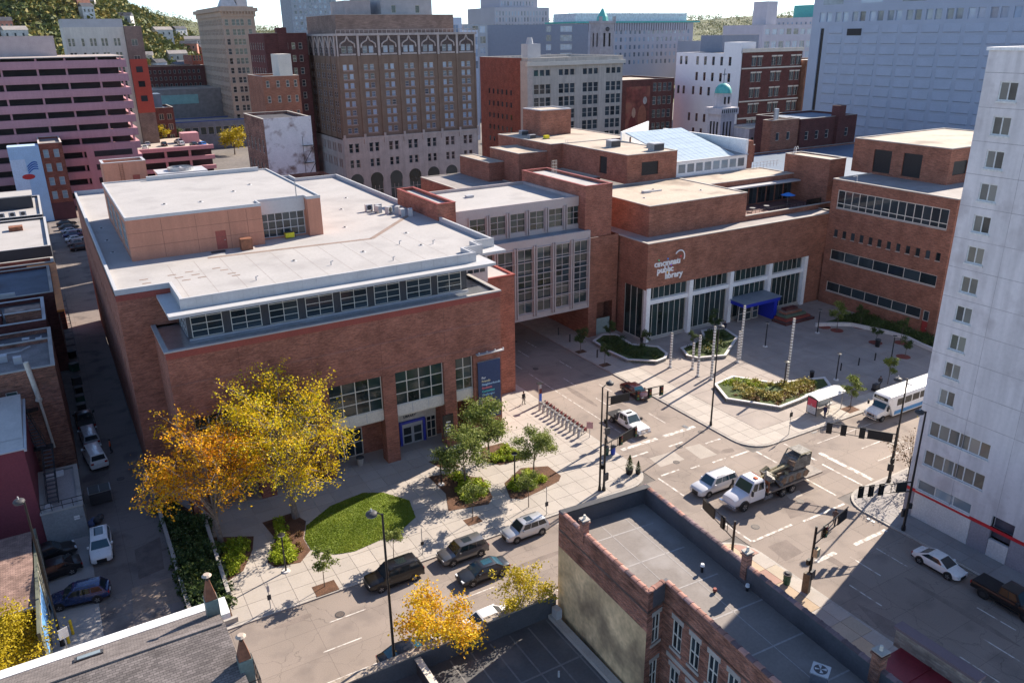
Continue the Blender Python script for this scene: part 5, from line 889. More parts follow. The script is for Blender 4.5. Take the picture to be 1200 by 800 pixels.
for i,(x0,z0,x1,z1,c) in enumerate(((207,5,211,14,(.14,.02,.02)),(208.5,13,210.5,17,(.42,.27,.2)),(211.5,8,216,18,(.28,.1,.06)),(214,18,216,21,(.4,.38,.36)))): blob_=MB(); n=12; blob_.add([((x0+x1)/2+(x1-x0)/2*math.cos(2*math.pi*k/n),261.88-.01*i,(z0+z1)/2+(z1-z0)/2*math.sin(2*math.pi*k/n)) for k in range(n)],[tuple(range(n))]); blob_.build('paint_shape',mat('mural_tone%d'%i,c,.8,.2,.8),MP)
building('gabled_hall','red brick hall with steep gabled roof','hall',205,226,300,330,24,BR_D,ROOFD,par=.4); _g=MB(); _g.add([(213,300,24),(226,300,24),(219.5,300,33),(213,330,24),(226,330,24),(219.5,330,33)],[(0,1,2),(3,5,4),(0,2,5,3),(1,4,5,2)]); _g.build('gable_roof',mat('slate_blue',(.08,.1,.16),.6),bpy.data.objects.get('gabled_hall'))
# white building with brown brick front
WB=thing('white_walled_building','building with plain white side wall of small windows and brown brick front','building',(244.5,240,0))
mb=MB(); wl=[]
for r,(z,us) in enumerate(((32.2,(1.5,3.6,8,11,14,17,20)),(26,(8,11,14,17,20)),(20.3,(1,3.2,7,10,13,16,19)),(9.5,(6,9,12,15,18)),(3.5,(8,11,14.5,18))))  : wl+=[(u*1.55,u*1.55+1.5,z,z+3.3) for u in us]
facade(mb,(244.5,278),-H2,38,0,36.9,wl,.3); facade(mb,(278,278),math.pi,33.5,0,36.9); facade(mb,(278,240),H2,38,0,36.9); mb.build('side_wall',mat('wall_white',(.78,.78,.80),.8,.03),WB); box('stair_head',MATS['wall_white'],WB,244.5,252,240.5,250,36.9,41)
for h in wl: win(WB,(244.5,278),-H2,h[0],h[2],1.5,3.3,1,2,.1,.2,RUST,GLASS)
fb=[(2+11*i+dx,2+11*i+dx+2.6,z,z+3.4) for i in range(3) for dx in (3.2,6.4) for z in (2,8,14,20,26,32)]
mb=MB(); facade(mb,(244.5,239.7),0,33.5,0,38.5,fb,.3); mb.build('brick_front',BR_D,WB)
for h in fb: win(WB,(244.5,239.7),0,h[0],h[2],2.6,3.4,2,1,.1,.2,CREAM,GLASS); box('lintel',CREAM,WB,244.5+h[0]-.1,244.5+h[1]+.1,239.5,239.69,h[3],h[3]+.5)
for z in (12,18.5,31): box('string_course',CREAM,WB,244.4,278,239.3,239.69,z,z+.5)
box('cornice',CREAM,WB,244.2,278.2,239,239.69,37.2,38.6); box('roof',ROOFG,WB,244.6,277.9,240,277.9,36.5,36.8)
building('brown_brick_range','lower brown brick range with arched windows and stone bands','building',279,330,238,260,33,brick('brick_brown',(.27,.12,.07),(.2,.085,.05),(.2,.13,.1)),ROOFW,front=[([1.5+3*i for i in range(16)],1.6,(8,15,22,28),3.2,1,2)],par=.6,cope=CREAM)
# bell tower with teal cupola, arcaded church
TEAL=mat('copper_teal',(.10,.42,.38),.6,.15,1); CH=mat('church_stone',(.56,.53,.54),.85,.1,.4,streak=.1)
CT2=thing('cupola_tower','white church tower with small teal copper dome and cross','church tower',(174,180,0)); 
mb=MB(); facade(mb,(173,176),0,5.4,0,22.5,[(u,u+.8,15.2,20.4) for u in (1.0,2.3,3.6)],.3); facade(mb,(173,181.4),-H2,5.4,0,22.5,[(u,u+.8,15.2,20.4) for u in (1.0,2.3,3.6)],.3); facade(mb,(178.4,176),H2,5.4,0,22.5); facade(mb,(178.4,181.4),math.pi,5.4,0,22.5); mb.build('shaft',CH,CT2)
[box('louvre_opening',BLACK,CT2,173+u,173.8+u,176.25,176.3,15.2,20.4) for u in (1.0,2.3,3.6)]; [box('louvre_opening',BLACK,CT2,173.2,173.3,181.4-u-.8,181.4-u,15.2,20.4) for u in (1.0,2.3,3.6)]
box('balcony',CH,CT2,172.3,179.1,175.3,182.1,22.5,24.3); [box('balcony_slot',DARK,CT2,172.5+i*.8,172.9+i*.8,175.24,175.29,22.9,23.9) for i in range(8)]; box('lantern',CH,CT2,173.9,177.5,176.9,180.5,24.3,28.3); [box('lantern_window',BLACK,CT2,174.5+1.5*i,175.2+1.5*i,176.84,176.89,25.3,27.3) for i in range(2)]
d_=MB(); rg=[]
for k in range(6): t=k/5*math.pi/2; r=2.3*math.cos(t)*1.05+.1; rg.append([(175.7+r*math.cos(a),178.7+r*math.sin(a),28.3+2.7*math.sin(t)) for a in [2*math.pi*i/12 for i in range(12)]])
d_.loft(rg); d_.build('dome',TEAL,CT2,smooth=40); cr_=MB(); cr_.box(175.6,175.8,178.6,178.8,31,35); cr_.box(174.9,176.5,178.6,178.8,33.3,33.6); cr_.build('cross',STEEL,CT2)
building('arcaded_church','low white arcaded church range with dark cornice','church',178.6,198,170,181,18,CH,ROOFT,front=[([1+2.1*i for i in range(9)],1.1,(13.6,),2.6,1,1)],par=.6,cope=DARK)
RBK=building('rear_building','shaded dark brick rear building with narrow windows below the panelled wall','building',176.5,199,150,166,22.5,BR_D,ROOFB,front=[([2+4*i for i in range(5)],1.3,(13,17.5),2.2,1,2)],par=.5); box('chimney',BR_D,RBK,190,192.6,149,151.5,0,25.8)
building('brick_outbuilding','plain brick outbuilding with metal flue in front of the church','building',166.0,176.3,150.5,153.5,22.8,BR_S,ROOFG,front=[((2,6),1.2,(18,),2,1,1)],par=.4); MB().cyl((169,152,22.8),(169,152,26),.7,.6,12).build('flue',STEEL,bpy.data.objects['brick_outbuilding'])
building('blue_flat_roof','wide low building with pale blue flat roof behind the library','building',127,200,107,149,15.2,BR_S,mat('roof_pale_blue',(.10,.15,.22),.5,.1),par=.4)
# panelled grey block
GP=mat('panel_grey',(.36,.41,.50),.75,.04,.2,3,.03); GX,GY=241.0,205.0
PG=thing('panelled_block','huge windowless blue-grey block clad in raised rectangular panels','building',(GX,GY,0))
gw=[(3+6.6*i+dx,3+6.6*i+dx+2.2,47.5,50.5) for i in range(20) for dx in (0,2.9)]
mb=MB(); facade(mb,(GX,GY),-H2,150,0,60,gw+[(4,5.5,5,45.5)],.5); facade(mb,(GX,55),0,80,0,60); facade(mb,(GX+80,GY),math.pi,80,0,60); facade(mb,(GX+80,55),H2,150,0,60); mb.build('wall',GP,PG); box('roof',ROOFG,PG,GX+.2,GX+79.8,55.2,204.8,59.6,59.9)
pn=MB(); pn.add([(0,0,0),(0,5.6,0),(0,5.6,2.5),(0,0,2.5),(-.28,.15,.3),(-.28,5.45,.3),(-.05,5.55,2.45),(-.05,.05,2.45)],[(0,4,5,1),(1,5,6,2),(2,6,7,3),(3,7,4,0),(7,6,5,4)]); pnm=pn.mesh('wall_panel',mat('panel_face',(.37,.42,.51),.75,.05,.3))
for i in range(20):
    for j in range(12):
        if not (i==1 and j==11): inst('wall_panel',pnm,PG,True,(GX-.002,GY-7.2-6.9*(i+1)+1,8+3.25*j))
box('slot',BLACK,PG,GX+.45,GX+.5,GY-5.5,GY-4,5,45.5); box('vent',LOUV,PG,GX-.15,GX+.1,GY-20.5,GY-15,43.2,45.3)
for h in gw: win(PG,(GX,GY),-H2,h[0],h[2],2.2,3,1,1,.08,.35,GP,GW)
for i in range(9): box('upper_window',GW,PG,GX-.05,GX+.1,GY-12-15*i,GY-4-15*i,53,57)
# far towers and offices
def far(name,label,x0,x1,y0,y1,h,wall,fr=None,lf=None,z0=0,par=.5,gm=None): return building(name,label,'building',x0,x1,y0,y1,h,wall,ROOFG,front=fr or (),left=lf or (),z0=z0,par=par,gm=gm or GW,rec=.3)
SL=mat('slate_panel',(.20,.23,.29),.6,.05); LAV=mat('lavender_stone',(.44,.42,.47),.8,.05,.1); WBL=mat('pale_blue_render',(.52,.57,.66),.8,.05)
SO=far('slate_office','slate blue office block with banks of pale windows',229,299,420,450,49.6,SL,[([26+2+3.2*i for i in range(0)],2,(34,),3,1,1),((40,),3.6,(31,36,41,46),3.2,2,1),((50,),8.5,(31,36,41,46),3.2,3,1)]); win_b=far('glass_office','grey glazed office block with wide windows beside the slate one',214,229,418,450,50,mat('grey_panel',(.33,.36,.40),.5,.05),[((1,5.6,10.2),3.6,(24,29.5,35,40.5,46),3.6,2,1)])
LG=far('green_roofed_hall','very long lavender stone hall with green copper eaves',359,475,522,560,51.5,LAV,[([2+4.5*i for i in range(25)],1.9,(22,27.5,33,38.5,44),3.2,1,1)]); box('copper_eave',TEAL,LG,358,480,520,561,52,53.2); box('attic',mat('attic_pale',(.62,.62,.66),.8),LG,362,470,525,555,53.2,59)
[box('attic_fin',LAV,LG,362+i*2.4,363.2+i*2.4,521,521.9,46.5,51.9) for i in range(45)]
far('grid_office','lavender office block with a grid of square windows right of the long hall',440,492,470,500,38,LAV,[([2+4.2*i for i in range(11)],2.6,[10+5*k for k in range(6)],3,2,1)])
BT=thing('bell_tower','grey stone bell tower with teal spire and round clock openings','bell tower',(278,380,0)); SG_=mat('tower_stone',(.36,.34,.35),.85,.15,.5)
mb=MB(); facade(mb,(278.6,380),0,9.4,0,50,[(2.2,3.6,38,45),(5.8,7.2,38,45)],.4); facade(mb,(278.6,389.4),-H2,9.4,0,50,[(2.2,3.6,38,45),(5.8,7.2,38,45)],.4); facade(mb,(288,380),H2,9.4,0,50); facade(mb,(288,389.4),math.pi,9.4,0,50); mb.build('shaft',SG_,BT); box('parapet',SG_,BT,278,288.6,379.4,390,50,51.2); [box('pinnacle',SG_,BT,278+i*9.2,279.4+i*9.2,379.4,380.8,51.2,53.5) for i in range(2)]; MB().cyl((283.3,379.4,47),(283.3,379.9,47),1.2,1.2,14).build('clock_face',DARK,BT); sp_=MB(); sp_.cyl((283.3,384.7,51.2),(283.3,384.7,53.5),3.4,3.0,8); sp_.cyl((283.3,384.7,53.5),(283.3,384.7,57.5),2.8,.6,8); sp_.cyl((283.3,384.7,57.5),(283.3,384.7,60.5),.2,.1,6); sp_.build('spire',TEAL,BT); box('belfry_back',BLACK,BT,279.5,287,380.9,381,37,46)
# tall far towers
far('far_skyscraper','distant pale skyscraper with vertical piers rising above rooftops',358,413,640,690,66,LAV,[([1.5+3.1*i for i in range(17)],1.3,[30+5*k for k in range(7)],3.6,1,1)]); far('stepped_skyscraper','stepped crown block of the distant pale skyscraper',366,404,645,680,88,LAV,[([1.5+3.1*i for i in range(11)],1.2,(68,73),3.6,1,1)],z0=66.6)
far('white_apartments','white and blue modern apartment block with stepped top',152,168.3,330,352,51.5,WBL,[((2,7,12),2.6,(31,36,41,46),3.2,2,1)]); far('white_apartments_wing','lower step of the white and blue apartment block',168.5,177,332,352,46.5,WBL,[((2,6),2.4,(31,36,41),3.2,2,1)])
far('glass_tower','slim glass tower standing behind the hotel roof',160,186,420,445,75,mat('glass_tower',(.26,.34,.38),.2,.1),[([1+3.2*i for i in range(8)],2.6,[40+4*k for k in range(8)],3.4,1,1)]); far('pink_slab','thin pinkish slab tower beside the glass tower',187,193,421,445,72,mat('pink_slab',(.45,.36,.38),.7),[((1,3.4),1.4,[44+4*k for k in range(6)],2.6,1,1)])
# art deco group at right
AD=mat('deco_stone',(.52,.49,.53),.8,.06,.3)
far('deco_tower','pale stone tower with green copper roof and ornate top',430,468,360,395,52,AD,[([2+3.6*i for i in range(10)],1.5,[12+5*k for k in range(8)],3,1,1)],[([2+3.6*i for i in range(9)],1.5,[12+5*k for k in range(8)],3,1,1)]); box('copper_roof',TEAL,bpy.data.objects.get('deco_tower'),440,462,364,390,52.5,60)
far('deco_pavilion','ornate pale pavilion tower with arched windows and tiled hip roof',462,482,350,372,48,AD,[([2+4.4*i for i in range(4)],2.2,(22,32,40),5,1,2)]); c=MB(); c.cyl((472,361,48.5),(472,361,57),15,.5,4); c.build('hip_roof',mat('tile_pink',(.5,.38,.36),.8),bpy.data.objects.get('deco_pavilion'))
far('deco_shaft','plain pale stone shaft with two tall openings beside the pavilion',449,463,345,360,57,AD,[((2,8.5),3,(47,),7,2,1)])
far('stepped_office','pale stepped office block with dark square penthouse windows',350,392,330,360,47.5,AD,[([2+5.5*i for i in range(7)],3.8,[14+5.5*k for k in range(5)],3.6,2,1),([2+5.5*i for i in range(7)],3.6,(43,),3,1,1)]); box('chimney',AD,bpy.data.objects.get('stepped_office'),357,365,335,345,47.5,60); 
far('grey_plant_block','plain slate grey rooftop block above the white wall',255,276,262,275,43,SL,z0=36.9)
far('office_slab','wide grey office slab with ribbon windows filling the skyline',560,700,420,470,75,SL,[([3+10*i for i in range(13)],8,[30+6*k for k in range(7)],2.6,4,1)]); far('ribbed_office','pale office with blue ribbed glass upper floors',498,540,355,385,46,mat('ribbed_blue',(.25,.38,.55),.4,.1),[([1.5+2.4*i for i in range(16)],1.4,[8+4.4*k for k in range(7)],3,1,1)])
far('blue_roofed_shed','low building with light blue metal roof in front of the far offices',430,480,300,330,26,mat('shed_blue',(.3,.42,.58),.6),z0=0); far('far_left_tower','grey tower block standing on the wooded hill',190,226,660,690,95,mat('far_grey',(.33,.35,.4),.7),[([2+4*i for i in range(8)],2,[50+4*k for k in range(11)],2.2,1,1)])
# ---------------------------------------------------------------- vegetation
BARK=mat('bark',(.13,.10,.08),.9,.3,3); BARKD=mat('bark_dark',(.06,.048,.042),.9,.3,3)
LY=leafmat('leaf_gold',(.50,.21,.012),(.74,.44,.012),(.62,.52,.03),.35,.55); BARKL=mat('bark_pale',(.22,.18,.15),.9,.25,3); LYO=leafmat('leaf_orange',(.55,.18,.006),(.74,.36,.006),(.72,.48,.012),.35,.55); LYM=leafmat('leaf_lemon',(.54,.32,.006),(.74,.54,.008),(.46,.46,.012),.35,.5); LYG=leafmat('leaf_yellow_green',(.30,.24,.012),(.48,.38,.015),(.60,.45,.03),.3,.9)
LG_=leafmat('leaf_green',(.08,.115,.02),(.175,.22,.045),(.32,.35,.09),.3,.9); LD=leafmat('leaf_dark',(.028,.05,.016),(.055,.09,.022),(.11,.15,.04),.15,1.2)
LB_=leafmat('leaf_bright',(.14,.20,.012),(.29,.37,.02),(.44,.48,.04),.2,1.2); LR_=leafmat('leaf_russet',(.10,.045,.02),(.17,.09,.035),(.26,.17,.06),.15,1.4); LPY=leafmat('leaf_straw',(.2,.16,.03),(.34,.28,.06),(.48,.42,.12),.15,1.6)
MULCH=mat('mulch',(.11,.055,.032),.95,.3,1.2,14,.4,bump=.4); GRASS=mat('lawn_grass',(.14,.195,.022),.9,.22,1.0,22,.35,bump=.5); COVER=mat('ground_cover',(.06,.085,.025),.95,.35,1.5,16,.45,bump=.5)
def leafmesh(name, pts, size, m, seed, flat=.0):
    r=np.random.default_rng(seed); n=len(pts); a=r.normal(size=(n,3)); a/=np.linalg.norm(a,axis=1)[:,None]; b=r.normal(size=(n,3)); b[:,2]*=.6; a[:,2]*=.7
    b-=a*(np.sum(a*b,1)/np.sum(a*a,1))[:,None]; b/=np.linalg.norm(b,axis=1)[:,None]; a/=np.linalg.norm(a,axis=1)[:,None]
    s=(size*r.uniform(.6,1.35,n))[:,None]; v=np.empty((n,4,3)); v[:,0]=pts-a*s*.5; v[:,1]=pts+b*s*.32; v[:,2]=pts+a*s*.5; v[:,3]=pts-b*s*.32
    me=bpy.data.meshes.new(name); me.vertices.add(4*n); me.vertices.foreach_set('co',v.ravel()); me.loops.add(4*n); me.loops.foreach_set('vertex_index',np.arange(4*n,dtype=np.int32))
    me.polygons.add(n); me.polygons.foreach_set('loop_start',np.arange(0,4*n,4,dtype=np.int32)); me.materials.append(m); me.update(calc_edges=True); return me
def tree_mesh(seed,H,Rd,base,nleaf,ls,tr,lm,bm=None,limbs=9,spread=.09,lowz=.0,sub=5,topw=.5):
    r=random.Random(seed); nr=np.random.default_rng(seed); tb=MB(); tips=[]
    zc=(base*H+H)/2; hz=(H-base*H)/2; lean=(r.uniform(-.04,.04)*H,r.uniform(-.04,.04)*H); top=Vector((lean[0],lean[1],H*.8)); fork=Vector((lean[0]*.3,lean[1]*.3,base*H*.9))
    tb.cyl((0,0,-.1),fork,tr,tr*.75,8); tb.cyl(fork,top,tr*.7,tr*.12,6)
    for i in range(limbs):
        az=i*2.4+r.uniform(-.4,.4); f=r.uniform(0,.75); st=fork.lerp(top,f*.8); zt=zc+hz*math.sin(r.uniform(-.75,1.3))*.92; rr=Rd*math.sqrt(max(.08,1-((zt-zc)/hz)**2))*r.uniform(.72,1.0)
        end=Vector((rr*math.cos(az)+lean[0],rr*math.sin(az)+lean[1],zt)); mid=st.lerp(end,.5)+Vector((0,0,.06*H)); r0=tr*.42*(1-f*.5); tb.cyl(st,mid,r0,r0*.6,5); tb.cyl(mid,end,r0*.6,r0*.15,4)
        br=[(st.lerp(mid,.6),mid),(mid,end)]
        for k in range(sub):
            p=mid.lerp(end,r.uniform(.0,.9)); q=p+Vector((r.uniform(-1,1),r.uniform(-1,1),r.uniform(-.5,.8)))*Rd*.36; tb.cyl(p,q,r0*.28,r0*.08,3,cap=False); br.append((p,q))
        tips+=br[1:]
    P=np.empty((nleaf,3)); idx=nr.integers(0,len(tips),nleaf); t=nr.beta(2,1.1,nleaf)
    A=np.array([tuple(a) for a,b in tips]); B=np.array([tuple(b) for a,b in tips]); P=A[idx]*(1-t)[:,None]+B[idx]*t[:,None]+nr.normal(size=(nleaf,3))*Rd*spread*np.array([1,1,.75]); P[:,2]=np.maximum(P[:,2],lowz)
    return tb.mesh('trunk',bm or BARK), leafmesh('crown',P,ls,lm,seed)
def tree(label,cat,loc,rz,ms,scale=1.0,group=None,name='street_tree'):
    t=thing(name,label,cat,loc,rz,group,(scale,)*3); inst('trunk',ms[0],t); inst('crown',ms[1],t); return t
Z=.15
BIG1=tree_mesh(3,15.0,6.5,.16,16000,.21,.34,LYM,BARKL,34,.045,1.8,13); BIG2=tree_mesh(8,12.0,5.6,.16,10500,.21,.27,LYO,BARKL,26,.05,1.2,12)
tree('largest golden tree with dark trunk in front of the library piers','tree',(15.3,70.2,Z),.4,BIG1,1.08,name='golden_tree'); tree('broad golden orange tree beside the alley corner of the library','tree',(8.0,69.9,Z),2.0,BIG2,1.12,name='golden_tree')
ST1=tree_mesh(12,6.6,3.5,.2,5200,.2,.11,LY,BARKD,13,.1,.8,7); ST2=tree_mesh(14,6.2,2.7,.3,3200,.19,.1,LYG,BARKD,11,.1,1,6)
tree('thin golden street tree with bare twigs over the parked black car','tree',(19.0,44.5,Z),.6,ST1,1.05,name='street_tree'); tree('sparse yellow-green street tree by the parapet of the low building','tree',(26.3,44.5,Z),1,ST2,.95)
GR1=tree_mesh(21,6.8,3.0,.25,8500,.21,.12,LG_,BARK,12,.11,.8,7); GR2=tree_mesh(23,7.0,2.9,.3,7500,.21,.12,LG_,BARK,12,.11,.8,7)
tree('leafy green tree in mulch bed before the library entrance','tree',(32.6,66.6,Z),.3,GR1,1.0,name='green_tree'); tree('green tree hiding the foot of the navy banner','tree',(37.6,70.4,Z),2,GR2,1.05,name='green_tree'); tree('round green tree in mulch bed by the bicycle racks','tree',(39.6,64.2,Z),4,GR2,.86,name='green_tree')
SAP=[tree_mesh(30+i,4.1,1.15,.42,1300,.18,.045,LG_,BARK,8,.14,1.2,4) for i in range(3)]
for i,(x,y,s,lab) in enumerate(((14.4,58.2,1.0,'slim young street tree in square pit between lawn and kerb'),(21.1,58.7,.95,'slim young street tree beside the parked black SUV'),(30.2,60.4,1.05,'slim young street tree beside the parked grey SUV'),(36.2,59.6,1.1,'slim young street tree behind the silver SUV'))): tree(lab,'tree',(x,y,Z),i*1.3,SAP[i%3],s,name='young_tree')
UPR=[tree_mesh(40+i,5.0,1.25,.22,2300,.19,.06,LG_,BARK,10,.13,.8,5) for i in range(2)]; DRK=[tree_mesh(50+i,4.6,1.2,.25,1900,.19,.06,LD,BARK,9,.13,.8,5) for i in range(2)]
tree('upright young tree in square pit beside the bus shelter','tree',(82.6,57.4,Z),0,UPR[0],1.0,name='young_tree'); tree('upright young tree at the plaza edge behind the bus','tree',(93.4,59.9,Z),2,UPR[1],.85,name='young_tree')
tree('small dark tree in the pavement by the brick pier of the link bridge','tree',(65.0,91.7,Z),1,DRK[0],.95,name='young_tree'); tree('small dark tree in the pavement beside the white edged planter','tree',(65.0,85.6,Z),2,DRK[1],.8,name='young_tree')
for i,(x,y,s,lab) in enumerate(((104.9,77.4,1.1,'plaza tree growing from twin red discs near the stacked bench'),(109.5,76.6,.9,'plaza tree on a red disc close to the brick wing'),(105.5,70.7,.9,'plaza tree on a red disc behind the litter bin'),(109.0,69.0,.95,'plaza tree on a red disc beside the white curved wall'),(104.2,64.8,.8,'plaza tree on a red disc nearest the white tower'))): tree(lab,'tree',(x,y,Z),i,DRK[i%2] if i else UPR[0],s*.95,name='plaza_tree')
BLF=tree_mesh(61,6.4,3.6,.2,8500,.2,.14,LYG,BARK,12,.12,.6,7); tree('bushy yellow-green tree in front of the brown shingled house','tree',(-9.6,59.0,.03),0,BLF,1.0,name='bushy_tree')
BAR=tree_mesh(66,5.6,2.6,.3,420,.2,.09,LR_,BARKD,14,.1,.8,8); tree('almost leafless street tree at the corner of the white tower','tree',(72.8,42.6,Z),0,BAR,1.05,name='bare_tree'); tree('yellow street tree with thinning leaves between bus and white tower','tree',(79.5,43.6,Z),1.0,tree_mesh(67,6,2.4,.3,1300,.24,.08,LYG,BARKD,10,.12,.8,6),1.0)
BT_=[tree_mesh(70+i,9,5,.2,2600,.55,.25,(LYG,LD)[i],BARK,10,.13,1,5) for i in range(2)]
tree('yellow tree at the back of the pink parking deck','tree',(42,345,6),0,BT_[0],.9,name='distant_tree'); tree('yellow-green tree on the street by the tan tower','tree',(70.5,349,0),1,BT_[0],1.25,name='distant_tree'); tree('dark green tree behind the parking deck cars','tree',(48,352,3),1,BT_[1],1.0,name='distant_tree')
# beds, lawn
def bed(name,poly,m,z=.18,thick=.08): o=MB().prism(poly,z-thick,z).build(name,m); o['kind']='structure'; return o
LAWN=[(15.8,68.2),(15.0,66.1),(15.0,64.1),(16.7,62.2),(18.4,61.7),(21,62.1),(23.2,62.4),(25.6,63.9),(26.3,67.1),(24.6,69.9),(22.7,71.0),(19,70.4)]
lm=MB(); cx,cy=20.6,66.3; rings=[]
for k in range(7): f=1-k/6.5; rings.append([(cx+(x-cx)*f,cy+(y-cy)*f,.17+.35*(1-f*f)) for x,y in LAWN])
lm.loft(rings); o=lm.build('lawn',GRASS,smooth=60); o['kind']='structure'
gp=[]; rg_=np.random.default_rng(5); tri=[(LAWN[i],LAWN[(i+1)%12]) for i in range(12)]
for i in range(26000):
    a,b=tri[rg_.integers(12)]; u,v=rg_.random(2); f=math.sqrt(u); x=cx+f*((a[0]-cx)*(1-v)+(b[0]-cx)*v); y=cy+f*((a[1]-cy)*(1-v)+(b[1]-cy)*v); gp.append((x,y,.19+.35*(1-f*f)))
o=inst('grass',leafmesh('grass',np.array(gp),.11,leafmat('grass_blade',(.12,.175,.012),(.19,.26,.02),(.30,.34,.04),.3,.3),5)); tag(o,'short bright green grass covering the mounded lawn','grass',kind='stuff')
bed('planting_bed',[(7.3,71.1),(10.9,69.1),(10.3,67),(8.8,64.2),(7.3,63.4)],MULCH); bed('planting_bed',[(12.2,71),(12.6,67.6),(11,64.3),(11.4,63.2),(13.6,62.7),(14.9,64),(14.9,66.2),(16,69),(15.2,71.2)],MULCH)
bed('planting_bed',[(30,70.4),(30.1,66.3),(28.9,63.2),(33,62.2),(34,63.2),(34.9,67.1),(32,69.9)],MULCH); bed('planting_bed',[(31.4,73.4),(31.9,71.6),(33.9,70.6),(33.6,72.8)],MULCH); bed('planting_bed',[(36.4,64.9),(35.4,62),(36.4,61.2),(38.9,61.6),(41.6,62.2),(42.4,63),(42.3,65.5),(39.5,66.7)],MULCH); bed('planting_bed',[(36.6,70.6),(37.9,68.5),(41,68.2),(41.4,69.6),(40.6,72.9),(38,73)],MULCH)
bed('planting_strip',[(3.8,57.9),(6.6,57.9),(7.2,75.2),(3.8,84)],MULCH,.16)
for nm,a,b,h in (('garden_wall',(3.62,57.6),(3.7,80),.75),('garden_wall',(6.85,60.6),(7.35,74.5),1.0),('garden_wall',(3.8,57.6),(6.9,57.75),.5)):
    A,rz,W=seg(a,b); tag(MB().box(0,W,-.16,.16,0,h).build(nm,CONC,None,True,(a[0],a[1],.1),rz),{.75:'low concrete wall between alley and planting strip',1.0:'weathered concrete wall between planting strip and lit pavement',.5:'short concrete end wall of the planting strip by the kerb'}[h],'wall')
shr={}
def shrubs(label,m,spots,group,r=.55,n=420,ls=.17,name='shrub'):
    key=(m.name,n,ls)
    if key not in shr:
        out=[]
        for k in range(2):
            nr=np.random.default_rng(90+k); P=nr.normal(size=(n,3)); P/=np.linalg.norm(P,axis=1)[:,None]; P*=(nr.random(n)**.45)[:,None]*np.array([1,1,.8])*(1+.25*np.sin(4*np.arctan2(P[:,1],P[:,0])+k)[:,None]); P[:,2]=np.abs(P[:,2]+.35); b=MB(); [b.cyl((0,0,-.05),(.4*math.cos(a),.4*math.sin(a),.6),.04,.015,4) for a in (0,2.1,4.2)]; out.append((b.mesh('stem',BARKD),leafmesh('foliage',P,ls/.55,m,k)))
        shr[key]=out
    for i,(x,y,s) in enumerate(spots):
        t=thing(name,label,'shrub',(x,y,.15),i*1.9,group,(r*s,)*3); ms=shr[key][i%2]; inst('stem',ms[0],t); inst('foliage',ms[1],t)
rj=random.Random(11)
def scat(poly,n,s0=.8,s1=1.25,mind=.7):
    xs=[p[0] for p in poly]; ys=[p[1] for p in poly]; out=[]; k=0
    def ins(x,y): c=False; j=len(poly)-1; 
    while len(out)<n and k<4000:
        k+=1; x,y=rj.uniform(min(xs),max(xs)),rj.uniform(min(ys),max(ys)); c=False; j=len(poly)-1
        for i in range(len(poly)):
            if (poly[i][1]>y)!=(poly[j][1]>y) and x<(poly[j][0]-poly[i][0])*(y-poly[i][1])/(poly[j][1]-poly[i][1])+poly[i][0]: c=not c
            j=i
        if c and all(math.hypot(x-o[0],y-o[1])>mind for o in out): out.append((x,y,rj.uniform(s0,s1)))
    return out
shrubs('dark evergreen shrub packed in the strip beside the alley',LD,scat([(4,58.2),(6.5,58.2),(7,74),(4.1,79)],48,.9,1.5,.6),'shrubs in the alley strip',.8,520); shrubs('fresh green shrub among the dark ones beside the alley',LG_,scat([(4.1,59),(6.3,59),(6.9,73),(4.2,76)],16,.8,1.2,1.0),'green shrubs in the alley strip',.7,420)
shrubs('lime green shrub in the mulch bed against the concrete wall',LB_,scat([(7.6,64.2),(8.6,64.6),(10,67.2),(9.6,69.2),(7.7,69)],11,.8,1.2,.8),'lime shrubs by the wall bed',.62); shrubs('lime green shrub in the curving bed beside the lawn',LB_,scat([(11.5,63.6),(13.3,63.1),(13.4,67),(13.6,70),(12.9,68)],13,.8,1.2,.75),'lime shrubs beside the lawn',.6); shrubs('russet shrub along the mulch edge of the lawn bed',LR_,scat([(13.8,64.5),(14.7,64.6),(15.2,69),(13.6,70.5)],6,.6,.9,.8),'russet shrubs beside the lawn',.5,260)
shrubs('yellow-green shrub in the mulch bed before the entrance',LB_,scat([(31.6,63.4),(33.6,63.8),(34.2,66.8),(32.4,68.6),(31,66)],9,.9,1.4,.9),'shrubs in the entrance bed',.65); shrubs('low yellow-green shrub in the mulch bed by the racks',LB_,scat([(36.6,64.3),(36.2,62),(38.5,62),(40.5,63),(39.5,66)],12,.8,1.2,.75),'shrubs in the rack bed',.62); shrubs('bright shrub in the mulch bed under the banner',LB_,scat([(37.4,70.5),(38.2,69),(40.6,68.8),(40.4,72)],8,.8,1.2,.8),'shrubs under the banner',.6)
# plaza planters with white concrete rims
PLW=mat('planter_rim',(.62,.59,.57),.8,.06,1)
def planter(label,poly,h=.5,t=.38):
    P=thing('plaza_planter',label,'planter',(poly[0][0],poly[0][1],.15)); b=MB(); ring(b,poly,.15,.15+h,t); b.build('rim',PLW,P); MB().prism(poly,.14,.15+h-.12).build('soil',COVER,P); return poly
PA=planter('five sided planter by the street corner with grasses and white rim',[(70.9,67.3),(72.9,71.6),(77.0,72.3),(80.2,67.6),(87.4,65.3),(85.7,62.8),(78.4,62.0),(74.9,61.8)])
PB_=planter('long wavy planter in shade by the street side of the library',[(68.6,93.6),(71.6,95.2),(73.6,94),(72.9,89.2),(75.7,86.4),(75,83.4),(73.5,82.1),(71.6,81.8),(68.3,84.6),(68,89)]); PC=planter('shaded angular planter before the blue entrance canopy',[(78,84.1),(80.5,84.5),(83.7,85.2),(85.9,88.2),(89.9,87.0),(88.7,82.8),(81.6,78.2),(77.4,79.7),(76.7,81.3)])
PL=0.5
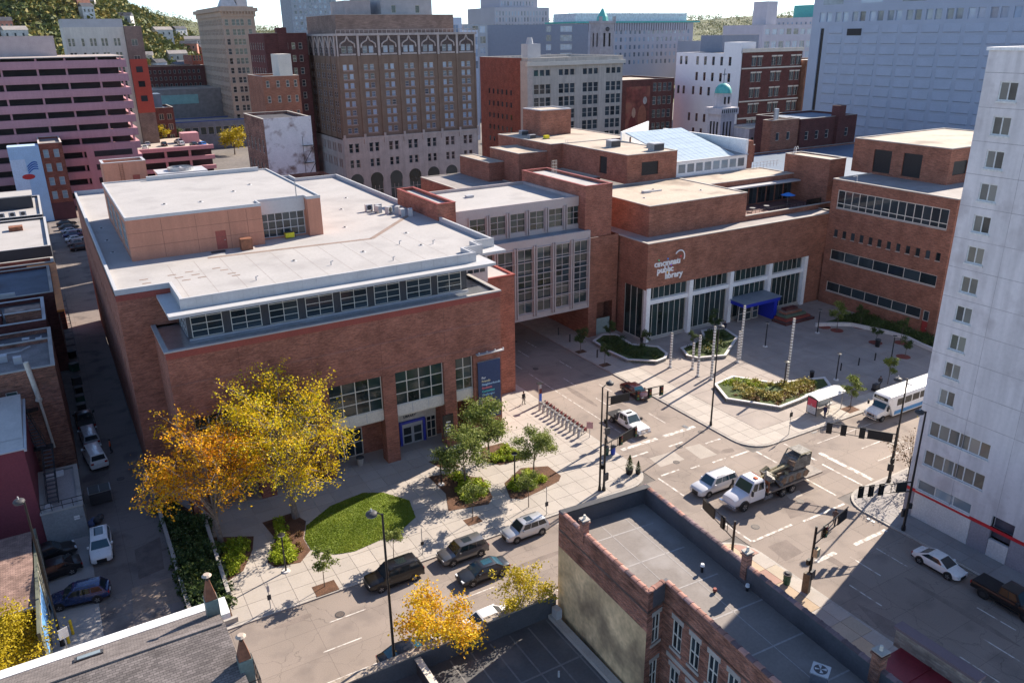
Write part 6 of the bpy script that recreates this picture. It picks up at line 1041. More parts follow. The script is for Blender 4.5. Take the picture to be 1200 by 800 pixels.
def psh(lab,m,poly,n,group,r,name='shrub',mind=.6,ls=.17,nl=300): shrubs(lab,m,[(x,y,s) for x,y,s in scat(poly,n,.8,1.25,mind)],group,r,nl,ls,name)
def inner(poly,f=.82): cx=sum(p[0] for p in poly)/len(poly); cy=sum(p[1] for p in poly)/len(poly); return [(cx+(x-cx)*f,cy+(y-cy)*f) for x,y in poly]
psh('straw coloured grass clump in the sunlit corner planter',LPY,inner(PA,.7),34,'grass clumps in the corner planter',.75,'grass_clump'); psh('russet clump along the front of the sunlit corner planter',LR_,[(72.2,66.6),(75.2,62.6),(78.4,62.8),(84,63.3),(83.5,64.8),(78,65),(73.4,68.5)],26,'russet clumps in the corner planter',.6,'grass_clump'); psh('green clump at the far rim of the sunlit corner planter',LB_,[(73.4,71),(76.6,71.6),(79.6,67.9),(85.8,65.2),(84.5,64.6),(78,67)],18,'green clumps in the corner planter',.6,'grass_clump')
psh('dark shrub in the long shaded planter',LD,inner(PB_,.75),24,'shrubs in the long planter',.8); psh('dark green shrub in the planter before the canopy',LD,inner(PC,.75),26,'shrubs in the canopy planter',.75); psh('yellowish clump in the planter before the canopy',LPY,inner(PC,.5),6,'yellow clumps in the canopy planter',.6,'grass_clump')
tree('small dark tree rising from the long shaded planter','tree',(71.2,92.6,.5),0,DRK[0],.8,name='planter_tree'); tree('second small dark tree in the wider end of the long planter','tree',(73.6,87.0,.5),2,DRK[1],.7,name='planter_tree'); tree('small tree in the planter in front of the blue canopy','tree',(86.6,86,.5),3,DRK[0],.95,name='planter_tree'); tree('low tree at the narrow tip of the canopy planter','tree',(79.6,83.2,.5),1,DRK[1],.65,name='planter_tree')
# curved white wall and hedge along the wing
cw=[(103.6,80.5),(106.0,79.4),(108.5,77.6),(109.6,74.6),(110.4,71.8),(110.6,69.0),(109.8,66.2),(109.2,63)]
W2=thing('curved_wall','low white curving wall edging the hedge along the brick wing','wall',(104,80,.15)); b=MB()
for a,c in zip(cw,cw[1:]): A,rz,W=seg(a,c); b.T=Matrix.Translation((a[0],a[1],.15)) @ Matrix.Rotation(rz,4,'Z'); b.box(-.05,W+.05,-.2,.2,0,.55); b.T=None
b.build('wall',PLW,W2); bed('planting_bed',cw+[(114.6,63),(114.6,81)],COVER,.4,.3); psh('dark hedge shrub behind the white curving wall',LD,[(106.8,80),(109.5,77.8),(111,74),(111.4,69),(110.4,64),(114,64),(114,80)],46,'hedge shrubs along the wing',.85,mind=.7)
for x,y in ((104.9,77.4),(104.5,79.5),(109.3,76.6),(105.4,70.7),(108.6,68.6),(103.9,64.9)): tag(MB().cyl((x,y,.1),(x,y,.165),1.0,1.0,24).build('paving_disc',mat('disc_red',(.22,.055,.04),.9,.15,1)),'round red paving disc set in the plaza around trees','paving disc','red discs in the plaza')
for x,y,w,lab in ((14.4,57.95,1.0,'beside the lawn'),(30.2,60.4,.8,'by the grey SUV'),(82.6,57.4,1.0,'by the bus shelter'),(65.1,91.7,.75,'by the link bridge'),(65.1,85.6,.75,'by the long planter')): tag(MB().box(x-w,x+w,y-w*.75,y+w*.75,.1,.162).build('tree_pit',MULCH),'square mulch tree pit '+lab,'tree pit')
# ---------------------------------------------------------------- hills
HILL=mat('hill_ground',(.10,.11,.045),.95,.3,.01,.05,.3)
def hz_(x,y):
    d=math.hypot(x,y); a=math.atan2(x,y); f=max(0,min(1,(d-520)/420)); f=f*f*(3-2*f)
    lv=max(0,min(1,(.24-a)/.26)); lv=lv*lv*(3-2*lv); g=max(0,min(1,(d-1600)/1900)); g=g*g*(3-2*g)
    return f*(14+108*lv+5*math.sin(x*.013)+5*math.sin(y*.011+x*.02))+g*(66+16*math.sin(a*9+1)+9*math.sin(a*23))
vs=[];fs=[];na,nd=110,46; dsx=[500+i*14 for i in range(30)]+[960+i*90 for i in range(1,9)]+[1700+i*260 for i in range(1,9)]
for i in range(na):
    a=-.42+1.7*i/(na-1)
    for d in dsx: x,y=d*math.sin(a),d*math.cos(a); vs.append((x,y,hz_(x,y)-.5))
for i in range(na-1):
    for j in range(len(dsx)-1): n=len(dsx); fs.append((i*n+j,(i+1)*n+j,(i+1)*n+j+1,i*n+j+1))
b=MB(); b.add(vs,fs); o=b.build('hills',HILL,smooth=80); o['kind']='structure'
nr=np.random.default_rng(77); C_=[]; 
while len(C_)<5200:
    a=nr.uniform(-.14,.32) if nr.random()<.62 else nr.uniform(.12,1.1); d=nr.uniform(540,1000) if a<.32 and nr.random()<.8 else nr.uniform(1900,3700); x,y=d*math.sin(a),d*math.cos(a); h=hz_(x,y)
    if h>6 and math.sin(x*.02)+math.sin(y*.017+1)>-1.15: C_.append((x,y,h,nr.uniform(3.2,6.5)*(1 if d<1400 else 2.6)))
C_=np.array(C_); k=34; U=nr.normal(size=(len(C_),k,3)); U/=np.linalg.norm(U,axis=2)[:,:,None]; U*=(nr.random((len(C_),k))**.33)[:,:,None]; P=C_[:,None,:3]+U*C_[:,None,3:4]*np.array([1,1,.85])+np.array([0,0,1])*C_[:,None,3:4]*.9
LH=leafmat('leaf_hill',(.05,.075,.025),(.12,.145,.04),(.32,.24,.06),.1,.05); o=inst('wood',leafmesh('wood',P.reshape(-1,3),3.6,LH,3)); tag(o,'wooded hillside in early autumn colours beyond the city','woodland',kind='stuff')
hr=random.Random(5); hm=[mat('house_%d'%i,c,.8) for i,c in enumerate(((.6,.57,.53),(.45,.2,.15),(.5,.46,.42),(.62,.6,.6)))]
for i in range(44):
    a=hr.uniform(-.02,.24); d=hr.uniform(600,900); x,y=d*math.sin(a),d*math.cos(a); z=hz_(x,y); t=thing('hillside_house','small pale or brick house among trees on the hillside','house',(x,y,z),hr.uniform(-.5,.5),'houses on the hillside'); w_=hr.uniform(8,16); hh=hr.uniform(9,15); box('wall',hm[i%4],t,-w_/2,w_/2,-4,4,-4,hh,world=False); g=MB(); g.add([(-w_/2-.4,-4.4,hh),(w_/2+.4,-4.4,hh),(w_/2+.4,4.4,hh),(-w_/2-.4,4.4,hh),(-w_/2-.4,0,hh+2.6),(w_/2+.4,0,hh+2.6)],[(0,1,5,4),(2,3,4,5),(0,4,3),(1,2,5)]); g.build('roof',ROOFD if i%2 else ROOFG,t,False)
    for q_ in range(3): box('window',GLASS,t,-w_/2+1+q_*w_/3,-w_/2+2.2+q_*w_/3,-4.1,-4.02,hh-4,hh-2,world=False)
# ---------------------------------------------------------------- vehicles (local: +x forward, z up)
TYRE=mat('tyre',(.018,.018,.019),.85,.2,5); RIM=mat('rim',(.45,.45,.46),.35,.1,5,metal=.7); RIMD=mat('rim_dark',(.06,.06,.065),.4,.1,5,metal=.5)
CG=glass('car_glass',(.012,.018,.022),.04,.3,.7); CGB=glass('car_glass_blue',(.015,.05,.07),.03,.3,.8); HL=mat('headlight',(.7,.72,.74),.15,.02,5,spec=.8); TL=mat('taillight',(.35,.01,.01),.25,.05,5); TRIM=mat('car_trim',(.02,.02,.022),.5,.1,5); CHR=mat('chrome',(.6,.6,.62),.15,.05,5,metal=.9)
PW_=paint('paint_white',(.78,.78,.77)); PBK=paint('paint_black',(.006,.006,.008),.3,0,.35); PBL=paint('paint_navy',(.02,.045,.14),.22,.3); PGR=paint('paint_grey',(.15,.15,.155),.28,.5); PSL=paint('paint_pale_silver',(.66,.66,.67),.28,.2); PSV=paint('paint_silver',(.55,.56,.58),.28,.5); PMR=paint('paint_maroon',(.055,.012,.012),.22,.3); PDG=paint('paint_graphite',(.03,.034,.042),.28,.2,.4)
WHL={}
def wheel_meshes(r,w,rim):
    k=(r,w,rim.name)
    if k not in WHL:
        t=MB(); prof=[(-w/2,r*.62),(-w/2,r*.93),(-w/2+.03,r),(w/2-.03,r),(w/2,r*.93),(w/2,r*.62)]; t.loft([[(r_*math.cos(2*math.pi*i/20),y,r_*math.sin(2*math.pi*i/20)) for i in range(20)] for y,r_ in prof])
        m=MB(); m.cyl((0,-w/2-.005,0),(0,w/2+.005,0),r*.62,r*.62,16); h=MB()
        for s in (-1,1):
            m.cyl((0,s*(w/2+.004),0),(0,s*(w/2+.02),0),r*.16,r*.12,8)
            for j in range(5): a=j*1.2566; m.add([(r*.1*math.cos(a-.6),s*(w/2+.012),r*.1*math.sin(a-.6)),(r*.1*math.cos(a+.6),s*(w/2+.012),r*.1*math.sin(a+.6)),(r*.6*math.cos(a+.16),s*(w/2+.008),r*.6*math.sin(a+.16)),(r*.6*math.cos(a-.16),s*(w/2+.008),r*.6*math.sin(a-.16))],[(0,1,2,3)] if s<0 else [(3,2,1,0)],1)
        WHL[k]=(t.mesh('tyre',TYRE,40),m.mesh('rim',[RIMD,rim]))
    return WHL[k]
def add_wheel(t,x,y,r,w=.23,rim=None):
    a,b=wheel_meshes(r,w,rim or RIM); o=inst('wheel',a,t,False,(x,y,r)); inst('rim',b,o,False)
def ring_body(x,w,zb,zt,cr=.0):
    h=zt-zb; P=[(.80*w,zb),(.97*w,zb+.18*h),(w,zb+.42*h),(.985*w,zb+.72*h),(.93*w,zb+.93*h),(.78*w,zt),(.35*w,zt+cr)]
    return [(x,y,z) for y,z in P]+[(x,-y,z) for y,z in P[::-1]]
def pane_on(q,s0,s1,t0,t1,off,name,m,t,thick=.012):
    a,b,c,d=[Vector(p) for p in q]     # a-b bottom, d-c top
    f=lambda s,u:(a.lerp(b,s)).lerp(d.lerp(c,s),u)
    P=[f(s0,t0),f(s1,t0),f(s1,t1),f(s0,t1)]; n=(P[1]-P[0]).cross(P[3]-P[0]).normalized(); o=[p+n*off for p in P]; k=[p-n*.01 for p in P]
    return MB().add([tuple(p) for p in o+k],[(0,1,2,3),(0,4,5,1),(1,5,6,2),(2,6,7,3),(3,7,4,0)]).build(name,m,t,False)
STYLE={ # belt, stations (x/L, halfwidth, ztop as fraction of H), glasshouse (rear base, rear top, front top, front base) as x/L
 'sedan':dict(b=.63,st=[(-.5,.80,.60),(-.485,.90,.64),(-.36,.97,.66),(-.2,1,.66),(.12,1,.65),(.3,.985,.60),(.44,.94,.52),(.485,.86,.46),(.5,.76,.40)],g=(-.40,-.20,.07,.25),n=2),
 'coupe':dict(b=.63,st=[(-.5,.80,.58),(-.485,.90,.63),(-.36,.97,.65),(-.2,1,.66),(.1,1,.65),(.3,.985,.58),(.44,.92,.50),(.485,.84,.44),(.5,.72,.38)],g=(-.42,-.16,.04,.27),n=1),
 'suv':dict(b=.60,st=[(-.5,.84,.56),(-.49,.93,.60),(-.38,.99,.615),(-.2,1,.615),(.14,1,.61),(.32,.985,.58),(.455,.94,.53),(.49,.87,.47),(.5,.78,.40)],g=(-.487,-.40,.10,.24),n=3),
 'wagon':dict(b=.61,st=[(-.5,.82,.56),(-.488,.92,.61),(-.37,.98,.63),(-.2,1,.63),(.12,1,.62),(.3,.985,.57),(.44,.93,.50),(.487,.85,.44),(.5,.74,.38)],g=(-.475,-.36,.07,.25),n=3),
 'van':dict(b=.56,st=[(-.5,.90,.52),(-.492,.96,.56),(-.3,1,.57),(.0,1,.57),(.25,1,.56),(.36,.98,.53),(.46,.94,.48),(.492,.88,.43),(.5,.8,.38)],g=(-.492,-.47,.20,.36),n=1)}
def car(label,cat,loc,deg,style,L,W,H,pm,name,roofglass=None,rails=False,rim=None,wr=.34,cg=None,group=None,flag=''):
    s=STYLE[style]; t=thing(name,label,cat,(loc[0],loc[1],loc[2] if len(loc)>2 else .003),R(deg),group); w=W/2; zb=.24; cg=cg or CG
    b=MB(); b.loft([ring_body(x*L,w*k,zb+(.10 if abs(x)>.48 else 0),zt*H,.02) for x,k,zt in s['st']]); b.build('body',pm,t,False,smooth=38)
    bz=s['b']*H; rb,rt,ft,fb=[v*L for v in s['g']]; wb,wt=w*.93,w*.72; zt=H
    def rr(z,xa,xb,y): return [(xa,-y,z),(xa+.0,y,z),(xb,y,z),(xb,-y,z)]
    mid=lambda f,e=0:rr(bz-.05+(zt-bz+.05)*f,rb+(rt-rb)*f,fb+(ft-fb)*f,wb+(wt-wb)*f+e)
    R0,R1,R2=mid(0),mid(.93),rr(zt,rt+.10,ft-.14,wt-.12); g=MB(); g.loft([R0,R1,R2]); g.build('cabin',pm,t,False,smooth=30)
    B=R0; T=R1
    pane_on([B[3],B[2],T[2],T[3]],.06,.94,.10,.95,.012,'windshield',cg,t); pane_on([B[1],B[0],T[0],T[1]],.08,.92,.30 if style!='sedan' else .12,.93,.012,'rear_window',cg,t)
    n=s['n']; lo,hi=(.10,.90) if style in('sedan','coupe') else (.05,.93)
    if style=='van': lo,hi=.72,.94
    for q in ([B[0],B[3],T[3],T[0]],[B[2],B[1],T[1],T[2]]):
        for i in range(n):
            a,c=lo+(hi-lo)*i/n+.012,lo+(hi-lo)*(i+1)/n-.012
            if q[0][1]>0: a,c=1-c,1-a
            pane_on(q,a,c,.24,.90,.01,'side_window',cg,t)
    if roofglass: x0,x1=rt+(ft-rt)*roofglass[0],rt+(ft-rt)*roofglass[1]; box('sunroof',cg,t,x0,x1,-wt*.55,wt*.55,zt-.005,zt+.01,world=False)
    if rails:
        for y in (-1,1): b=MB(); b.tube([(rt+.25,y*wt*.86,zt+.02),(rt+.3,y*wt*.86,zt+.06),(ft-.35,y*wt*.86,zt+.06),(ft-.25,y*wt*.86,zt+.0)],.022,5); b.build('roof_rail',TRIM,t,False)
    fx,rx=.30*L,-.30*L
    for x in (fx,rx):
        for y in (-1,1):
            MB().cyl((x,y*(w-.10),wr+.03),(x,y*(w+.006),wr+.03),wr+.075,wr+.075,18).build('wheel_arch',TRIM,t,False); add_wheel(t,x,y*(w-.095),wr,.23,rim)
    zf=.40*H
    for y in (-1,1):
        box('headlight',HL,t,L*.455,L*.492,y*w*.62-.19,y*w*.62+.19,zf-.03,zf+.13,world=False); box('taillight',TL,t,-L*.501,-L*.47,y*w*.72-.15,y*w*.72+.15,.50*H-.10,.50*H+.10,world=False); o=box('mirror',pm,t,fb-.55,fb-.38,y*(w+.02)-.09,y*(w+.02)+.09,bz+.04,bz+.2,world=False)
        box('sill',TRIM,t,-L*.22,L*.22,y*w*.95-.04,y*w*.95+.04,.2,.29,world=False)
    box('grille',TRIM,t,L*.47,L*.502,-w*.42,w*.42,.30,zf+.02,world=False); box('number_plate',WHITE,t,-L*.506,-L*.498,-.22,.22,.52,.64,world=False); box('bumper',TRIM,t,-L*.503,-L*.46,-w*.82,w*.82,.26,.42,world=False)
    return t
car('parked black three-row SUV at the kerb beside lawn','SUV',(20.0,55.95),180,'suv',5.2,2.0,1.85,PBK,'parked_suv',(.35,.7),True); car('parked grey crossover with dark sunroof at the kerb','SUV',(26.8,55.95),181,'suv',4.75,1.9,1.68,PGR,'parked_suv',(.45,.8)); car('parked silver crossover with roof rails at the kerb','SUV',(33.5,55.9),180,'suv',4.65,1.86,1.68,PSV,'parked_suv',(.5,.8),True)
car('dark graphite sedan driving past the parked grey crossover','car',(27.0,52.4),180,'sedan',4.8,1.85,1.46,PDG,'moving_sedan',(.1,.8),cg=CGB); car('white sedan parked below the dark parapet under a tree','car',(24.6,46.5),0,'sedan',4.7,1.82,1.46,PW_,'parked_sedan'); car('black sedan parked below golden street tree by parapet','car',(17.3,46.5),0,'sedan',4.7,1.82,1.46,PBK,'parked_sedan',cg=CGB)
car('white sporty SUV with dark glass roof parked in the alley','SUV',(-1.95,74.4,.03),-93,'suv',4.9,1.98,1.66,PW_,'alley_suv',(.1,.7),cg=CGB,rim=RIM); car('navy blue station wagon with roof rails in the parking bay','station wagon',(-4.2,67.5,.033),171,'wagon',4.8,1.86,1.6,PBL,'parked_wagon',None,True); car('black sedan parked next to the navy wagon','car',(-6.1,72.6,.033),187,'sedan',4.8,1.86,1.46,PBK,'bay_sedan'); car('black hatchback parked against the grey annex','car',(-6.2,75.6,.033),8,'wagon',4.5,1.82,1.55,PBK,'bay_hatchback')
car('white panel van stopped in the shaded alley','van',(-1.0,93.6,.023),97,'van',5.2,1.95,2.05,PW_,'delivery_van'); car('white coupe parked in the tower shade','car',(62.35,32.2),-90,'coupe',4.45,1.76,1.4,PW_,'parked_coupe'); car('maroon sedan leaving the shaded street','car',(62.5,75.4),-91,'sedan',4.75,1.85,1.46,PMR,'maroon_sedan',cg=CGB); car('big pale silver SUV with blue-tinted glass crossing the junction','SUV',(54.7,52.5),180,'suv',5.3,2.0,1.85,PSL,'crossing_suv',None,True,cg=CGB)
# pickups
def pickup(label,loc,deg,pm,name,L,H,flatbed):
    t=thing(name,label,'pickup truck',(loc[0],loc[1],.003 if len(loc)<3 else loc[2]),R(deg)); w=1.0; zb=.42
    fr=-.14*L if flatbed else -.5*L
    st=[(fr,.94,1.05),(fr+.05,.98,1.12),(.0,1,1.14),(.18*L,1,1.14),(.30*L,.99,1.12),(.44*L,.96,1.06),(.487*L,.92,.98),(.5*L,.84,.85)]
    b=MB(); b.loft([ring_body(x,w*k,zb+(.1 if i>5 else 0),z,.03) for i,(x,k,z) in enumerate(st)]); b.build('body',pm,t,False,smooth=38)
    rb,rt,ft,fb=-.13*L,-.11*L,.10*L,.21*L; bz=1.1
    mid=lambda f:[(rb+(rt-rb)*f,-(.93-.2*f),bz-.05+(H-bz+.05)*f),(rb+(rt-rb)*f,(.93-.2*f),bz-.05+(H-bz+.05)*f),(fb+(ft-fb)*f,(.93-.2*f),bz-.05+(H-bz+.05)*f),(fb+(ft-fb)*f,-(.93-.2*f),bz-.05+(H-bz+.05)*f)]
    B,T=mid(0),mid(.94); top=[(rt+.06,-.63,H),(rt+.06,.63,H),(ft-.1,.63,H),(ft-.1,-.63,H)]; g=MB(); g.loft([B,T,top]); g.build('cab',pm,t,False,smooth=30)
    cg=CGB if flatbed else glass('tint_amber',(.09,.045,.02),.05)
    pane_on([B[3],B[2],T[2],T[3]],.06,.94,.1,.95,.012,'windshield',CGB,t); pane_on([B[1],B[0],T[0],T[1]],.12,.88,.2,.9,.012,'rear_window',CG,t)
    for q in ([B[0],B[3],T[3],T[0]],[B[2],B[1],T[1],T[2]]):
        for i in range(2):
            a,c=.06+.44*i,.46+.42*i
            if q[0][1]>0: a,c=1-c,1-a
            pane_on(q,a,c,.24,.9,.01,'side_window',CG if flatbed else cg,t)
    if flatbed:
        box('sunroof',CG,t,-.01*L,.05*L,-.4,.4,H,H+.015,world=False); box('flatbed',TRIM,t,-.5*L,-.145*L,-1.05,1.05,.78,.92,world=False); box('headboard',DARK,t,-.17*L,-.15*L,-1.0,1.0,.92,1.75,world=False); box('tool_box',DARK,t,-.26*L,-.175*L,-.95,.95,.921,1.35,world=False); box('cargo',mat('cargo_tarp',(.3,.3,.28),.8,.3,3),t,-.24*L,-.18*L,-.5,.5,1.351,1.6,world=False); box('chassis',TRIM,t,-.5*L,-.14*L,-.5,.5,.45,.78,world=False); MB().cyl((-.3*L,.6,.92),(-.3*L,.6,1.3),.14,.14,8).build('yellow_can',G_,t,False)
    else:
        box('tonneau_cover',mat('tonneau',(.02,.02,.022),.7,.15,4),t,-.49*L,-.14*L,-.86,.86,1.13,1.17,world=False); box('tailgate_trim',TRIM,t,-.502*L,-.499*L,-.8,.8,.6,1.05,world=False)
    for x in (.31*L,-.30*L):
        for y in (-1,1): (MB().cyl((x,y*.88,.46),(x,y*1.006,.46),.5,.5,18).build('wheel_arch',TRIM,t,False) if x>0 or not flatbed else None); add_wheel(t,x,y*(.9 if x>0 or not flatbed else .95),.42,.28,RIMD if not flatbed else RIM)
    for y in (-1,1): box('headlight',HL,t,.47*L,.498*L,y*.72-.16,y*.72+.16,.82,1.0,world=False); box('mirror',TRIM,t,.15*L,.19*L,y*1.12-.12,y*1.12+.12,1.15,1.45,world=False); box('taillight',TL,t,-.503*L,-.49*L,y*.88-.08,y*.88+.08,.75 if flatbed else .8,.9 if flatbed else 1.08,world=False); box('running_board',TRIM,t,-.12*L,.2*L,y*1.0-.1,y*1.0+.1,.36,.42,world=False)
    box('grille',CHR if flatbed else TRIM,t,.488*L,.506*L,-.52,.52,.62,1.0,world=False); box('bumper',CHR if flatbed else TRIM,t,.485*L,.52*L,-.92,.92,.42,.6,world=False); return t
pickup('white flatbed pickup waiting at the stop line',(55.95,68.6),-90,PW_,'flatbed_pickup',6.3,1.98,True); pickup('black pickup with tonneau cover parked behind the white coupe',(62.7,26.1),-90,PBK,'black_pickup',5.9,1.95,False); pickup('dim pickup with ladder rack parked in alley behind dumpsters',(-1.3,104.6,.023),92,PDG,'alley_pickup',5.4,1.9,False)
car('pale utility truck with rack parked ahead of the white van','truck',(-1.15,99.3,.023),94,'van',4.8,1.9,1.9,paint('paint_pale',(.4,.42,.45)),'utility_truck')
# shuttle bus
BU=thing('shuttle_bus','white shuttle bus with dark destination board waiting at the plaza','bus',(82.2,54.25,.003),math.pi); BW=mat('bus_white',(.8,.8,.79),.4,.03,2)
b=MB(); rr2=lambda x,z0,z1,w:[(x,-w,z0),(x,-w,z1-.35),(x,-w+.12,z1-.1),(x,-w+.4,z1),(x,w-.4,z1),(x,w-.12,z1-.1),(x,w,z1-.35),(x,w,z0)]
b.loft([rr2(-14,.5,3.1,1.2),rr2(-13.9,.45,3.2,1.25),rr2(-2.6,.45,3.2,1.25),rr2(-1.9,1.9,3.18,1.22),rr2(-1.6,2.3,3.0,1.12)]); b.build('body',BW,BU,False,smooth=30)
b=MB(); b.loft([ring_body(-2.7,1.02,.5,2.3),ring_body(-2.0,1.02,.5,2.2),ring_body(-1.35,1.0,.5,1.45,.05),ring_body(-.3,.98,.5,1.3,.06),ring_body(0,.9,.6,1.1,.02)]); b.build('cab',BW,BU,False,smooth=35)
pane_on([(-1.25,-.9,1.5),(-1.25,.9,1.5),(-1.95,.8,2.3),(-1.95,-.8,2.3)],.02,.98,.02,.98,.02,'windshield',CGB,BU)
for y in (-1,1):
    for i in range(7): box('side_window',CG,BU,-13.4+i*1.5,-12.1+i*1.5,y*1.262-.01,y*1.262+.01,1.75,2.65,world=False)
    box('cab_window',CG,BU,-2.5,-1.75,y*1.03-.01,y*1.03+.01,1.45,2.05,world=False); box('headlight',HL,BU,-.12,.02,y*.72-.18,y*.72+.18,.85,1.05,world=False); box('mirror',TRIM,BU,-1.3,-1.15,y*1.35-.1,y*1.35+.1,1.5,2.0,world=False); box('blue_stripe',mat('bus_blue',(.1,.3,.6),.4),BU,-13.8,-2.8,y*1.257-.006,y*1.257+.006,.6,1.1,world=False)
    add_wheel(BU,-1.0,y*.92,.42,.28,RIM); add_wheel(BU,-10,y*1.0,.45,.36,RIM); MB().cyl((-10,y*1.0,.5),(-10,y*1.262,.5),.55,.55,16).build('wheel_arch',TRIM,BU,False)
box('destination_board',BLACK,BU,-1.75,-1.56,-.95,.95,2.5,2.9,world=False); o=put(bpy.data.objects.new('lettering',TXT[('Access',.42)]),BU,False,(-1.55,-.7,2.57),rot=(math.pi/2,0,math.pi/2)); box('grille',BLACK,BU,-.02,.03,-.5,.5,.7,1.05,world=False); gb=MB(); [gb.tube([(.2,y,.4),(.2,y,1.1)],.04) for y in (-.8,-.35,.35,.8)]; gb.tube([(.2,-.95,.55),(.2,.95,.55)],.06); gb.tube([(.2,-.8,1.1),(.2,.8,1.1)],.04); gb.build('bull_bar',CHR,BU,False); box('roof_hatch',METALW,BU,-8,-7,-.4,.4,3.2,3.28,world=False)
# scrap truck
TK=thing('scrap_truck','white cab flatbed truck loaded with brown salvage machinery','truck',(53.1,48.85,.003),math.pi); TKW=paint('truck_white',(.70,.70,.73),.3)
b=MB(); b.loft([ring_body(-2.1,1.12,.6,1.75),ring_body(-1.5,1.05,.6,1.72,.06),ring_body(-.5,.95,.6,1.55,.08),ring_body(-.1,.88,.65,1.4,.05),ring_body(0,.8,.75,1.2)]); b.build('hood',TKW,TK,False,smooth=38)
cb=MB(); c0=[(-3.9,-1.15,.8),(-3.9,1.15,.8),(-1.9,1.15,.8),(-1.9,-1.15,.8)]; c1=[(-3.9,-1.15,1.75),(-3.9,1.15,1.75),(-1.75,1.12,1.75),(-1.75,-1.12,1.75)]; c2=[(-3.85,-1.0,2.75),(-3.85,1.0,2.75),(-2.35,.98,2.75),(-2.35,-.98,2.75)]; c3=[(-3.7,-.85,2.88),(-3.7,.85,2.88),(-2.55,.85,2.88),(-2.55,-.85,2.88)]; cb.loft([c0,c1,c2,c3]); cb.build('cab',TKW,TK,False,smooth=30)
pane_on([c1[3],c1[2],c2[2],c2[3]],.06,.94,.08,.94,.015,'windshield',glass('glass_green_tint',(.02,.035,.024),.06),TK); [pane_on(q,a,c,.15,.88,.012,'side_window',CG,TK) for q in ([c1[0],c1[3],c2[3],c2[0]],[c1[2],c1[1],c2[1],c2[2]]) for a,c in ((.1,.45),(.52,.9))]
for y in (-1,1):
    add_wheel(TK,-1.25,y*.98,.5,.3,RIM); [add_wheel(TK,x,y*.95,.5,.5,RIM) for x in (-6.6,-8.0)]; MB().cyl((-1.25,y*.9,.6),(-1.25,y*1.06,.6),.62,.62,16).build('wheel_arch',TRIM,TK,False); box('headlight',HL,TK,-.25,-.05,y*.72-.15,y*.72+.15,1.0,1.2,world=False); box('mirror',TRIM,TK,-1.95,-1.8,y*1.35-.1,y*1.35+.1,1.7,2.3,world=False); box('fuel_tank',CHR,TK,-5,-3.8,y*.95-.25,y*.95+.25,.5,.95,world=False)
box('flatbed',mat('bed_steel',(.2,.17,.15),.6,.3,2),TK,-12.4,-4.3,-1.22,1.22,1.1,1.28,world=False); box('chassis',TRIM,TK,-12.2,-2,-.45,.45,.7,1.1,world=False); box('headboard',RUST,TK,-4.4,-4.25,-1.2,1.2,1.28,2.5,world=False); box('bumper',CHR,TK,-.02,.2,-1.1,1.1,.5,.85,world=False); box('beacon',mat('beacon_orange',(.7,.15,.05),.3),TK,-3.3,-3.0,.2,.6,2.88,3.0,world=False)
SC=thing('salvage_machine','old brown tracked machine chained on the flatbed truck','machine',(60.5,48.85,1.285),math.pi); SM=[mat('scrap_brown',(.20,.13,.085),.7,.4,1.5,6,.3),mat('scrap_grey',(.17,.16,.145),.6,.4,1.5,6,.3),mat('scrap_khaki',(.24,.21,.13),.7,.35,1.5,6,.3)]
rs_=random.Random(9)
for y in (-.85,.85): tr=MB(); P=[(-2.6,.15),(-3.1,.55),(-2.6,1.0),(.9,1.0),(1.4,.55),(.9,.12)]; tr.loft([[(x,y-.22,z) for x,z in P],[(x,y+.22,z) for x,z in P]]); tr.build('track',SM[1],SC,False); [MB().cyl((x,y-.26,.5),(x,y+.26,.5),.38,.38,14).build('road_wheel',SM[0],SC,False) for x in (-2.5,-1.4,-.3,.8)]
box('chassis',SM[0],SC,-3.0,1.2,-.6,.6,.5,1.25,world=False); b=MB(); b.loft([[(-3.2,-.9,1.2),(-3.2,.9,1.2),(-.6,.9,1.2),(-.6,-.9,1.2)],[(-3.4,-.8,2.5),(-3.4,.8,2.5),(-1.0,.8,2.3),(-1.0,-.8,2.3)]]); b.build('engine_housing',SM[1],SC,False); fr_=MB(); fr_.tube([(-3.2,-.85,2.3),(-3.2,-.85,2.75),(-1.6,-.85,2.75),(-1.2,-.85,2.2)],.07); fr_.tube([(-3.2,.85,2.3),(-3.2,.85,2.75),(-1.6,.85,2.75),(-1.2,.85,2.2)],.07); fr_.build('roll_cage',SM[2],SC,False); box('canopy',SM[1],SC,-3.2,-1.7,-.8,.8,2.75,2.83,world=False)
bm_=MB(); bm_.cyl((-.8,.2,1.6),(3.2,.1,1.2),.22,.16,8); bm_.cyl((-.5,-.4,1.4),(2.4,-.5,1.0),.16,.12,8); bm_.build('boom',SM[2],SC,False)
for i in range(30): L_=rs_.uniform(.25,.8); MB().box(-L_,L_,-rs_.uniform(.1,.35),rs_.uniform(.1,.35),-.12,rs_.uniform(.1,.4)).build('salvage_piece',SM[i%3],SC,False,(rs_.uniform(-1.5,3.5),rs_.uniform(-.85,.85),rs_.uniform(.15,1.5 if i%3 else 2.2)),0,(rs_.uniform(-.5,.5),rs_.uniform(-.6,.6),rs_.uniform(0,3)))
MB().cyl((3.6,.5,0),(3.6,.5,1.5),.16,.14,8).build('yellow_ram',mat('ram_yellow',(.6,.38,.02),.5,.2),SC,False)
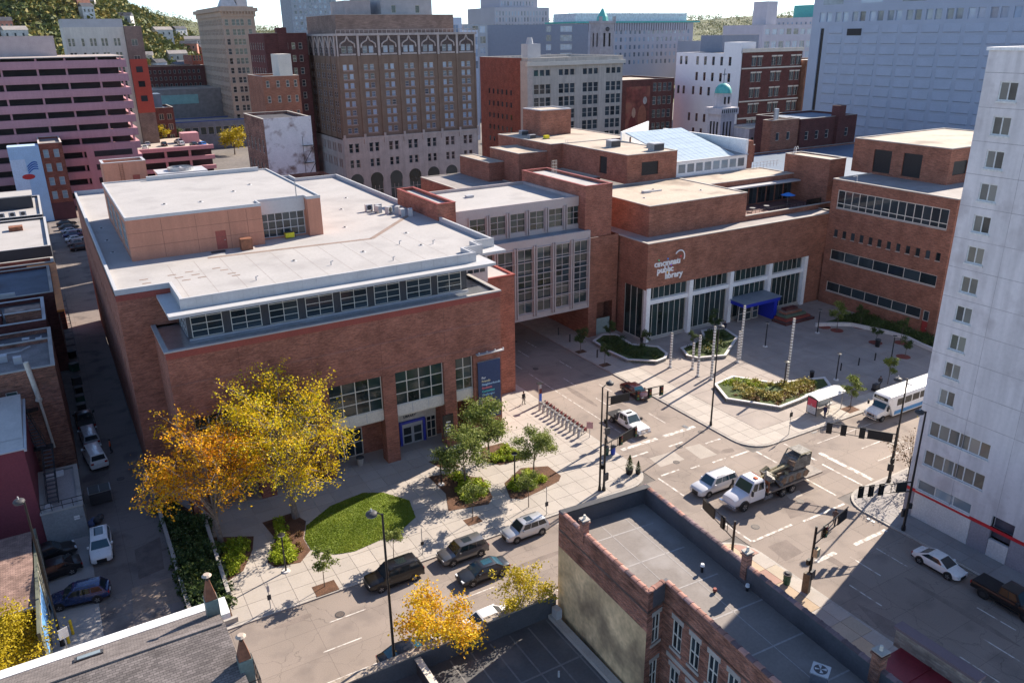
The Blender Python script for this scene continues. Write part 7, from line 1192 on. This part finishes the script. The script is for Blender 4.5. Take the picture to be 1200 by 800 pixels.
# far parked cars
PL_=[PBK,PDG,PSV,PBL,PW_,PGR,PBK]
for i in range(7): car(('black','graphite','silver','navy','white','grey','black')[i]+' sedan in the small car park beside the alley, '+('first','second','third','fourth','fifth','sixth','seventh')[i]+' from the painted wall','car',(3.0+.25*i,236-5.2*i,.023),8,'sedan',4.7,1.82,1.46,PL_[i],'lot_sedan',group='cars in the alley car park')
for i,(x,y,c,nm) in enumerate(((33,312,PW_,'white'),(35,322,PSV,'silver'),(40,318,PBK,'black'),(45.5,316,PW_,'pale'),(49,311,PDG,'dark'),(51.5,310,PBL,'blue'),(46,324,PSV,'grey'))): car(nm+' car parked on the open top of the pink deck','car',(x,y,9.0),80+5*i,'suv' if i%2 else 'sedan',4.7,1.85,1.6,paint('paint_sky',(.05,.2,.6)) if nm=='blue' else c,'deck_car',group='cars on the parking deck')
# ---------------------------------------------------------------- street furniture
def lamp(label,x,y,h,arm=None,z=.15,name='street_lamp',r=.1):
    t=thing(name,label,'street lamp',(x,y,z)); b=MB(); b.cyl((0,0,0),(0,0,.5),r*1.9,r*1.5,10); b.build('base',BLACK,t,False); MB().cyl((0,0,.5),(0,0,h),r*1.15,r*.75,10).build('pole',BLACK,t,False)
    a=Vector(arm) if arm else Vector((0,0)); e=(a.x,a.y,h+.05)
    if arm: MB().tube([(0,0,h-.1),(a.x*.4,a.y*.4,h+.05),e],.05,6).build('arm',BLACK,t,False)
    hd=MB(); hd.ball((e[0]*1.15,e[1]*1.15,h),.42,14,8,0,.55); hd.cyl((e[0]*1.15,e[1]*1.15,h-.14),(e[0]*1.15,e[1]*1.15,h-.1),.36,.36,14,1); hd.build('lamp_head',[DARK,GLASSL],t,False,smooth=40); MB().cyl((e[0]*1.15,e[1]*1.15,h+.2),(e[0]*1.15,e[1]*1.15,h+.42),.06,.05,6).build('photocell',METALG,t,False); return t
lamp('tall black street lamp rising beside the golden street tree',15.5,44.7,14.6,(-.55,.3)); lamp('tall black street lamp over the parking bay and brown shingles',-5.8,62.2,13.2,(-.3,.3),.03); lamp('tall black lamp pole at the plaza corner with shadow across the street',64.6,63.4,12.6,(.5,.2)); lamp('tall black lamp pole at the library corner beside signal mast',44.2,58.4,11.9,(1.0,.3)); lamp('tall black lamp pole at the tower corner bearing a mast arm',71.5,43.8,11.9,(-.9,.3)); lamp('tall black lamp pole against the edge of the white tower',64.75,37.4,12.6,(-.5,.2)); lamp('black lamp pole at the brick end of the link bridge',50.2,88,10.5,(.6,.1))
def plamp(label,x,y,h=3.8):
    t=thing('plaza_lamp',label,'lamp post',(x,y,.15)); MB().cyl((0,0,-.02),(0,0,.1),.38,.34,14).build('footing',PLW,t,False); MB().cyl((0,0,.1),(0,0,h),.085,.07,8).build('post',BLACK,t,False); b=MB(); b.cyl((0,0,h),(0,0,h+.1),.3,.34,12); b.cyl((0,0,h+.1),(0,0,h+.16),.34,.1,12,1); b.build('lamp_head',[METALW,BLACK],t,False)
for a in (('short lamp post beside the row of bollards in the plaza',88.7,64.5),('short lamp post by the twin red discs',101.4,78.3),('short lamp post in front of the blue canopy',90,78.5),('short lamp post standing in the sunlit corner planter',80.5,66.3),('short lamp post between the red discs and the white tower',100.9,64.8),('short lamp post at the path between planting beds and lawn',12.1,62.1),('short lamp post in the mulch bed before the entrance',30.5,68.2),('short lamp post at the rack bed',37.1,63.9)): plamp(*a)
# light columns in the plaza
LCM=mat('column_white',(.70,.69,.66),.5,.08,3); LCD=mat('column_slot',(.25,.24,.22),.5,.1,3)
for i,(x,y,h,lab) in enumerate(((72.4,79.9,5.1,'perforated white light column by the tip of the long planter'),(74.6,77.7,4.0,'shortest white light column of the sunlit trio'),(73.5,75.4,5.9,'middle white light column of the sunlit trio'),(74.3,73.6,7.6,'tallest white light column of the sunlit trio'),(81.8,76.1,4.8,'shorter white light column of the pair by the canopy planter'),(83.1,76.9,8.0,'taller white light column of the pair by the canopy planter'),(82.8,67.8,8.9,'lone tall white light column behind the corner planter'))):
    t=thing('light_column',lab,'column',(x,y,.15),.3*i); MB().cyl((0,0,0),(0,0,.12),.3,.3,10).build('foot',STEEL,t,False); b=MB(); b.cyl((0,0,.12),(0,0,h),.17,.17,12); b.build('shaft',LCM,t,False)
    for k in range(int(h/.42)): MB().cyl((0,0,.5+k*.42),(0,0,.66+k*.42),.178,.178,12).build('slot_ring',LCD,t,False)
# bollards, bins, plaza bits
def bollard(label,x,y,m,h=1.0,r=.09,z=.15,group=None):
    t=thing('bollard',label,'bollard',(x,y,z),group=group); MB().cyl((0,0,0),(0,0,h),r,r,10).build('post',m,t,False); MB().cyl((0,0,h),(0,0,h+.07),r*1.1,r*.5,10).build('cap',m,t,False)
for x,y in ((91.9,66.3),(95.6,66.2),(99.2,66.2)): bollard('black bollard in the row of three across the plaza',x,y,BLACK,1.1,group='bollards in the plaza')
YEL=mat('bollard_yellow',(.72,.5,.02),.5,.1,3); bollard('taller yellow bollard beside the lamp pole',-5.0,63.2,YEL,1.35,.11,.03); bollard('shorter yellow bollard beside the lamp pole',-5.35,62.2,YEL,1.0,.11,.03)
for x,y in ((66,96),(66.2,99.5),(65.8,88.5)): bollard('dark kerbside bollard near the link bridge',x,y,DARK,1.2,.12,group='bollards by the bridge')
def bin_(label,x,y,m,r=.3,h=.95,name='litter_bin'):
    t=thing(name,label,'bin',(x,y,.15)); b=MB(); b.cyl((0,0,0),(0,0,h),r*.82,r,14); b.build('body',m,t,False); b=MB(); b.cyl((0,0,h),(0,0,h+.08),r*1.12,r*1.12,14); b.cyl((0,0,h+.08),(0,0,h+.2),r*.95,r*.5,14); b.build('lid',DARK,t,False); [MB().cyl((0,0,z),(0,0,z+.05),r*.98,r*.99,14).build('hoop',m,t,False) for z in (.3,.65)]
GRN=mat('bin_green',(.02,.09,.06),.5,.1,3); bin_('dark green litter bin at the signal mast by the library corner',49.4,64.2,GRN); bin_('blue recycling bin beside the green one',50.1,63.9,mat('bin_blue',(.03,.07,.4),.5,.1,3)); bin_('green litter bin at the tower-side mast on tan paving',49.0,37.6,GRN,.34,1.0); bin_('black litter bin behind the corner planter',86.4,66.7,BLACK); bin_('black litter bin under the plaza tree',104.2,69.5,BLACK,.38,1.1); bin_('stone planter bin beside library pier',24.6,76.8,CONC,.4,.9); bin_('dark bin beside the canopy doors',102.6,85.6,DARK)
# topiary tubs
for x,y,s,lab in ((49.0,59.5,1.15,'taller clipped cone shrub at the corner'),(49.8,59.0,.8,'smaller clipped cone shrub at the corner')):
    t=thing('topiary',lab,'topiary',(x,y,.15),scale=(s,s,s)); MB().cyl((0,0,0),(0,0,.5),.3,.38,12).build('tub',BLACK,t,False); nr=np.random.default_rng(4); n=900; zz=nr.random(n); P=np.stack([.42*(1-zz)**.8*np.cos(nr.random(n)*6.28)*nr.random(n)**.3,.42*(1-zz)**.8*np.sin(nr.random(n)*6.28)*nr.random(n)**.3,.5+zz*1.5],1); inst('foliage',leafmesh('foliage',P,.1,LD,6),t)
# signals
SIGY=mat('signal_back',(.012,.012,.013),.5)
def signal(label,x,y,h,deg,L,heads,sign=None,name='traffic_signal'):
    t=thing(name,label,'traffic signal',(x,y,.15),R(deg)); b=MB(); b.cyl((0,0,0),(0,0,.4),.22,.18,10); b.build('base',BLACK,t,False); MB().cyl((0,0,.4),(0,0,h+.8),.13,.1,10).build('pole',BLACK,t,False)
    b=MB(); b.cyl((0,0,h),(L,0,h+.15),.07,.05,6); b.cyl((0,0,h-1.0),(L,0,h-.75),.05,.04,6); [b.cyl((L*f,0,h-1+.25*f),(L*f,0,h+.15*f),.03,.03,4) for f in (.2,.4,.6,.8,1)]; b.build('arm',BLACK,t,False)
    for f in heads:
        o=MB().box(L*f-.19,L*f+.19,-.16,.12,h-.98,h+.1).build('signal_head',SIGY,t,False); box('backplate',SIGY,t,L*f-.29,L*f+.29,-.02,.0,h-1.08,h+.2,world=False); [MB().cyl((L*f,-.22,h-.85+.38*k),(L*f,-.16,h-.85+.38*k),.14,.14,12).build('lens',mat('lens_%d'%k,((.02,.12,.06),(.2,.12,.02),(.18,.02,.02))[k],.3),o,False) for k in range(3)]
    if sign: box('sign_panel',SIGY,t,L*sign[0],L*sign[1],-.05,.05,h-.95,h+.05,world=False)
    box('control_box',DARK,t,-.3,.3,-.35,-.12,1.3,2.1,world=False); box('walk_signal',SIGY,t,-.2,.2,.13,.38,2.5,3.0,world=False); return t
signal('signal mast reaching over the waiting white pickup',51.0,66.4,5.9,-8,7.2,(.55,.78,1.0),(.06,.4)); signal('signal mast hanging over the library corner pavement',44.6,58.2,5.4,15,5.2,(.5,.98),(.55,.95)); signal('signal mast at the tower corner reaching towards the bus',71.2,43.7,5.7,128,6.5,(.5,.78,1.0),(.05,.42)); signal('signal mast at the white tower edge over the pavement',64.9,37.5,5.2,160,5.2,(.6,.8,1.0),(.1,.3)); signal('short signal mast on the tan paving before shaded street',49.9,36.1,5.6,12,5.6,(.3,),(.72,1.0)); signal('low signal mast behind the brick parapet by the junction',45.2,40.6,5.2,78,5.0,(.35,),(.62,1.0))
box('cabinet',mat('cabinet_tan',(.45,.38,.25),.6,.1),bpy.data.objects['traffic_signal.004'],-.25,.25,-.5,-.14,3.6,4.4,world=False); box('utility_cabinet',mat('cabinet_brown',(.14,.11,.08),.7,.2,3),bpy.data.objects['traffic_signal.004'],-.55,-.12,-.3,.3,0,1.9,world=False)
def post(label,x,y,h,panels,name='sign_post',deg=0,cat='sign',z=.15):
    t=thing(name,label,cat,(x,y,z),R(deg)); MB().cyl((0,0,0),(0,0,h),.04,.04,6).build('post',STEEL,t,False)
    for z0,z1,w,m in panels: box('panel',m,t,-w,w,-.05,-.02,z0,z1,world=False)
post('parking meter on a thin post near the alley kerb',9.6,57.8,2.6,[(.9,1.4,.16,DARK),(1.7,2.3,.1,METALG)],'parking_meter',cat='parking meter'); post('sign post with meter head beside the parked grey crossover',23.7,58.0,2.8,[(1.0,1.4,.16,DARK)],'parking_meter',cat='parking meter'); post('meter post beside the silver crossover',37.0,57.5,3.2,[(1.0,1.5,.18,DARK)],'parking_meter',cat='parking meter'); post('pedestrian signal post at the plaza kerb',70.8,56.8,3.2,[(2.3,2.9,.25,BLACK),(1.0,1.3,.12,METALW)],'pedestrian_signal',cat='traffic signal'); post('white sign on a post over the shingled cornice',-5.4,60.4,2.8,[(1.9,2.8,.35,WHITE)],deg=20,z=.03); post('small red and white panel at the end of the bicycle rack',50.2,68.6,2.1,[(1.2,2.05,.38,mat('panel_pink',(.55,.3,.3),.5,.1))],deg=-40)
# bicycle share rack
BK=thing('share_bike','silver and red share bicycle docked in the row at the kerb','bicycle',(49.9,69.6,.15),R(200),'share bicycles in the rack')
fm=MB(); fm.tube([(-.52,0,.34),(-.05,0,.3),(.15,0,.85)],.03,5); fm.tube([(-.05,0,.3),(.38,0,.75),(.52,0,.34)],.035,5); fm.tube([(-.1,0,.32),(-.2,0,.9)],.03,5); fm.build('frame',METALG,BK,False)
for x in (-.52,.52):
    wm=MB(); pts=[(x+.33*math.cos(2*math.pi*i/14),0,.34+.33*math.sin(2*math.pi*i/14)) for i in range(15)]; wm.tube(pts,.03,4); wm.build('wheel',TYRE,BK,False); box('mudguard',mat('bike_red',(.16,.02,.025),.4) if x<0 else METALG,BK,x-.3,x+.3,-.05,.05,.68,.71,world=False)
hb=MB(); hb.tube([(.36,-.3,1.05),(.4,0,1.0),(.36,.3,1.05)],.025,5); hb.tube([(.4,0,1.0),(.38,0,.75)],.03,5); hb.build('handlebar',DARK,BK,False); box('saddle',BLACK,BK,-.33,-.07,-.08,.08,.9,.97,world=False); box('basket',STEEL,BK,.48,.78,-.2,.2,.8,1.1,world=False); box('skirt_guard',MATS['bike_red'],BK,-.75,-.35,-.06,.06,.3,.62,world=False); dk=MB(); dk.box(.72,.95,-.13,.13,0,.85); dk.build('dock',METALG,BK,False)
for i in range(1,11): copy_thing(BK,(49.9,69.6+i*.86,.15),R(200+((i*37)%9)-4))
KI=thing('share_kiosk','slim share bicycle kiosk with red and blue panel','kiosk',(50.1,79.5,.15)); box('column',METALG,KI,-.15,.15,-.12,.12,0,2.9,world=False); box('panel',mat('kiosk_blue',(.05,.15,.6),.4),KI,-.18,.18,-.16,-.121,.3,1.5,world=False); box('panel',MATS['bike_red'],KI,-.18,.18,-.16,-.121,1.55,2.2,world=False); box('solar_panel',BLACK,KI,-.4,.4,-.3,.3,2.9,2.95,world=False)
# bus shelter
SHL=thing('bus_shelter','glass bus shelter with white curved roof and red poster','bus shelter',(79.5,58.9,.15))
for x in (-2.3,0,2.3): [MB().cyl((x,y,0),(x,y,2.45),.05,.05,6).build('post',STEEL,SHL,False) for y in (-.7,.8)]
rf=MB(); rf.loft([[(-2.7,-1.1+.22*i,2.45+.28*math.sin(math.pi*i/10)) for i in range(11)]+[(-2.7,-1.1+.22*i,2.40+.28*math.sin(math.pi*i/10)) for i in range(10,-1,-1)],[(2.7,-1.1+.22*i,2.45+.28*math.sin(math.pi*i/10)) for i in range(11)]+[(2.7,-1.1+.22*i,2.40+.28*math.sin(math.pi*i/10)) for i in range(10,-1,-1)]]); rf.build('roof',WHITE,SHL,False); box('bench',STEEL,SHL,-.5,2.0,.3,.7,.42,.48,world=False)
pf=box('poster_case',DARK,SHL,-2.45,-2.35,-.75,.75,.2,2.35,world=False); box('poster',mat('poster_red',(.62,.06,.1),.4,.1,3),pf,-2.47,-2.452,-.65,.65,1.25,2.25,world=False); box('poster',mat('poster_white',(.62,.6,.58),.4,.1,3),pf,-2.47,-2.452,-.65,.65,.3,1.249,world=False); [box('poster_mark',METALG,pf,-2.476,-2.471,-.5+.1*i,.4-.05*i,.5+i*.2,.58+i*.2,world=False) for i in range(6)]
gp_=MB(); gp_.box(-2.2,2.2,.82,.84,.3,2.2); gp_.build('back_pane',mat('clear_glass',(.5,.55,.56),.08,.05,2),SHL,False)
# stacked bench sculpture by the plaza wall, flyers
BN=thing('stepped_bench','stepped bench stacked with red and green planter boxes','bench',(103,84.5,.15)); [box('step',(BR_D,REDCOPE,mat('step_green',(.1,.14,.1),.8),BR_S)[i%4],BN,-3.4+.5*i,3.4-.5*i,-1.4+.5*i,1.6,.4*i,.4*i+.38,world=False) for i in range(5)]
DMP=thing('dumpster','dark open dumpster beside the grey annex in the alley','dumpster',(-1.2,84.2,.02)); box('hopper',DARK,DMP,-1.0,1.0,-.8,.8,.15,1.4,world=False); box('rim',STEEL,DMP,-1.05,1.05,-.85,.85,1.4,1.48,world=False); [box('lid',BLACK,DMP,-.98+i,-.02+i,-.8,.8,1.48,1.53,world=False) for i in (0,1)]
for i,(y,s) in enumerate(((109,1),(112,1),(115.5,.9),(119,1),(125,1),(131,.9))):
    t=thing('refuse_bin','dark wheeled refuse bin lined up along the alley wall','bin',(-1.4,y,.02),.1*i,'refuse bins in the alley',(s,s,s)); box('body',(DARK,GRN,BLACK)[i%3],t,-.5,.5,-.5,.5,.12,1.2,world=False); box('lid',(BLACK,DARK)[i%2],t,-.54,.54,-.54,.54,1.2,1.28,world=False); [MB().cyl((x,.4,.12),(x+.06,.4,.12),.12,.12,8).build('caster',TYRE,t,False) for x in (-.5,.44)]
RB=thing('rubbish_heap','blue wrapped bundle leaning on the grey annex wall','bundle',(-2.3,79.5,.02)); [MB().ball((-.2+.3*i,.25*(i%2),.3+.1*i),.38,9,6).build('sack',mat('sack_blue',(.08,.12,.25),.5,.2,3) if i<2 else DARK,RB,False) for i in range(4)]
# ---------------------------------------------------------------- people
SKIN=mat('skin',(.42,.24,.17),.6,.05,5); HAIR=mat('hair_dark',(.02,.016,.013),.8,.1,5)
def person(label,x,y,deg,shirt,trouser,step=.16,arm=.1,z=.15,bag=False,seat=False,h=1.74):
    t=thing('person',label,'person',(x,y,z),R(deg),scale=(h/1.74,)*3)
    V=[(0,0,.96),(0,0,1.2),(0,0,1.42),(0,0,1.52),(.01,0,1.63),(.015,0,1.71),(0,.10,.9),(step*.6,.1,.5),(step-.1,.1,.07),(step+.1,.1,.03),(0,-.10,.9),(-step*.1,-.1,.5),(-step-.06,-.1,.07),(-step+.12,-.1,.03),(0,.2,1.40),(-arm*.4,.25,1.12),(arm,.24,.88),(arm*1.3,.23,.78),(0,-.2,1.40),(arm*.3,-.25,1.12),(-arm*.6,-.24,.88),(-arm*.5,-.23,.78)]
    E=[(0,1),(1,2),(2,3),(3,4),(4,5),(0,6),(6,7),(7,8),(8,9),(0,10),(10,11),(11,12),(12,13),(2,14),(14,15),(15,16),(16,17),(2,18),(18,19),(19,20),(20,21)]
    Rr=[.15,.14,.16,.06,.095,.085,.09,.065,.048,.045,.09,.065,.048,.045,.065,.048,.038,.042,.065,.048,.038,.042]
    me=bpy.data.meshes.new('body'); me.from_pydata(V,E,[]); o=bpy.data.objects.new('body',me); put(o,t,False); md=o.modifiers.new('skin','SKIN'); 
    for i,sv in enumerate(me.skin_vertices[0].data): sv.radius=(Rr[i]*(.75 if i in(0,1,2) else 1),Rr[i]*(1.15 if i in(0,1,2) else 1)); sv.use_root=(i==0)
    o.modifiers.new('sub','SUBSURF').levels=1; o.modifiers['sub'].render_levels=2
    m,n,l,b=_nodes('clothes_%d'%len(WM)); tc=n.new('ShaderNodeTexCoord'); sx=n.new('ShaderNodeSeparateXYZ'); l.new(tc.outputs['Object'],sx.inputs[0]); cr=n.new('ShaderNodeValToRGB'); cr.color_ramp.interpolation='CONSTANT'; e=cr.color_ramp.elements
    mr=n.new('ShaderNodeMapRange'); mr.inputs[1].default_value=0; mr.inputs[2].default_value=1.8; l.new(sx.outputs[2],mr.inputs[0]); e[0].color=(.02,.02,.02,1); e[1].position=.05; e[1].color=(*trouser,1); k=e.new(.54); k.color=(*shirt,1); k=e.new(.835); k.color=(.42,.24,.17,1); l.new(mr.outputs[0],cr.inputs[0]); l.new(cr.outputs[0],b.inputs['Base Color']); b.inputs['Roughness'].default_value=.8; me.materials.append(m)
    hb=MB(); hb.ball((-.02,0,1.70),.11,10,7); hb.build('hair',HAIR,t,False,smooth=60)
    if bag: box('backpack',DARK,t,-.3,-.14,-.15,.15,1.05,1.42,world=False)
    return t
person('person in black walking beside the library wall to the kiosk',48.3,80.6,-80,(.015,.015,.018),(.03,.03,.04)); person('person in dark clothes standing by the first white column',74.2,88.6,200,(.02,.02,.022),(.03,.03,.035),.05,.05); person('person in dark blue standing beside the bus shelter',77.9,57.5,180,(.03,.03,.08),(.03,.03,.09),.06); person('person in brown crossing the street towards the tower corner',60.1,41.6,30,(.11,.07,.06),(.06,.045,.05),.22,.16,.005); person('person in orange vest beside the white van',.75,95,170,(.75,.12,.04),(.03,.03,.04),.08,.08,.025); person('person with a cart by the plaza tree behind the bus',91.2,59.6,180,(.05,.04,.04),(.03,.03,.05),.1,.2,bag=True)
CA=thing('hand_cart','dark loaded hand cart beside the bus tree','cart',(90.2,59.4,.15)); box('bin',DARK,CA,-.4,.4,-.3,.3,.3,.95,world=False); [MB().cyl((x,-.33,.2),(x,.33,.2),.2,.2,10).build('wheel',TYRE,CA,False) for x in (-.3,.3)]; MB().tube([(.4,0,.9),(.75,0,1.1)],.03).build('handle',STEEL,CA,False)
person('person in navy standing by the planter before the canopy',89.5,86.6,230,(.02,.02,.05),(.02,.02,.03),.05)
# ---------------------------------------------------------------- air
hb_=MB().box(-1900,3900,-60,4300,-3,172); o=hb_.build('haze',None); o['kind']='stuff'; o['label']='thin pale haze filling the air over the city'
o.data.materials.clear(); m=bpy.data.materials.new('haze'); m.use_nodes=True; n=m.node_tree.nodes; n.clear(); v=n.new('ShaderNodeVolumePrincipled'); v.inputs['Color'].default_value=(.80,.88,1,1); v.inputs['Density'].default_value=.000012; v.inputs['Anisotropy'].default_value=.2
q=n.new('ShaderNodeOutputMaterial'); m.node_tree.links.new(v.outputs[0],q.inputs['Volume']); o.data.materials.append(m)
